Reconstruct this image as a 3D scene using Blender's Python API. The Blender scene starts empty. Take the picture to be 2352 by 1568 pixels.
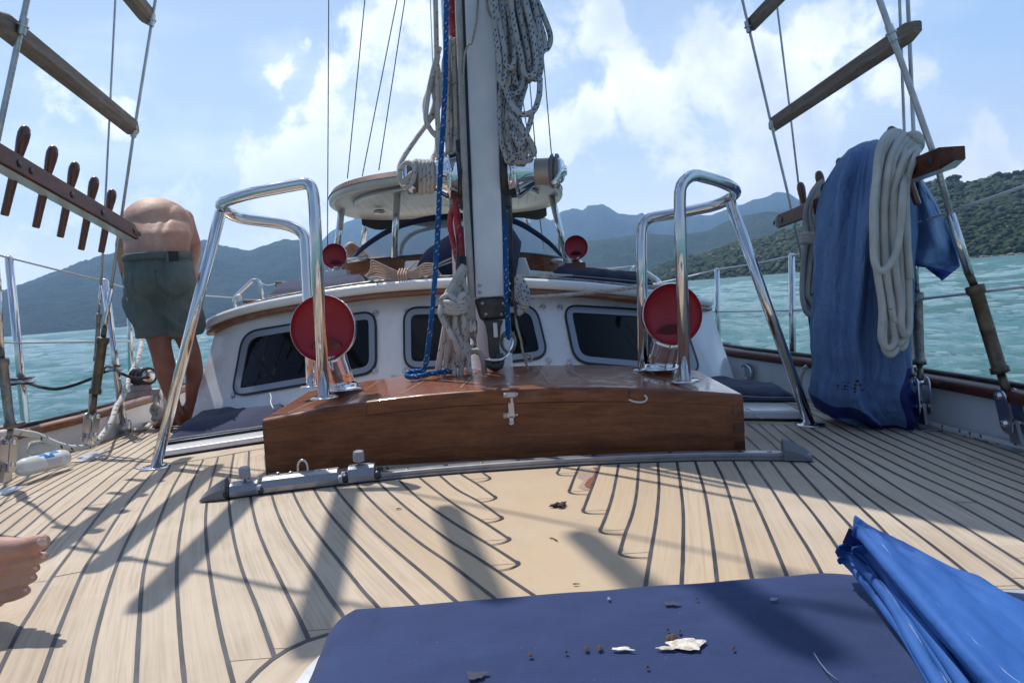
import bpy, bmesh, math, random
from math import sin, cos, pi, radians, sqrt, exp, atan2, floor
from mathutils import Vector, Matrix, noise
random.seed(7)
V = Vector
scene = bpy.context.scene
COL = scene.collection

# ------------------------------------------------------------------ camera, sky, sun, exposure
F_PX = 1650.0; CX, CY = 1176.0, 784.0        # focal length and centre on a 2352 x 1568 picture
PITCH, ROLL, HEEL = radians(3.78), radians(3.5), radians(1.25)
CAM = V((0, 0, 0.62))                         # eye height above the deck
M = Matrix.Rotation(HEEL, 4, 'Y')            # the boat heels a little; the sea is level
_F = V((0, cos(PITCH), -sin(PITCH))); _Z = V((0, sin(PITCH), cos(PITCH))); _X = V((1, 0, 0))
_R = _X*cos(ROLL) - _Z*sin(ROLL); _U = _X*sin(ROLL) + _Z*cos(ROLL)
cd = bpy.data.cameras.new('camera'); cam = bpy.data.objects.new('camera', cd); COL.objects.link(cam)
mm = Matrix((( _R.x, _U.x, -_F.x, CAM.x), (_R.y, _U.y, -_F.y, CAM.y), (_R.z, _U.z, -_F.z, CAM.z), (0, 0, 0, 1)))
cam.matrix_world = M @ mm
cd.sensor_width = 36; cd.lens = 36*F_PX/2352; cd.clip_start = 0.05; cd.clip_end = 60000
cd.dof.use_dof = False
scene.camera = cam

SUN_AZ, SUN_EL = radians(-37), radians(61)    # azimuth from +Y towards +X
SDIR = V((sin(SUN_AZ)*cos(SUN_EL), cos(SUN_AZ)*cos(SUN_EL), sin(SUN_EL)))
sl = bpy.data.lights.new('sun', 'SUN'); sl.energy = 4.7; sl.angle = radians(0.53); sl.color = (1, .955, .88)
so = bpy.data.objects.new('sun', sl); COL.objects.link(so)
so.rotation_euler = SDIR.to_track_quat('Z', 'Y').to_euler()
scene.view_settings.view_transform = 'Standard'; scene.view_settings.look = 'None'
scene.view_settings.exposure = 0.16; scene.view_settings.gamma = 1

def ray(px, py):
    d = _F*F_PX + _R*(px-CX) + _U*(CY-py)
    return d/d.y
def P(px, py, y):                             # boat-frame point seen at a pixel, y metres ahead
    return CAM + ray(px, py)*y
def zd(x, y):                                 # deck camber
    return -0.02*(x-.1)**2
def D(px, py, dz=0.0):                        # point on the deck seen at a pixel
    r = ray(px, py); z = 0.0
    for _ in range(8):
        t = (z+dz-CAM.z)/r.z; p = CAM+r*t; z = zd(p.x, p.y)
    return p
def on(x, y, dz=0.0): return V((x, y, zd(x, y)+dz))
def Mw(px, py, dist):                         # far world point at a pixel
    d = (M.to_3x3() @ ray(px, py)); h = sqrt(d.x*d.x+d.y*d.y)
    return (M @ CAM) + d*(dist/h)

# ------------------------------------------------------------------ node helpers
class NT:
    def __init__(s, tree): s.t = tree; s.n = tree.nodes; s.l = tree.links
    def __call__(s, typ, ins=None, **kw):
        n = s.n.new(typ)
        for k, v in kw.items(): setattr(n, k, v)
        for k, v in (ins or {}).items(): s.set(n.inputs[k], v)
        return n
    def set(s, sock, v):
        if isinstance(v, bpy.types.NodeSocket): s.l.new(v, sock)
        elif isinstance(v, bpy.types.Node): s.l.new(v.outputs[0], sock)
        else:
            if sock.type == 'RGBA' and len(v) == 3: v = (*v, 1)
            sock.default_value = v
    def math(s, op, a, b=0.0, c=0.0, clamp=False):
        n = s.n.new('ShaderNodeMath'); n.operation = op; n.use_clamp = clamp
        s.set(n.inputs[0], a); s.set(n.inputs[1], b); s.set(n.inputs[2], c); return n.outputs[0]
    def vmath(s, op, a, b=(0, 0, 0), out=0):
        n = s.n.new('ShaderNodeVectorMath'); n.operation = op
        s.set(n.inputs[0], a); s.set(n.inputs[1], b); return n.outputs[out]
    def mix(s, f, a, b, typ='MIX'):
        n = s.n.new('ShaderNodeMix'); n.data_type = 'RGBA'; n.blend_type = typ
        s.set(n.inputs[0], f); s.set(n.inputs[6], a); s.set(n.inputs[7], b); return n.outputs[2]
    def smooth(s, x, a, b, lo=0.0, hi=1.0):
        n = s.n.new('ShaderNodeMapRange'); n.interpolation_type = 'SMOOTHSTEP'
        s.set(n.inputs[0], x); n.inputs[1].default_value = a; n.inputs[2].default_value = b
        n.inputs[3].default_value = lo; n.inputs[4].default_value = hi; return n.outputs[0]
    def noise(s, vec, scale, detail=4, rough=.55, dist=0.0, out=0):
        n = s.n.new('ShaderNodeTexNoise'); s.set(n.inputs['Vector'], vec)
        n.inputs['Scale'].default_value = scale; n.inputs['Detail'].default_value = detail
        n.inputs['Roughness'].default_value = rough; n.inputs['Distortion'].default_value = dist
        return n.outputs[out]
    def scale(s, vec, sc):
        n = s.n.new('ShaderNodeMapping'); s.set(n.inputs[0], vec); n.inputs[3].default_value = sc; return n.outputs[0]
    def bump(s, h, strength=.3, dist=.01, nrm=None):
        n = s.n.new('ShaderNodeBump'); s.set(n.inputs['Height'], h)
        n.inputs['Strength'].default_value = strength; n.inputs['Distance'].default_value = dist
        if nrm is not None: s.set(n.inputs['Normal'], nrm)
        return n.outputs[0]

# world: physical sky with cumulus painted by direction
w = bpy.data.worlds.new('World'); scene.world = w; w.use_nodes = True
w.node_tree.nodes.clear(); W = NT(w.node_tree)
sky = W('ShaderNodeTexSky'); sky.sky_type = 'NISHITA'; sky.sun_disc = False
sky.sun_elevation = SUN_EL; sky.sun_rotation = SUN_AZ; sky.air_density = 1.0; sky.dust_density = 1.6; sky.ozone_density = 1.5
tc = W('ShaderNodeTexCoord'); gd = tc.outputs['Generated']
nz = W.noise(gd, 2.5, 3, .5, 0, 1)
wob = W.vmath('SCALE', W.vmath('SUBTRACT', nz, (.5, .5, .5))); W.n[-1].inputs[3].default_value = .16
nzb = W.noise(gd, 11, 4, .6, 0, 1)
wob2 = W.vmath('SCALE', W.vmath('SUBTRACT', nzb, (.5, .5, .5))); W.n[-1].inputs[3].default_value = .09
gd2 = W.vmath('ADD', W.vmath('ADD', gd, wob), wob2)
CLOUDS = [  # px, py, radius px, weight
 (690,100,75,.9),(345,190,75,.7),(270,285,110,.8),(400,260,60,.7),(30,320,70,.45),(180,400,170,.75),(420,450,220,.7),(640,400,150,.75),
 (560,520,260,.5),(60,540,240,.4),(740,330,110,.9),(790,200,110,.9),(880,60,110,.75),(900,250,200,.9),(1000,400,200,.9),(1000,80,150,.6),
 (1240,330,130,.9),(1330,270,90,.85),(1385,45,90,.9),(1430,110,90,.8),(1390,370,110,.6),(1500,200,140,.9),(1600,90,160,.85),(1600,330,200,.75),(1750,200,210,.9),
 (1930,120,170,.85),(1850,380,220,.75),(2090,190,120,.75),(2060,60,90,.6),(2000,420,200,.6),(2250,385,70,1.0),(2180,400,90,.8),(2300,300,120,.3),
 (1450,430,170,.45),(1180,120,150,.6)]
blob = None
for (px, py, r, wt) in CLOUDS:
    d = (M.to_3x3() @ ray(px, py)).normalized(); ang = r/F_PX
    dist = W.vmath('DISTANCE', gd2, tuple(d), out=1)
    b = W.smooth(dist, ang*1.7, -ang*.15, 0, wt)
    blob = b if blob is None else W.math('MAXIMUM', blob, b)
sx = W('ShaderNodeSeparateXYZ', {0: gd}).outputs
# clouds elsewhere round the sky so that metal has something to mirror
front_ = W.smooth(sx[1], -.05, .5)
backm = W.smooth(sx[1], .62, .3, 0, .5)
blob = W.math('MAXIMUM', blob, W.math('MULTIPLY', backm, W.smooth(W.noise(gd, 2.2, 3, .5), .42, .66)))
n1 = W.noise(gd, 6.5, 10, .60, .15); n2 = W.noise(W.vmath('ADD', gd, (.03, .0, .05)), 5.0, 6, .55, .1)
dens = W.math('ADD', W.math('MULTIPLY', blob, .50), W.math('MULTIPLY', n1, 1.05))
mask = W.smooth(dens, .71, .875)
mask = W.math('MAXIMUM', mask, W.smooth(W.math('ADD', W.math('MULTIPLY', W.noise(W.scale(gd, (1, 1, 3.2)), 3.5, 6, .6), .8), W.math('MULTIPLY', blob, .35)), .40, .95, 0, .55))
lowm = W.smooth(sx[2], .16, -.02, 0, .72)
mask = W.math('MAXIMUM', mask, lowm)
side = W.smooth(sx[0], -.25, .55)                  # the clouds away from the sun are greyer
shade = W.smooth(W.math('ADD', n2, W.math('MULTIPLY', dens, .35)), .62, .98)
ccol = W.mix(W.math('MULTIPLY', shade, W.math('MULTIPLY_ADD', side, .6, .42)), (1.4, 1.41, 1.43), (.60, .68, .80))
ccol = W.mix(front_, (.42, .46, .52), ccol)
skyc = W.mix(1.0, sky.outputs[0], (.078, .086, .100), 'MULTIPLY')
skyc = W.mix(W.math('MULTIPLY', front_, W.smooth(sx[2], .75, .0, .25, .82)), skyc, (.68, .84, 1.08))
skyc = W.mix(W.math('MULTIPLY', W.smooth(sx[0], .3, .55), W.smooth(sx[2], .1, .3, .2, .75)), skyc, (.36, .58, .92))
fin = W.mix(mask, skyc, ccol)
fin = W.mix(W.math('MULTIPLY', front_, W.smooth(sx[2], .26, .02, 0, .72)), fin, (.98, 1.08, 1.22))
fin = W.mix(1.0, fin, W.mix(W.math('MULTIPLY', front_, W.smooth(sx[2], .42, .03)), (1.0, 1.0, 1.0), (1.62, 1.55, 1.45)), 'MULTIPLY')
bg = W('ShaderNodeBackground', {0: fin, 1: 1.0})
wo = W('ShaderNodeOutputWorld', {0: bg})
try: w.cycles.sampling_method = 'MANUAL'; w.cycles.sample_map_resolution = 512
except Exception: pass

# ------------------------------------------------------------------ materials
def mat(name, col=(.5, .5, .5), rough=.5, metal=0.0, coat=0.0, spec=.5, fn=None, **kw):
    m = bpy.data.materials.new(name); m.use_nodes = True; T = NT(m.node_tree)
    b = T.n['Principled BSDF']; T.set(b.inputs['Base Color'], col)
    b.inputs['Roughness'].default_value = rough; b.inputs['Metallic'].default_value = metal
    b.inputs['Coat Weight'].default_value = coat; b.inputs['Coat Roughness'].default_value = .06
    b.inputs['Specular IOR Level'].default_value = spec
    for k, v in kw.items(): T.set(b.inputs[k.replace('_', ' ')], v)
    if fn: fn(T, b)
    return m
def obco(T): return T('ShaderNodeTexCoord').outputs['Object']
def uvco(T): return T('ShaderNodeTexCoord').outputs['UV']
def mottled(c1, c2, sc=6, bumpsc=0, bumpst=.2, bd=.002, detail=5, lo=.35, hi=.65):
    def f(T, b):
        o = obco(T)
        T.set(b.inputs['Base Color'], T.mix(T.smooth(T.noise(o, sc, detail, .6), lo, hi), c1, c2))
        if bumpsc: T.set(b.inputs['Normal'], T.bump(T.noise(o, bumpsc, 4), bumpst, bd))
    return f
MT = {}
def f_deck(T, b):
    uv = uvco(T); s = T('ShaderNodeSeparateXYZ', {0: uv}).outputs     # x: plank number, y: metres along
    row = T.math('FLOOR', s[0])
    wn = T('ShaderNodeTexWhiteNoise', {0: T('ShaderNodeCombineXYZ', {0: row, 1: T.math('FLOOR', T.math('MULTIPLY_ADD', s[1], .55, T.math('MULTIPLY', row, .37)))})}, noise_dimensions='3D')
    g = T('ShaderNodeCombineXYZ', {0: T.math('MULTIPLY', s[0], 3.0), 1: T.math('MULTIPLY', s[1], .9), 2: T.math('MULTIPLY', row, 3.7)})
    gr = T.noise(g, 3.0, 8, .68, .5)
    fine = T.noise(T.scale(g.outputs[0], (9, 1.6, 1)), 6, 6, .7)
    o = obco(T); big = T.noise(o, 1.7, 4, .6)
    c = T.mix(wn.outputs[0], (.43, .335, .24), (.515, .42, .315))
    c = T.mix(T.smooth(gr, .38, .68), c, (.35, .27, .195))
    c = T.mix(T.smooth(fine, .56, .8, 0, .45), c, (.235, .17, .115))
    c = T.mix(T.smooth(big, .42, .68, 0, .45), c, (.56, .485, .385))
    c = T.mix(T.smooth(T.noise(o, 4.1, 5, .62, .4), .56, .74, 0, .35), c, (.46, .34, .22))
    c = T.mix(T.smooth(T.noise(o, 55, 3, .7), .68, .76, 0, .5), c, (.30, .24, .18))
    so_ = T('ShaderNodeSeparateXYZ', {0: o}).outputs; kp = T.math('ABSOLUTE', T.math('ADD', T.math('SUBTRACT', so_[0], .333), T.math('MULTIPLY', so_[1], .12)))
    c = T.mix(T.math('MULTIPLY', T.smooth(kp, .75, .1, 0, .75), T.smooth(T.noise(o, 2.3, 4, .6), .3, .6, .55, 1)), c, (.49, .35, .215))
    T.set(b.inputs['Base Color'], c)
    T.set(b.inputs['Normal'], T.bump(fine, .25, .0015))
MT['deck'] = mat('bleached_teak', rough=.68, spec=.35, fn=f_deck)
MT['caulk'] = mat('black_caulk', rough=.55, fn=mottled((.018, .017, .022), (.05, .048, .056), 9, detail=6))
def f_varn(c1, c2, c3, axis=(1.2, 22, 22), water=True):
    def f(T, b):
        o = obco(T); g = T.scale(o, axis)
        n = T.noise(g, 2.2, 7, .66, .6); n2 = T.noise(T.scale(o, (axis[0]*3, axis[1]*6, axis[2]*6)), 3, 4, .7)
        c = T.mix(T.smooth(n, .35, .66), c1, c2); c = T.mix(T.smooth(n2, .5, .75, 0, .7), c, c3)
        T.set(b.inputs['Base Color'], c)
        wv = T.noise(o, 16, 3, .6)
        T.set(b.inputs['Coat Roughness'], T.smooth(wv, .4, .65, .04, .22))
        T.set(b.inputs['Normal'], T.bump(n2, .12, .001))
    return f
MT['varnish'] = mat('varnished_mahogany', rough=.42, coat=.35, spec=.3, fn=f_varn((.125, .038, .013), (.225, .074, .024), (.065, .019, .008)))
MT['varnish_top'] = mat('varnished_top_sunlit', rough=.3, coat=.9, fn=f_varn((.26, .075, .026), (.38, .125, .045), (.15, .042, .015), (1.5, 12, 10)))  # chest top coloured brighter and more orange for the sun on its varnish
MT['darkwood'] = mat('dark_oiled_wood', rough=.45, coat=.15, spec=.3, fn=f_varn((.06, .015, .008), (.13, .034, .016), (.03, .009, .005), (9, 3, 9)))
MT['pin'] = mat('turned_pin_wood', rough=.3, coat=.6, fn=f_varn((.085, .022, .012), (.16, .05, .026), (.05, .014, .009), (14, 14, 2)))
MT['trim'] = mat('oiled_teak_trim', rough=.42, coat=.3, fn=f_varn((.17, .065, .03), (.27, .115, .055), (.10, .038, .018), (2, 14, 14)))
MT['ratwood'] = mat('weathered_ratline_wood', rough=.75, fn=f_varn((.15, .12, .098), (.24, .20, .165), (.085, .07, .055), (5, 2.2, 16)))
MT['steel'] = mat('polished_stainless', (.72, .72, .73), .09, 1.0, fn=lambda T, b: T.set(b.inputs['Roughness'], T.smooth(T.noise(obco(T), 14, 4), .35, .75, .05, .24)))
MT['satin'] = mat('satin_stainless', (.55, .55, .56), .34, 1.0)
MT['chrome'] = mat('chrome', (.82, .82, .83), .045, 1.0)
MT['bronze'] = mat('tarnished_bronze', (.2, .15, .09), .5, .65, fn=mottled((.19, .14, .085), (.10, .085, .065), 18, 60, .4, .001))
MT['greybronze'] = mat('weathered_steel', (.2, .2, .2), .42, .8, fn=mottled((.32, .31, .29), (.17, .15, .125), 22, 70, .3, .001))
MT['alu'] = mat('grey_anodised', (.33, .345, .37), .38, .7, fn=mottled((.36, .375, .40), (.28, .295, .325), 11, 90, .1, .0005))
MT['plastic_g'] = mat('grey_plastic', (.16, .17, .19), .5)
MT['plastic_l'] = mat('light_grey_plastic', (.36, .375, .40), .48)
MT['black'] = mat('black_rubber', (.015, .016, .02), .45)
MT['blackm'] = mat('black_fitting', (.03, .032, .036), .35, fn=mottled((.022, .024, .028), (.055, .056, .06), 14, 50, .3, .001))
MT['gel'] = mat('white_gelcoat', (.74, .755, .77), .22, coat=.4, fn=lambda T, b: T.set(b.inputs['Base Color'], T.mix(T.smooth(T.noise(T.scale(obco(T), (9, 9, .9)), 2, 6, .65), .52, .8, 0, .5), T.mix(T.smooth(T.noise(obco(T), 2.2, 7, .6), .35, .65), (.78, .79, .80), (.71, .73, .75)), (.56, .54, .48))))
MT['cream'] = mat('cream_gelcoat', (.5, .5, .46), .35, fn=mottled((.50, .50, .46), (.42, .42, .39), 3))
MT['mast'] = mat('white_mast_paint', (.72, .76, .80), .28, coat=.3, fn=mottled((.76, .80, .84), (.67, .71, .76), 5, detail=8))
MT['navy_edge'] = mat('dark_groove', (.02, .026, .045), .4)
MT['frame'] = mat('window_frame_grey', (.30, .325, .36), .35, .5)
MT['glass'] = mat('tinted_window', (.006, .006, .007), .05, spec=.28)
MT['red'] = mat('red_enamel', (.36, .012, .026), .5, coat=.12)
def f_cloth(c1, c2, sc=3.0, wr=9.0, st=.5, bd=.012, weave=420):
    def f(T, b):
        o = obco(T)
        T.set(b.inputs['Base Color'], T.mix(T.smooth(T.noise(o, sc, 6, .62), .35, .68), c1, c2))
        wv = T.noise(o, weave, 2); n = T.bump(wv, .15, .0006)
        T.set(b.inputs['Normal'], T.bump(T.noise(o, wr, 4, .5, 1.0), st, bd, n))
    return f
MT['navy'] = mat('navy_canvas', rough=.85, spec=.2, Sheen_Weight=.12, fn=f_cloth((.018, .024, .062), (.026, .034, .08), 3, 7, .35, .02))
MT['navydark'] = mat('dark_navy_canvas', rough=.85, spec=.2, fn=f_cloth((.012, .015, .032), (.022, .026, .05), 3, 9, .3, .015))
def f_cush(T, b):
    o = obco(T)
    c = T.mix(T.smooth(T.noise(o, 5, 6, .65), .35, .7), (.016, .031, .095), (.023, .041, .120))
    c = T.mix(T.smooth(T.noise(o, 26, 4, .75), .70, .80, 0, .4), c, (.13, .12, .14))
    T.set(b.inputs['Base Color'], c)
    T.set(b.inputs['Normal'], T.bump(T.noise(o, 4.5, 3, .5, .6), .35, .035, T.bump(T.noise(o, 420, 2), .35, .0012)))
MT['cushion'] = mat('navy_cushion_canvas', rough=.82, spec=.2, Sheen_Weight=.1, fn=f_cush)
MT['tarp'] = mat('blue_coated_cloth', rough=.68, spec=.3, fn=f_cloth((.018, .085, .30), (.030, .118, .37), 3.2, 9, .7, .012, 300))
MT['tarpdark'] = mat('dark_blue_hem_and_fold_shade', rough=.7, fn=f_cloth((.006, .018, .14), (.01, .03, .19), 4, 9, .4, .01))  # dark cloth for hems, also paints the shade in hollow fold ends
MT['cover'] = mat('faded_blue_cover', rough=.6, fn=f_cloth((.095, .185, .37), (.13, .235, .44), 2.4, 7.5, .75, .02, 350))
MT['sail'] = mat('white_sailcloth', (.78, .78, .76), .6, Transmission_Weight=0.0, fn=mottled((.80, .80, .78), (.70, .70, .69), 2))
MT['skin'] = mat('tanned_skin', rough=.6, Subsurface_Weight=.12, fn=mottled((.50, .315, .24), (.40, .205, .15), 6, 60, .6, .003, 6))
MT['skin'].node_tree.nodes['Principled BSDF'].inputs['Subsurface Radius'].default_value = (.02, .008, .004)
MT['nail'] = mat('toenail', (.62, .42, .36), .25)
MT['leg'] = mat('dark_leg_skin', rough=.5, fn=mottled((.30, .125, .085), (.22, .08, .055), 6, 140, .35, .0012, 6))  # legs a darker, redder skin tone than the back
def f_shorts(T, b):
    o = obco(T)
    c = T.mix(T.smooth(T.noise(o, 4, 6, .6), .3, .7), (.095, .128, .13), (.145, .178, .172))
    T.set(b.inputs['Base Color'], c)
    T.set(b.inputs['Normal'], T.bump(T.noise(T.scale(o, (1.2, 1, .45)), 13, 4, .5, .9), .75, .02, T.bump(T.noise(o, 500, 2), .2, .0005)))
MT['shorts'] = mat('grey_green_cotton', rough=.9, spec=.15, fn=f_shorts)
MT['patch'] = mat('dark_leather_patch', (.012, .012, .013), .6)
MT['seamthread'] = mat('thread', (.42, .42, .42), .8)
MT['stitch'] = mat('faded_stitching', (.16, .24, .40), .8)
MT['clearpl'] = mat('frosted_plastic', (.80, .82, .82), .32, Transmission_Weight=.35, IOR=1.2)
MT['bottleglass'] = mat('clear_bottle_plastic', (.86, .93, .90), .05, Transmission_Weight=.9, IOR=1.15)
MT['label_w'] = mat('white_label', (.72, .74, .76), .5)
MT['label_b'] = mat('blue_label', (.02, .17, .46), .45)
MT['label_t'] = mat('label_print', (.25, .25, .26), .6)
MT['vinyl'] = mat('clear_vinyl_window', (.50, .54, .58), .2, Transmission_Weight=.2, IOR=1.2, Alpha=.5)
MT['debris'] = mat('dry_leaf_debris', (.07, .045, .035), .9)
MT['dropping'] = mat('dried_bird_dropping', rough=.9, fn=mottled((.72, .69, .63), (.45, .36, .26), 90, 200, .8, .002))
MT['smudge'] = mat('pale_scuff', (.16, .18, .28), .9)
MT['rust'] = mat('red_brown_stain', (.23, .075, .035), .5, fn=mottled((.26, .09, .045), (.15, .04, .02), 40))
MT['inlay'] = mat('light_inlay_wood', (.36, .28, .19), .35, coat=.6)

def rope_mat(name, base, base2, fl=None, per=.03, fsz=.22, rows=3, braid=.0075, rnd=0.0, tw=False, rough=.85):
    def f(T, b):
        s = T('ShaderNodeSeparateXYZ', {0: uvco(T)}).outputs       # x: metres along, y: turns round
        o = obco(T)
        c = T.mix(T.smooth(T.noise(o, 12, 5, .6), .35, .65), base, base2)
        if fl:
            R_ = max(rows*2, 4); row = T.math('MULTIPLY', s[1], R_); ri = T.math('FLOOR', row)
            u = T.math('ADD', T.math('DIVIDE', s[0], per), T.math('MULTIPLY', ri, .37)); ui = T.math('FLOOR', u)
            wn = T('ShaderNodeTexWhiteNoise', {0: T('ShaderNodeCombineXYZ', {0: ui, 1: ri})}, noise_dimensions='2D').outputs[0]
            fx = T.math('ABSOLUTE', T.math('SUBTRACT', T.math('SUBTRACT', T.math('FRACT', u), .5), T.math('MULTIPLY', T.math('SUBTRACT', T.math('FRACT', row), .5), .35)))
            fy = T.math('ABSOLUTE', T.math('SUBTRACT', T.math('FRACT', row), .5))
            m_ = T.math('MULTIPLY', T.math('MULTIPLY', T.smooth(fx, fsz, fsz*.6), T.smooth(fy, .42, .26)), T.math('GREATER_THAN', wn, .42))
            c = T.mix(m_, c, fl)
        T.set(b.inputs['Base Color'], c)
        a = T.math('DIVIDE', s[0], braid); k = 6.0
        if tw:
            h = T.math('ABSOLUTE', T.math('SINE', T.math('MULTIPLY', T.math('ADD', a, T.math('MULTIPLY', s[1], 1.0)), pi)))
        else:
            h1 = T.math('SINE', T.math('MULTIPLY', T.math('ADD', a, T.math('MULTIPLY', s[1], k)), 2*pi))
            h2 = T.math('SINE', T.math('MULTIPLY', T.math('SUBTRACT', a, T.math('MULTIPLY', s[1], k)), 2*pi))
            h = T.math('MAXIMUM', h1, h2)
        T.set(b.inputs['Normal'], T.bump(h, .55, .0014))
        if tw: b.inputs['Metallic'].default_value = .75
    return mat(name, rough=rough, spec=.25, fn=f)
MT['r_white'] = rope_mat('white_braid', (.50, .49, .455), (.60, .59, .555))
MT['r_grey'] = rope_mat('greyish_braid', (.36, .35, .335), (.47, .455, .43))
MT['r_cream'] = rope_mat('cream_braid_dark_fleck', (.46, .435, .40), (.58, .55, .51), (.13, .12, .11), .055, .07, 2)
MT['r_blue'] = rope_mat('blue_braid_white_fleck', (.008, .075, .23), (.015, .12, .33), (.62, .66, .68), .034, .07, 3)
MT['r_red'] = rope_mat('red_braid', (.40, .035, .05), (.52, .10, .11), (.60, .42, .42), .04, .06, 2)
MT['r_bfleck'] = rope_mat('white_braid_blue_fleck', (.36, .37, .37), (.45, .46, .455), (.04, .09, .21), .024, .24, 3)
MT['r_bfleck2'] = rope_mat('white_braid_few_blue_flecks', (.55, .54, .51), (.64, .63, .60), (.04, .05, .14), .05, .12, 2)
MT['r_pink'] = rope_mat('beige_cord', (.50, .36, .29), (.58, .44, .36), braid=.004)
MT['r_tan'] = rope_mat('tan_cord', (.42, .38, .28), (.52, .48, .38), (.1, .08, .05), .014, .15, 2, .004)
MT['r_black'] = rope_mat('black_cord', (.02, .02, .022), (.05, .05, .055), braid=.004)
MT['wire'] = rope_mat('twisted_steel_wire', (.42, .43, .45), (.55, .56, .58), braid=.022, tw=True, rough=.32)
# ------------------------------------------------------------------ geometry helpers
class G:
    def __init__(s): s.v = []; s.f = []; s.uv = []; s.sm = []; s.mi = []
    def add(s, vs, fs, uvs=None, smooth=True, mi=0):
        b = len(s.v); s.v += [V(p) for p in vs]
        for i, f in enumerate(fs):
            s.f.append([b+k for k in f]); s.sm.append(smooth); s.mi.append(mi)
            s.uv.append(uvs[i] if uvs else [(0, 0)]*len(f))
        return s
    def box(s, c, size, rot=None, bev=0.0):
        hx, hy, hz = [q/2 for q in size]; R = rot or Matrix.Identity(3); c = V(c)
        bm = bmesh.new(); bmesh.ops.create_cube(bm, size=1)
        for v in bm.verts: v.co = V((v.co.x*2*hx, v.co.y*2*hy, v.co.z*2*hz))
        if bev: bmesh.ops.bevel(bm, geom=bm.edges[:], offset=bev, segments=2, affect='EDGES', profile=.6)
        s.bm(bm, Matrix.Translation(c) @ R.to_4x4(), smooth=False); return s
    def bm(s, bm, mx=None, smooth=True):
        bm.verts.ensure_lookup_table(); mx = mx or Matrix.Identity(4)
        s.add([mx @ v.co for v in bm.verts], [[v.index for v in f.verts] for f in bm.faces], smooth=smooth); bm.free()
        return s
    def tube(s, pts, r=.01, n=10, closed=False, cap=True, smoothpts=0, flat=1.0):
        pts = [V(p) for p in pts]
        if smoothpts: pts = catmull(pts, smoothpts, closed)
        m = len(pts); rs = r if isinstance(r, (list, tuple)) else [r]*m
        if len(rs) != m: rs = [rs[0]+(rs[-1]-rs[0])*i/(m-1) for i in range(m)] if len(rs) == 2 else [rs[min(len(rs)-1, int(i*len(rs)/m))] for i in range(m)]
        T_ = []
        for i in range(m):
            a = pts[i-1] if (i > 0 or closed) else pts[i]; b = pts[(i+1) % m] if (i < m-1 or closed) else pts[i]
            t = (b-a); T_.append(t.normalized() if t.length > 1e-9 else V((0, 0, 1)))
        up = V((0, 0, 1)) if abs(T_[0].z) < .9 else V((1, 0, 0))
        nrm = (up - T_[0]*up.dot(T_[0])).normalized(); rings = []; L = random.random()*3; ls = []
        for i in range(m):
            if i:
                L += (pts[i]-pts[i-1]).length
                nrm = nrm - T_[i]*nrm.dot(T_[i])
                if nrm.length < 1e-6: nrm = T_[i].orthogonal()
                nrm.normalize()
            bn = T_[i].cross(nrm); ls.append(L)
            rings.append([pts[i] + (nrm*cos(2*pi*k/n) + bn*sin(2*pi*k/n)*flat)*rs[i] for k in range(n)])
        vs = [p for rg in rings for p in rg]; fs = []; uvs = []
        for i in range(m if closed else m-1):
            j = (i+1) % m; lj = ls[j] if j else ls[i]+.01
            for k in range(n):
                k2 = (k+1) % n
                fs.append([i*n+k, i*n+k2, j*n+k2, j*n+k])
                uvs.append([(ls[i], k/n), (ls[i], (k+1)/n), (lj, (k+1)/n), (lj, k/n)])
        if cap and not closed:
            fs.append([k for k in range(n)][::-1]); uvs.append([(0, 0)]*n)
            fs.append([(m-1)*n+k for k in range(n)]); uvs.append([(0, 0)]*n)
        s.add(vs, fs, uvs); return s
    def lathe(s, prof, o, axis=(0, 0, 1), n=28, xdir=None, cap=False):
        ax = V(axis).normalized(); xd = V(xdir) if xdir else ax.orthogonal(); xd = (xd-ax*xd.dot(ax)).normalized(); yd = ax.cross(xd); o = V(o)
        vs = []; fs = []
        for (r, h) in prof: vs += [o + ax*h + (xd*cos(2*pi*k/n)+yd*sin(2*pi*k/n))*r for k in range(n)]
        for i in range(len(prof)-1):
            for k in range(n):
                k2 = (k+1) % n; fs.append([i*n+k, i*n+k2, (i+1)*n+k2, (i+1)*n+k])
        if cap: fs.append(list(range(n))[::-1]); fs.append([(len(prof)-1)*n+k for k in range(n)])
        s.add(vs, fs); return s
    def grid(s, fn, nu, nv, smooth=True, uvf=None, mi=0):
        vs = [fn(i/nu, j/nv) for j in range(nv+1) for i in range(nu+1)]
        fs = []; uvs = []
        for j in range(nv):
            for i in range(nu):
                q = [(i, j), (i+1, j), (i+1, j+1), (i, j+1)]
                fs.append([b*(nu+1)+a for a, b in q]); uvs.append([(uvf(a/nu, b/nv) if uvf else (a/nu, b/nv)) for a, b in q])
        s.add(vs, fs, uvs, smooth, mi); return s
    def prism(s, poly, ext, smooth=False):
        poly = [V(p) for p in poly]; ext = V(ext); n = len(poly)
        s.add(poly+[p+ext for p in poly], [list(range(n))[::-1], list(range(n, 2*n))] + [[i, (i+1) % n, n+(i+1) % n, n+i] for i in range(n)], smooth=smooth)
        return s
    def sphere(s, c, r, sub=2, sc=(1, 1, 1)):
        bm = bmesh.new(); bmesh.ops.create_icosphere(bm, subdivisions=sub, radius=1)
        s.bm(bm, Matrix.Translation(V(c)) @ Matrix.Diagonal((r*sc[0], r*sc[1], r*sc[2], 1))); return s
def catmull(p, k, closed=False):
    n = len(p); out = []
    for i in range(n if closed else n-1):
        a = p[(i-1) % n] if (i > 0 or closed) else p[0]; b = p[i]; c = p[(i+1) % n]; d = p[(i+2) % n] if (i < n-2 or closed) else p[-1]
        for j in range(k):
            t = j/k; out.append(.5*((2*b)+(c-a)*t+(2*a-5*b+4*c-d)*t*t+(3*b-a-3*c+d)*t**3))
    if not closed: out.append(p[-1])
    return out
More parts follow.
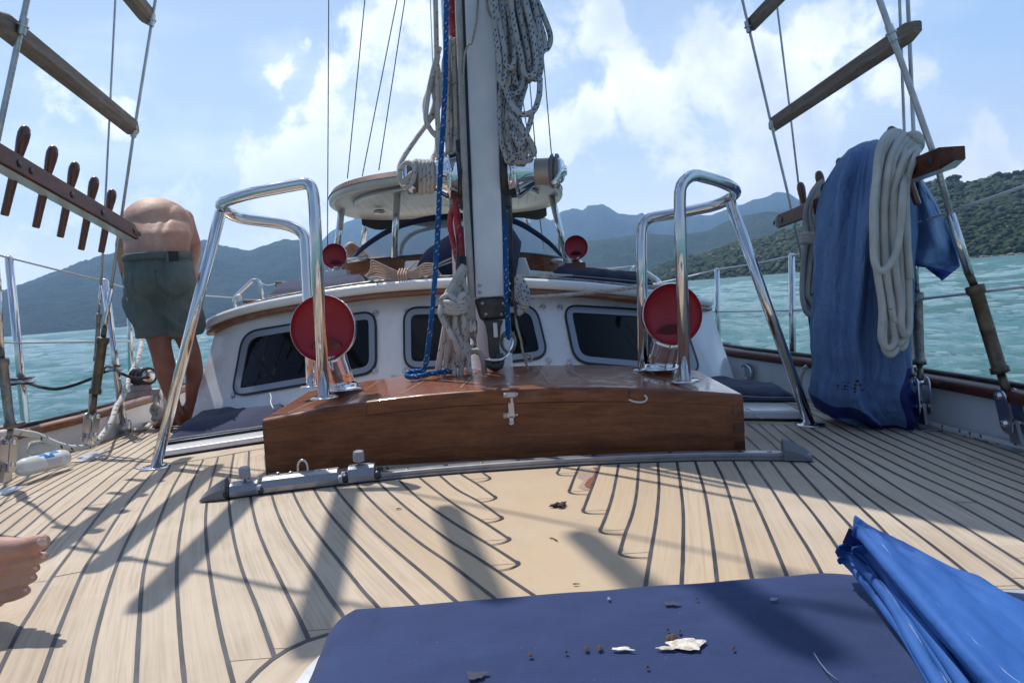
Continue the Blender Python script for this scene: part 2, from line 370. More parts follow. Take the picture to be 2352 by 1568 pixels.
def bendpath(pts, rad, seg=7):                       # polyline with rounded corners
    pts = [V(p) for p in pts]; out = [pts[0]]
    for i in range(1, len(pts)-1):
        a, b, c = pts[i-1], pts[i], pts[i+1]; d1 = (a-b); d2 = (c-b)
        rr = rad[i-1] if isinstance(rad, (list, tuple)) else rad
        rr = min(rr, d1.length*.49, d2.length*.49); p1 = b+d1.normalized()*rr; p2 = b+d2.normalized()*rr
        for j in range(seg+1):
            t = j/seg; out.append(p1*(1-t)**2 + b*2*t*(1-t) + p2*t*t)
    out.append(pts[-1]); return out
def tag(o, label=None, cat=None, group=None, kind=None):
    if label: o['label'] = label
    if cat: o['category'] = cat
    if group: o['group'] = group
    if kind: o['kind'] = kind
    return o
ORG = {}
def thing(name, label, cat, loc, group=None, world=False):
    o = bpy.data.objects.new(name, None); COL.objects.link(o); o.empty_display_size = .05
    loc = V(loc); ORG[o.name] = loc
    o.matrix_world = Matrix.Translation(loc) if world else M @ Matrix.Translation(loc)
    return tag(o, label, cat, group)
def obj(name, g, m, parent=None, label=None, cat=None, group=None, kind=None, world=False, loc=None, bevel=0, auto=None):
    if parent is not None: org = ORG[parent.name]
    elif loc is not None: org = V(loc)
    else:
        n = max(1, len(g.v)); c = sum(g.v, V((0, 0, 0)))/n; org = V((c.x, c.y, min(p.z for p in g.v)))
    me = bpy.data.meshes.new(name); me.from_pydata([p-org for p in g.v], [], g.f)
    uv = me.uv_layers.new(name='UVMap'); fl = [c for q in g.uv for t in q for c in t]; uv.data.foreach_set('uv', fl)
    me.polygons.foreach_set('use_smooth', g.sm); me.polygons.foreach_set('material_index', g.mi)
    for mm_ in (m if isinstance(m, (list, tuple)) else [m]): me.materials.append(MT[mm_] if isinstance(mm_, str) else mm_)
    me.update()
    o = bpy.data.objects.new(name, me); COL.objects.link(o)
    if parent is not None: o.parent = parent; ORG[o.name] = org
    else:
        o.matrix_world = Matrix.Translation(org) if world else M @ Matrix.Translation(org)
        ORG[o.name] = org
    if parent is not None and parent.type == 'MESH': pass
    if bevel:
        b = o.modifiers.new('bevel', 'BEVEL'); b.width = bevel; b.segments = 2; b.limit_method = 'ANGLE'; b.angle_limit = radians(40)
    return tag(o, label, cat, group, kind)
def remeshed(g, vox=.012, it=6, fac=.6):             # fuse overlapping lumps into one continuous skin
    me = bpy.data.meshes.new('tmp'); me.from_pydata(g.v, [], g.f); o = bpy.data.objects.new('tmp', me); COL.objects.link(o)
    r = o.modifiers.new('r', 'REMESH'); r.mode = 'VOXEL'; r.voxel_size = vox; r.use_smooth_shade = True
    sm = o.modifiers.new('s', 'SMOOTH'); sm.factor = fac; sm.iterations = it
    dg = bpy.context.evaluated_depsgraph_get(); dg.update(); ev = o.evaluated_get(dg); m2 = ev.to_mesh()
    out = G(); out.add([v.co.copy() for v in m2.vertices], [list(p.vertices) for p in m2.polygons])
    ev.to_mesh_clear(); bpy.data.objects.remove(o); bpy.data.meshes.remove(me); return out
def loft(g, rings, n=20, cap=True):                  # rings: (centre, x axis vector, y axis vector)
    vs = []; fs = []
    for c, a, b in rings:
        c, a, b = V(c), V(a), V(b); vs += [c+a*cos(2*pi*k/n)+b*sin(2*pi*k/n) for k in range(n)]
    m = len(rings)
    for i in range(m-1):
        for k in range(n): k2 = (k+1) % n; fs.append([i*n+k, i*n+k2, (i+1)*n+k2, (i+1)*n+k])
    if cap: fs.append(list(range(n))[::-1]); fs.append([(m-1)*n+k for k in range(n)])
    g.add(vs, fs)

# ================================================================== THE SETTING
SEA_Z = -1.45
# --- sea
def f_sea(T, b):
    geo = T('ShaderNodeNewGeometry').outputs['Position']
    cdist = T.vmath('DISTANCE', geo, (0, 0, .6), out=1)
    far = T.smooth(cdist, 60, 900)
    n1 = T.noise(T.scale(geo, (1, 1.5, 1)), 1.6, 9, .68, .5); n2 = T.noise(T.scale(geo, (.8, 1.7, 1)), .42, 5, .6, .2); n3 = T.noise(geo, .012, 4, .6)
    h = T.math('ADD', T.math('MULTIPLY', n1, .62), T.math('MULTIPLY', n2, .9))
    c = T.mix(T.smooth(n3, .35, .68), (.10, .26, .27), (.135, .31, .315))
    c = T.mix(T.smooth(n2, .52, .74, 0, .5), c, (.065, .20, .22))
    foam_glint = T.math('MULTIPLY', T.smooth(n1, .655, .72), T.smooth(n2, .53, .62))  # whitish specks put sun sparkles, along with foam, into the water colour
    c = T.mix(T.math('MULTIPLY', foam_glint, .7), c, (.7, .78, .78))
    T.set(b.inputs['Base Color'], c)
    T.set(b.inputs['Roughness'], T.smooth(cdist, 20, 1200, .06, .2))
    bn = T('ShaderNodeBump'); T.set(bn.inputs['Height'], h); bn.inputs['Distance'].default_value = .62
    T.set(bn.inputs['Strength'], T.smooth(cdist, 5, 1500, 1.0, .8)); T.set(b.inputs['Normal'], bn.outputs[0])
MT['sea'] = mat('turquoise_sea', rough=.12, IOR=1.33, fn=f_sea)
import numpy as np
_r = random.Random(3); _wv = []
for k in range(60):
    a = radians(-60+_r.gauss(0, 42)); L = .45*1.075**k*(.85+.3*_r.random()); _wv.append((cos(a)*2*pi/L, sin(a)*2*pi/L, L*.0062*(1 if L < 9 else 9/L), _r.random()*6.28, L))
rings = [3.0]
while rings[-1] < 400: rings.append(rings[-1]*1.0125)
while rings[-1] < 12000: rings.append(rings[-1]*1.05)
angs = [radians(a) for a in ([-180+6*i for i in range(22)]+[-48+.135*i for i in range(712)]+[50+6*i for i in range(22)])]
RR, AA = np.meshgrid(np.array(rings), np.array(angs), indexing='ij'); XX, YY = np.sin(AA)*RR, np.cos(AA)*RR; ZZ = np.zeros_like(XX)
for kx, ky, am, ph, L in _wv:
    ph_ = kx*XX+ky*YY+ph+.9*np.sin(.31*kx*YY-.27*ky*XX+ph*3); fade = np.clip((L/(RR*.0125)-2.2)/2, 0, 1)*np.clip((400-RR)/150, 0, 1)
    ZZ += am*fade*(1-2*np.abs(np.sin(ph_/2))**1.3)
na, nr = len(angs), len(rings); co = np.stack([XX, YY, ZZ], -1).reshape(-1, 3)
ii, kk = np.meshgrid(np.arange(nr-1), np.arange(na), indexing='ij'); k2 = (kk+1) % na
fq = np.stack([ii*na+kk, ii*na+k2, (ii+1)*na+k2, (ii+1)*na+kk], -1).reshape(-1, 4)[:, ::-1]
me = bpy.data.meshes.new('sea'); me.vertices.add(len(co)); me.vertices.foreach_set('co', co.ravel().astype(np.float32))
me.loops.add(fq.size); me.loops.foreach_set('vertex_index', fq.ravel().astype(np.int32)); me.polygons.add(len(fq)); me.polygons.foreach_set('loop_start', np.arange(0, fq.size, 4, dtype=np.int32))
me.polygons.foreach_set('use_smooth', np.ones(len(fq), dtype=bool)); me.update(calc_edges=True); me.validate(); me.materials.append(MT['sea'])
so2 = bpy.data.objects.new('sea', me); COL.objects.link(so2); so2.location = (0, 0, SEA_Z); tag(so2, 'choppy turquoise sea all round the boat', 'sea', kind='structure')

# --- hills
def f_hill(c1, c2, c3, sc):
    def f(T, b):
        geo = T('ShaderNodeNewGeometry').outputs['Position']
        n = T.noise(geo, sc, 6, .7); n2 = T.noise(geo, sc*.16, 5, .62); n3 = T.noise(T.scale(geo, (1, 1, .5)), sc*4, 3, .7)
        c = T.mix(T.smooth(n, .36, .64), c1, c2); c = T.mix(T.smooth(n2, .5, .66, 0, .6), c, c3); c = T.mix(T.smooth(n3, .55, .75, 0, .45), c, c3)
        T.set(b.inputs['Base Color'], c)
        T.set(b.inputs['Normal'], T.bump(T.math('ADD', n, T.math('MULTIPLY', n3, .4)), 1.0, .55/sc))
    return f
def interp(pts, x):
    if x <= pts[0][0]: return pts[0][1]
    for (a, b), (c, d) in zip(pts, pts[1:]):
        if x <= c: t = (x-a)/(c-a); t2 = t*t*(3-2*t)*.35+t*.65; return b+(d-b)*t2
    return pts[-1][1]
def hill(name, ridge, x0, x1, step, dshore, dridge, rough, mt, label, rows=16, seed=0, dfun=None, jag=2.0):
    g = G(); cols = int((x1-x0)/step); vs = []
    for i in range(cols+1):
        px = x0+(x1-x0)*i/cols; py = interp(ridge, px) + jag*(noise.noise(V((px*.05, seed, 0))) + .6*noise.noise(V((px*.17, seed, 5))) + .5*noise.noise(V((px*.5, seed, 9))))
        ds = dfun(px) if dfun else dshore
        top = Mw(px, py, ds+dridge); d = V((top.x, top.y, 0)); L = d.length; dn = d/L
        H = max(top.z-SEA_Z, 4)
        for j in range(rows+1):
            t = j/rows; dist = ds + dridge*t
            z = SEA_Z - 2 + (H+2)*(t**.72)
            p = dn*dist; q = V((p.x, p.y, 0))/ (dridge*.22)
            z += rough*H*sin(pi*t)*(noise.fractal(q+V((seed, 0, 0)), .8, 2.1, 5)) + (rough*H*.05*noise.noise(q*9) if 0 < t < 1 else 0)
            vs.append(V((p.x, p.y, min(z, SEA_Z-2+(H+2)*(t**.5)*1.0))))
        p = dn*(L+dridge*1.2); vs.append(V((p.x, p.y, SEA_Z-5)))
    R_ = rows+2; fs = [[i*R_+j, (i+1)*R_+j, (i+1)*R_+j+1, i*R_+j+1] for i in range(cols) for j in range(R_-1)]
    g.add(vs, fs); o = obj(name, g, mt, kind='structure', world=True, label=label, cat='hill'); return vs, R_, cols
MT['hill_far'] = mat('far_forest', rough=.95, spec=.1, fn=f_hill((.020, .034, .030), (.042, .062, .050), (.012, .022, .022), .012))
MT['hill_mid'] = mat('mid_forest', rough=.95, spec=.1, fn=f_hill((.020, .038, .026), (.048, .070, .042), (.012, .024, .018), .03))
MT['hill_near'] = mat('near_forest_floor', rough=.95, spec=.1, fn=f_hill((.02, .042, .016), (.035, .06, .022), (.012, .024, .012), .08))
MT['rock'] = mat('shore_rock', rough=.9, fn=mottled((.30, .26, .22), (.14, .12, .10), .4, 1.2, .8, .3))
RA = [(-500,720),(-150,700),(0,666),(60,648),(130,622),(190,600),(240,583),(300,575),(370,566),(440,560),(473,549),(495,560),(530,567),(570,576),(605,564),(655,549),(690,552),(735,566),(800,600),(900,640)]
RB = [(560,640),(690,580),(735,556),(765,528),(800,508),(835,492),(880,484),(940,486),(1010,492),(1080,488),(1150,494),(1205,485),(1225,494),(1240,488),(1256,503),(1268,506),(1290,486),(1315,478),(1340,483),(1352,472),(1385,469),(1398,476),(1425,492),(1462,494),(1474,488),(1490,500),(1520,506),(1560,498),(1630,494),(1690,474),(1735,458),(1762,452),(1785,440),(1812,444),(1840,462),(1900,500),(2100,520),(2350,530),(2700,540)]
RC = [(1180,600),(1290,556),(1400,548),(1480,536),(1540,540),(1620,532),(1690,498),(1760,486),(1830,490),(1900,482),(1990,470),(2100,470),(2400,470),(2800,470)]
RD = [(1440,690),(1485,640),(1520,612),(1560,600),(1620,588),(1680,566),(1740,556),(1800,536),(1860,520),(1930,498),(2000,470),(2080,446),(2140,425),(2185,414),(2225,428),(2270,414),(2330,408),(2400,404),(2600,380),(3000,340)]
hill('hill_far_ridge', RB, 540, 2700, 6, 4300, 2400, .18, 'hill_far', 'hazy blue mountain ridge with jagged peaks behind the boat', seed=2, jag=2.5)
hill('hill_left', RA, -500, 900, 6, 2300, 1500, .16, 'hill_far', 'long blue hazy hill rising from the sea behind the man', seed=1, jag=3)
hill('hill_middle', RC, 1180, 2800, 6, 2100, 900, .15, 'hill_mid', 'hazy wooded hill between the far ridge and the green headland', seed=4, jag=3)
_dn = lambda px: 620 + max(0, (1900-px))*.55
hv, hR, hC = hill('hill_headland', RD, 1440, 3000, 6, 600, 420, .10, 'hill_near', 'nearest green wooded headland above the right-hand rail', rows=14, seed=6, dfun=_dn, jag=4)
# forest on the headland: leaf clumps without number
def f_leaf(T, b):
    geo = T('ShaderNodeNewGeometry'); pos = geo.outputs['Position']; rnd = geo.outputs['Random Per Island']
    c = T.mix(rnd, (.028, .046, .026), (.056, .078, .040)); c = T.mix(T.smooth(rnd, .9, .96, 0, .8), c, (.17, .15, .11))
    c = T.mix(T.smooth(T.noise(pos, .5, 4, .7), .4, .66, 0, .6), c, (.022, .038, .022))
    T.set(b.inputs['Base Color'], c); T.set(b.inputs['Normal'], T.bump(T.noise(pos, .8, 4, .7), .8, .9))
MT['leaves'] = mat('forest_leaves', rough=.9, spec=.15, fn=f_leaf)
rg = random.Random(11)
_ico = bmesh.new(); bmesh.ops.create_icosphere(_ico, subdivisions=2, radius=1); _ico.verts.ensure_lookup_table()
ICO_V = [v.co.copy() for v in _ico.verts]; ICO_F = [[v.index for v in f.verts] for f in _ico.faces]; _ico.free()
def clump(g, c, r, sq=.8):
    s = rg.random()*50
    g.add([c + V((v.x, v.y, v.z*sq))*r*(1+.55*noise.noise(v*1.7+V((s, 0, 0)))+.3*noise.noise(v*4+V((s, 3, 0)))) for v in ICO_V], ICO_F, smooth=True)
g = G()
for _ in range(4200):
    i = rg.random()*hC*.72; i0 = int(i); t = rg.random()**1.1*(hR-2.02); j0 = int(t); a = i-i0; b = t-j0
    q = (hv[i0*hR+j0]*(1-a)+hv[(i0+1)*hR+j0]*a)*(1-b) + (hv[i0*hR+j0+1]*(1-a)+hv[(i0+1)*hR+j0+1]*a)*b
    if q.z < SEA_Z+1.2: continue
    r = rg.uniform(1.6, 4.4)*(q.length/800)
    clump(g, q+V((0, 0, r*.35)), r)
for k in range(520):                                     # taller crowns along the skyline
    i = rg.random()*hC*.72; i0 = int(i); q = hv[i0*hR+hR-2].lerp(hv[(i0+1)*hR+hR-2], i-i0); r = rg.uniform(1.5, 4.0)*(q.length/900); clump(g, q+V((0, rg.uniform(-25, 5), rg.uniform(-2, 2.5))), r)
obj('forest', g, 'leaves', kind='stuff', world=True, label='dense tropical forest covering the near headland', cat='forest')
# trees that stand clear of the skyline
def tree(px, py, dist, h, label):
    top = Mw(px, py, dist); base = top - V((0, 0, h))
    t = thing('tree', label, 'tree', base, 'trees standing clear of the headland skyline', world=True)
    g = G(); g.tube([base, base+V((.3, 0, h*.5)), base+V((-.2, 0, h*.82))], [h*.03, h*.015], 7)
    for k in range(5):
        a = rg.random()*6.28; g.tube([base+V((0, 0, h*.6)), base+V((cos(a)*h*.22, sin(a)*h*.2, h*(.78+.1*rg.random())))], [h*.014, h*.005], 5)
    obj('trunk', g, mat('pale_trunk', (.14, .12, .10), .9) if 'pale_trunk' not in MT else MT['pale_trunk'], t)
    g = G()
    for k in range(16):
        a = rg.random()*6.28; rr = h*.26*sqrt(rg.random()); clump(g, base+V((cos(a)*rr, sin(a)*rr, h*(.78+.2*rg.random()))), h*rg.uniform(.05, .11), .6)
    obj('crown', g, 'leaves', t)
MT['pale_trunk'] = mat('pale_trunk', (.14, .12, .10), .9)
tree(1800, 515, 850, 16, 'spindly tree standing clear above the headland just left of the belaying-pin rail')
tree(1828, 512, 850, 13, 'small tree beside the spindly one on the low end of the headland ridge')
tree(2180, 406, 900, 15, 'broad flat-topped tree on the right-hand skyline beside the thick shroud')
tree(2285, 400, 900, 13, 'round-headed tree on the skyline near the right edge')
g = G()
for px in range(1490, 2900, 7):
    d = _dn(px)-6; p = Mw(px, 600, d); p.z = SEA_Z+.1; r = rg.uniform(.5, 1.5)*(1.5 if px > 2120 else .8); s = rg.random()*40
    if rg.random() < (.75 if px > 2100 else .35): g.add([p + V((v.x*1.8, v.y, v.z*.8))*r*(1+.5*noise.noise(v*2+V((s, 0, 0)))) for v in ICO_V], ICO_F, smooth=False)
obj('shore_rocks', g, 'rock', kind='stuff', world=True, label='pale rocks strewn along the foot of the headland', cat='rocks')

# --- haze
hz = G(); hz.box((0, 3300, 640), (9000, 8000, 1300))
hz.v = [V((p.x, p.y, -9 if p.z < 0 else p.z)) for p in hz.v]
# ------------------------------------------------------------------ deck, planking and caulking
def Vc(sc, ox, oy): return lambda c: ((c[0]/sc+ox)/1.7415, (c[1]/sc+oy)/1.7415)
T1, T2, T3, T4, T5 = Vc(1.5983, 0, 1750), Vc(1.96, 1000, 1850), Vc(2.352, 2100, 1800), Vc(1.96, 2900, 1600), Vc(2.6133, 0, 1650)
def dpl(f, pts): return [D(*f(p)) for p in pts]
left = [  # from outboard to inboard
 dpl(T5, [(-500,1720),(150,1300),(500,1010),(780,800),(1100,600),(1400,420),(1700,240),(1950,110),(2120,30)]),
 dpl(T5, [(-100,1800),(430,1240),(850,910),(1170,650),(1400,500),(1600,370),(1800,240)]),
 dpl(T5, [(100,1800),(590,1307),(930,970),(1150,780),(1380,590),(1550,460),(1640,395)]),
 dpl(T1, [(-60,1610),(110,1260),(200,1110),(330,900),(440,750),(560,590),(700,415),(840,265),(930,190)]),
 dpl(T1, [(225,1660),(255,1568),(400,1170),(540,840),(640,690),(760,500),(880,340),(985,215),(1040,160)]),
 dpl(T1, [(550,1650),(560,1540),(620,1240),(720,890),(800,690),(880,530),(960,380),(1090,180)]),
 dpl(T1, [(865,1660),(870,1568),(890,1200),(915,880),(960,700),(1020,520),(1100,330),(1195,160)]),
 dpl(T1, [(1190,1660),(1180,1568),(1150,1250),(1130,900),(1140,700),(1165,530),(1210,330),(1300,142)]),
 dpl(T1, [(1510,1650),(1490,1568),(1400,1200),(1340,850),(1315,600),(1320,440),(1345,300),(1395,125)]),
 dpl(T1, [(1755,1405),(1640,1080),(1545,840),(1490,620),(1465,430),(1465,300),(1495,105)]),
 dpl(T1, [(1990,1330),(1918,1170),(1800,930),(1700,720),(1640,560),(1605,400),(1588,240),(1592,88)]),
 dpl(T2, [(780,1290),(710,1176),(640,1080),(490,860),(340,640),(230,430),(170,250),(130,60),(118,-60)]),
 dpl(T2, [(1080,1230),(980,1110),(880,1000),(720,800),(560,600),(430,420),(335,230),(280,60)]),
 dpl(T2, [(1400,1200),(1290,1095),(1080,890),(930,740),(750,550),(600,370),(505,215),(440,60)]),
 dpl(T2, [(1710,1170),(1590,1070),(1320,840),(1130,680),(950,520),(790,350),(670,200),(590,60)]),
 dpl(T2, [(2020,1150),(1890,1045),(1560,790),(1330,630),(1120,460),(960,310),(840,180),(740,60)]),
 dpl(T2, [(2330,1110),(2190,1020),(1770,740),(1560,610),(1330,440),(1150,290),(1000,150),(900,50)]),
 dpl(T2, [(2100,790),(1930,680),(1750,570),(1530,430),(1320,280),(1165,135),(1070,40)]),
 dpl(T2, [(2030,600),(1850,480),(1650,360),(1480,240),(1330,120),(1240,40)]),
 dpl(T2, [(1975,435),(1800,310),(1620,210),(1490,105),(1400,30)]),
 dpl(T2, [(1925,275),(1780,170),(1650,90),(1560,20)]),
 dpl(T2, [(1880,120),(1815,75),(1730,20)])]
right = [  # from inboard to outboard
 dpl(T3, [(300,220),(318,190),(332,150),(350,100)]),
 dpl(T3, [(415,390),(460,270),(495,190),(522,130),(540,80)]),
 dpl(T3, [(545,575),(600,430),(650,300),(705,140),(720,80)]),
 dpl(T3, [(705,760),(770,600),(830,400),(880,140),(890,60)]),
 dpl(T3, [(890,975),(940,795),(1010,600),(1050,400),(1070,135),(1075,60)]),
 dpl(T3, [(1120,1400),(1140,1240),(1180,980),(1235,650),(1260,350),(1250,130),(1245,40)]),
 dpl(T3, [(1470,1400),(1475,1210),(1485,1000),(1488,600),(1465,350),(1430,120),(1415,40)]),
 dpl(T3, [(1820,1350),(1800,1180),(1780,1000),(1740,700),(1690,400),(1605,120),(1575,40)]),
 dpl(T3, [(2170,1330),(2120,1150),(2030,800),(1960,550),(1870,280),(1790,120),(1750,40)]),
 dpl(T4, [(520,1460),(465,1330),(370,1100),(270,870),(160,650),(70,490),(10,390)]),
 dpl(T4, [(790,1430),(725,1300),(640,1150),(520,960),(370,710),(215,490),(140,380)]),
 dpl(T4, [(1100,1440),(890,1170),(820,1070),(680,880),(520,690),(365,490),(285,400),(165,285)]),
 dpl(T4, [(1330,1400),(1000,1010),(760,750),(520,490),(430,400),(300,280),(175,185)]),
 dpl(T4, [(1680,1440),(1380,1170),(1150,930),(900,700),(660,500),(460,355),(265,190)]),
 dpl(T4, [(2020,1460),(1700,1200),(1300,900),(1000,680),(740,480),(540,335),(362,190)]),
 dpl(T4, [(2420,1520),(2300,1450),(2000,1240),(1600,960),(1200,720),(930,525),(700,355),(465,195)]),
 dpl(T4, [(2500,1390),(2344,1290),(1850,980),(1500,780),(1150,560),(850,375),(575,208)]),
 dpl(T4, [(2600,1230),(2344,1110),(1780,795),(1300,560),(1000,400),(760,270),(640,200),(430,90)])]
def y_sorted(pl): return sorted(catmull(pl, 8), key=lambda p: p.y)
def x_at(pl, y):
    if y < pl[0].y or y > pl[-1].y: return None
    for a, b in zip(pl, pl[1:]):
        if y <= b.y: return a.x+(b.x-a.x)*((y-a.y)/max(1e-9, b.y-a.y))
def offs(pl, d):
    out = []
    for i, p in enumerate(pl):
        t = (pl[min(i+1, len(pl)-1)]-pl[max(i-1, 0)]).normalized(); out.append(V((p.x+t.y*d, p.y-t.x*d, 0)))
    return out
def edge(pp, pre, post): q = [D(*p) for p in pp]; return pre+sorted([(p.y, p.x) for p in q])+[(q[-1].y+a_, q[-1].x+b_) for a_, b_ in post]
XL = edge([(20,1078),(75,1059),(161,1037),(220,1019),(275,999),(348,972)], [(-1.2,-.25),(-.5,-.9),(0,-1.25),(1,-1.8),(2,-2.12),(2.7,-2.28)], [(.8,.0),(2.2,.02),(4.5,.12),(7,.4)])
XR = edge([(2335,1027),(2210,992),(2090,961),(1900,920),(1775,895),(1683,877)], [(-1.2,.45),(-.5,.95),(0,1.25),(1,1.65),(1.8,1.84)], [(1.2,-.06),(3.2,-.14),(6.5,-.3)])
def li(t, x):
    for (a, b), (c, d) in zip(t, t[1:]):
        if x <= c or (c, d) == t[-1]: return b+(d-b)*(x-a)/(c-a)
xl = lambda y: li(XL, y); xr = lambda y: li(XR, y)
L_ = [y_sorted(p) for p in left]; R_s = [y_sorted(p) for p in right]
# carry the seams aft along the side decks and outboard to the waterways
def extend(pl, far):
    d = (pl[-1]-pl[-4]).normalized(); k = pl[-1]
    return pl+[V((k.x+d.x*t, k.y+d.y*t, 0)) for t in (.2, .5, .9, 1.4, 2.2, 3.2)] if far else pl
L_[0] = L_[0]+[V((L_[0][-1].x-.005*k, L_[0][-1].y+.4*k, 0)) for k in range(1, 10)]
R_s[-1] = R_s[-1]+[V((R_s[-1][-1].x-.085*k, R_s[-1][-1].y+.4*k, 0)) for k in range(1, 10)]
for k in range(16): L_.insert(0, sorted(offs(L_[0], -.062), key=lambda p: p.y))
for k in range(16): R_s.append(sorted(offs(R_s[-1], .062), key=lambda p: p.y))
def strip(g, pts, wd, dz):
    pts = [V((p.x, p.y, 0)) for p in pts]; vs = []; n = len(pts)
    for i, p in enumerate(pts):
        t = (pts[min(i+1, n-1)]-pts[max(i-1, 0)]); t = t.normalized() if t.length > 1e-9 else V((0, 1, 0))
        w_ = (wd[i] if isinstance(wd, list) else wd)*.5*(1+.12*noise.noise(p*23)); nx, ny = t.y, -t.x
        vs += [on(p.x-nx*w_, p.y-ny*w_, dz), on(p.x+nx*w_, p.y+ny*w_, dz)]
    g.add(vs, [[2*i, 2*i+1, 2*i+3, 2*i+2] for i in range(n-1)], smooth=True)
gd_ = G(); NX, NY = 48, 60
gd_.grid(lambda u, v: on(xl(-1+11*v)+(xr(-1+11*v)-xl(-1+11*v))*u, -1+11*v), NX, NY, uvf=lambda u, v: (100.5+u*3.0, v*11))
deck = obj('deck', gd_, 'deck', kind='structure', loc=(0, 0, 0), label='bleached teak deck laid in long curved planks with black seams', cat='deck')
gp = G(); gc = G()
def planks(fam, base):
    for k, (a, b) in enumerate(zip(fam, fam[1:])):
        y0 = max(a[0].y, b[0].y); y1 = min(a[-1].y, b[-1].y)
        if y1-y0 < .02: continue
        n = max(2, int((y1-y0)/.06)); vs = []; uv = []
        for i in range(n+1):
            y = y0+(y1-y0)*i/n; xa = x_at(a, min(max(y, a[0].y), a[-1].y)); xb = x_at(b, min(max(y, b[0].y), b[-1].y))
            xa = min(max(xa, xl(y)), xr(y)); xb = min(max(xb, xl(y)), xr(y))
            vs += [on(xa, y, .0009), on(xb, y, .0009)]; uv.append(y)
        gp.add(vs, [[2*i, 2*i+1, 2*i+3, 2*i+2] for i in range(n)], [[(base+k+.02, uv[i]), (base+k+.98, uv[i]), (base+k+.98, uv[i+1]), (base+k+.02, uv[i+1])] for i in range(n)])
planks(L_, 10); planks(R_s, 60)
for fam in (L_, R_s):
    for pl in fam:
        q = [p for p in pl if xl(p.y) < p.x < xr(p.y)]
        if len(q) > 2: strip(gc, q, .0088, .0022)
def nib(f, pts): q = catmull(dpl(f, pts), 7); n = len(q); strip(gc, q, [.0095-.006*i/(n-1) for i in range(n)], .0024)
for pts in ([(2085,775),(2108,790),(2085,812),(2030,835),(1930,852)], [(2015,585),(2038,600),(2015,618),(1965,635),(1890,648)], [(1960,420),(1980,436),(1955,452),(1905,466),(1835,476)],
            [(1910,260),(1930,275),(1910,290),(1865,303),(1803,314)], [(1868,110),(1884,124),(1865,137),(1825,148),(1768,158)]): nib(T2, pts)
for pts in ([(312,200),(300,218),(322,234),(380,241),(480,243)], [(428,360),(412,390),(436,408),(500,417),(605,419)], [(558,545),(542,573),(575,593),(650,601),(760,601)],
            [(722,725),(702,758),(740,783),(820,793),(940,795)], [(908,935),(888,972),(930,997),(1020,1013),(1165,1018)]): nib(T3, pts)
for f_, a_, b_ in ((T1,(340,893),(525,858)),(T1,(570,437),(692,420)),(T1,(230,348),(330,331)),(T1,(722,216),(845,202)),(T4,(1175,397),(1290,403)),(T4,(1870,478),(2010,488)),(T4,(1790,800),(1975,805)),(T4,(850,210),(912,214)),(T4,(1350,268),(1430,276))): strip(gc, dpl(f_, [a_, ((a_[0]+b_[0])/2, (a_[1]+b_[1])/2), b_]), .0035, .002)
# seam round the margin boards beside the coachroof, and the ring seam of the round hatch
strip(gc, catmull(dpl(T1, [(1040,182),(1095,172),(1300,138),(1500,102),(1700,68)]), 6), .004, .0026)
strip(gc, catmull(dpl(T4, [(150,178),(350,187),(560,205),(640,215),(740,222),(770,205),(700,180)]), 6), .004, .0026)
strip(gc, catmull(dpl(T1, [(920,212),(870,200),(862,185),(900,150),(1000,105)]), 6), .005, .0027)
pk = obj('planking', gp, 'deck', deck); obj('caulking', gc, 'caulk', deck)
# pale margin plank by the coachroof
g = G(); a = dpl(T1, [(1060,165),(1300,123),(1500,88),(1700,52)]); b = dpl(T1, [(1095,172),(1300,136),(1500,101),(1700,66)])
for i in range(3): g.add([on(q.x, q.y, .0016) for q in (a[i], a[i+1], b[i+1], b[i])], [[0, 1, 2, 3]], [[(200.1, i), (200.1, i+1), (200.4, i+1), (200.4, i)]])
obj('margin_plank', g, 'deck', deck)
# stain and repair on the plank beside the king plank
g = G(); q = [D(*T3(p)) for p in [(520,160),(600,172),(690,150),(668,225),(640,260),(630,330),(590,380),(540,372),(500,350),(520,330),(560,285),(490,262),(498,215)]]
g.add([on(p.x, p.y, .0017) for p in q], [list(range(len(q)))[::-1]]); obj('patch', g, mat('worn_patch', (.36, .25, .19), .5), deck, label='pinkish worn patch')
g = G(); q = [D(*T3(p)) for p in [(640,172),(682,160),(672,232),(652,262),(648,330),(622,372),(572,352),(560,330),(592,280),(640,245),(655,215),(662,192)]]
g.add([on(p.x, p.y, .0019) for p in q], [list(range(len(q)))[::-1]]); obj('stain', g, 'rust', deck, label='red brown stain')

# ------------------------------------------------------------------ bulwarks
def bulwark(name, label, xf, sgn, y0, y1, h, caplip):
    t = thing(name, label, 'bulwark', (xf(3.5), 3.5, zd(xf(3.5), 3.5)))
    g = G(); n = 60
    def pt(y, dx, z): return V((xf(y)+sgn*dx, y, zd(xf(y), y)+z))
    sec = [(0, -.01), (.012, h), (.10, h), (.12, -.2), (.04, -1.9)]
    g.grid(lambda u, v: pt(y0+(y1-y0)*v, *sec[int(round(u*4))]), 4, n, smooth=False); obj('topsides', g, 'gel', t)
    g = G(); sec2 = [(-.018, h+.001), (-.03, h+.012), (-.03, h+.034), (-.015, h+.046), (.10, h+.048), (.125, h+.03), (.12, h+.001), (-.018, h+.001)]
    g.grid(lambda u, v: pt(y0+(y1-y0)*v, *sec2[int(round(u*7))]), 7, n); obj('cap_rail', g, caplip, t, bevel=0)
    g = G(); g.tube([pt(y0+(y1-y0)*i/n, .062, h+.053) for i in range(n+1)], .013, 8); obj('rail_track', g, 'blackm', t)
    return t
bulwark('bulwark', 'white bulwark with reddish varnished cap rail on the left of the deck', xl, -1, -1, 10.5, .15, 'trim')
bulwark('bulwark', 'white bulwark with dark weathered cap rail on the right of the deck', xr, 1, -1, 10.5, .165, 'darkwood')
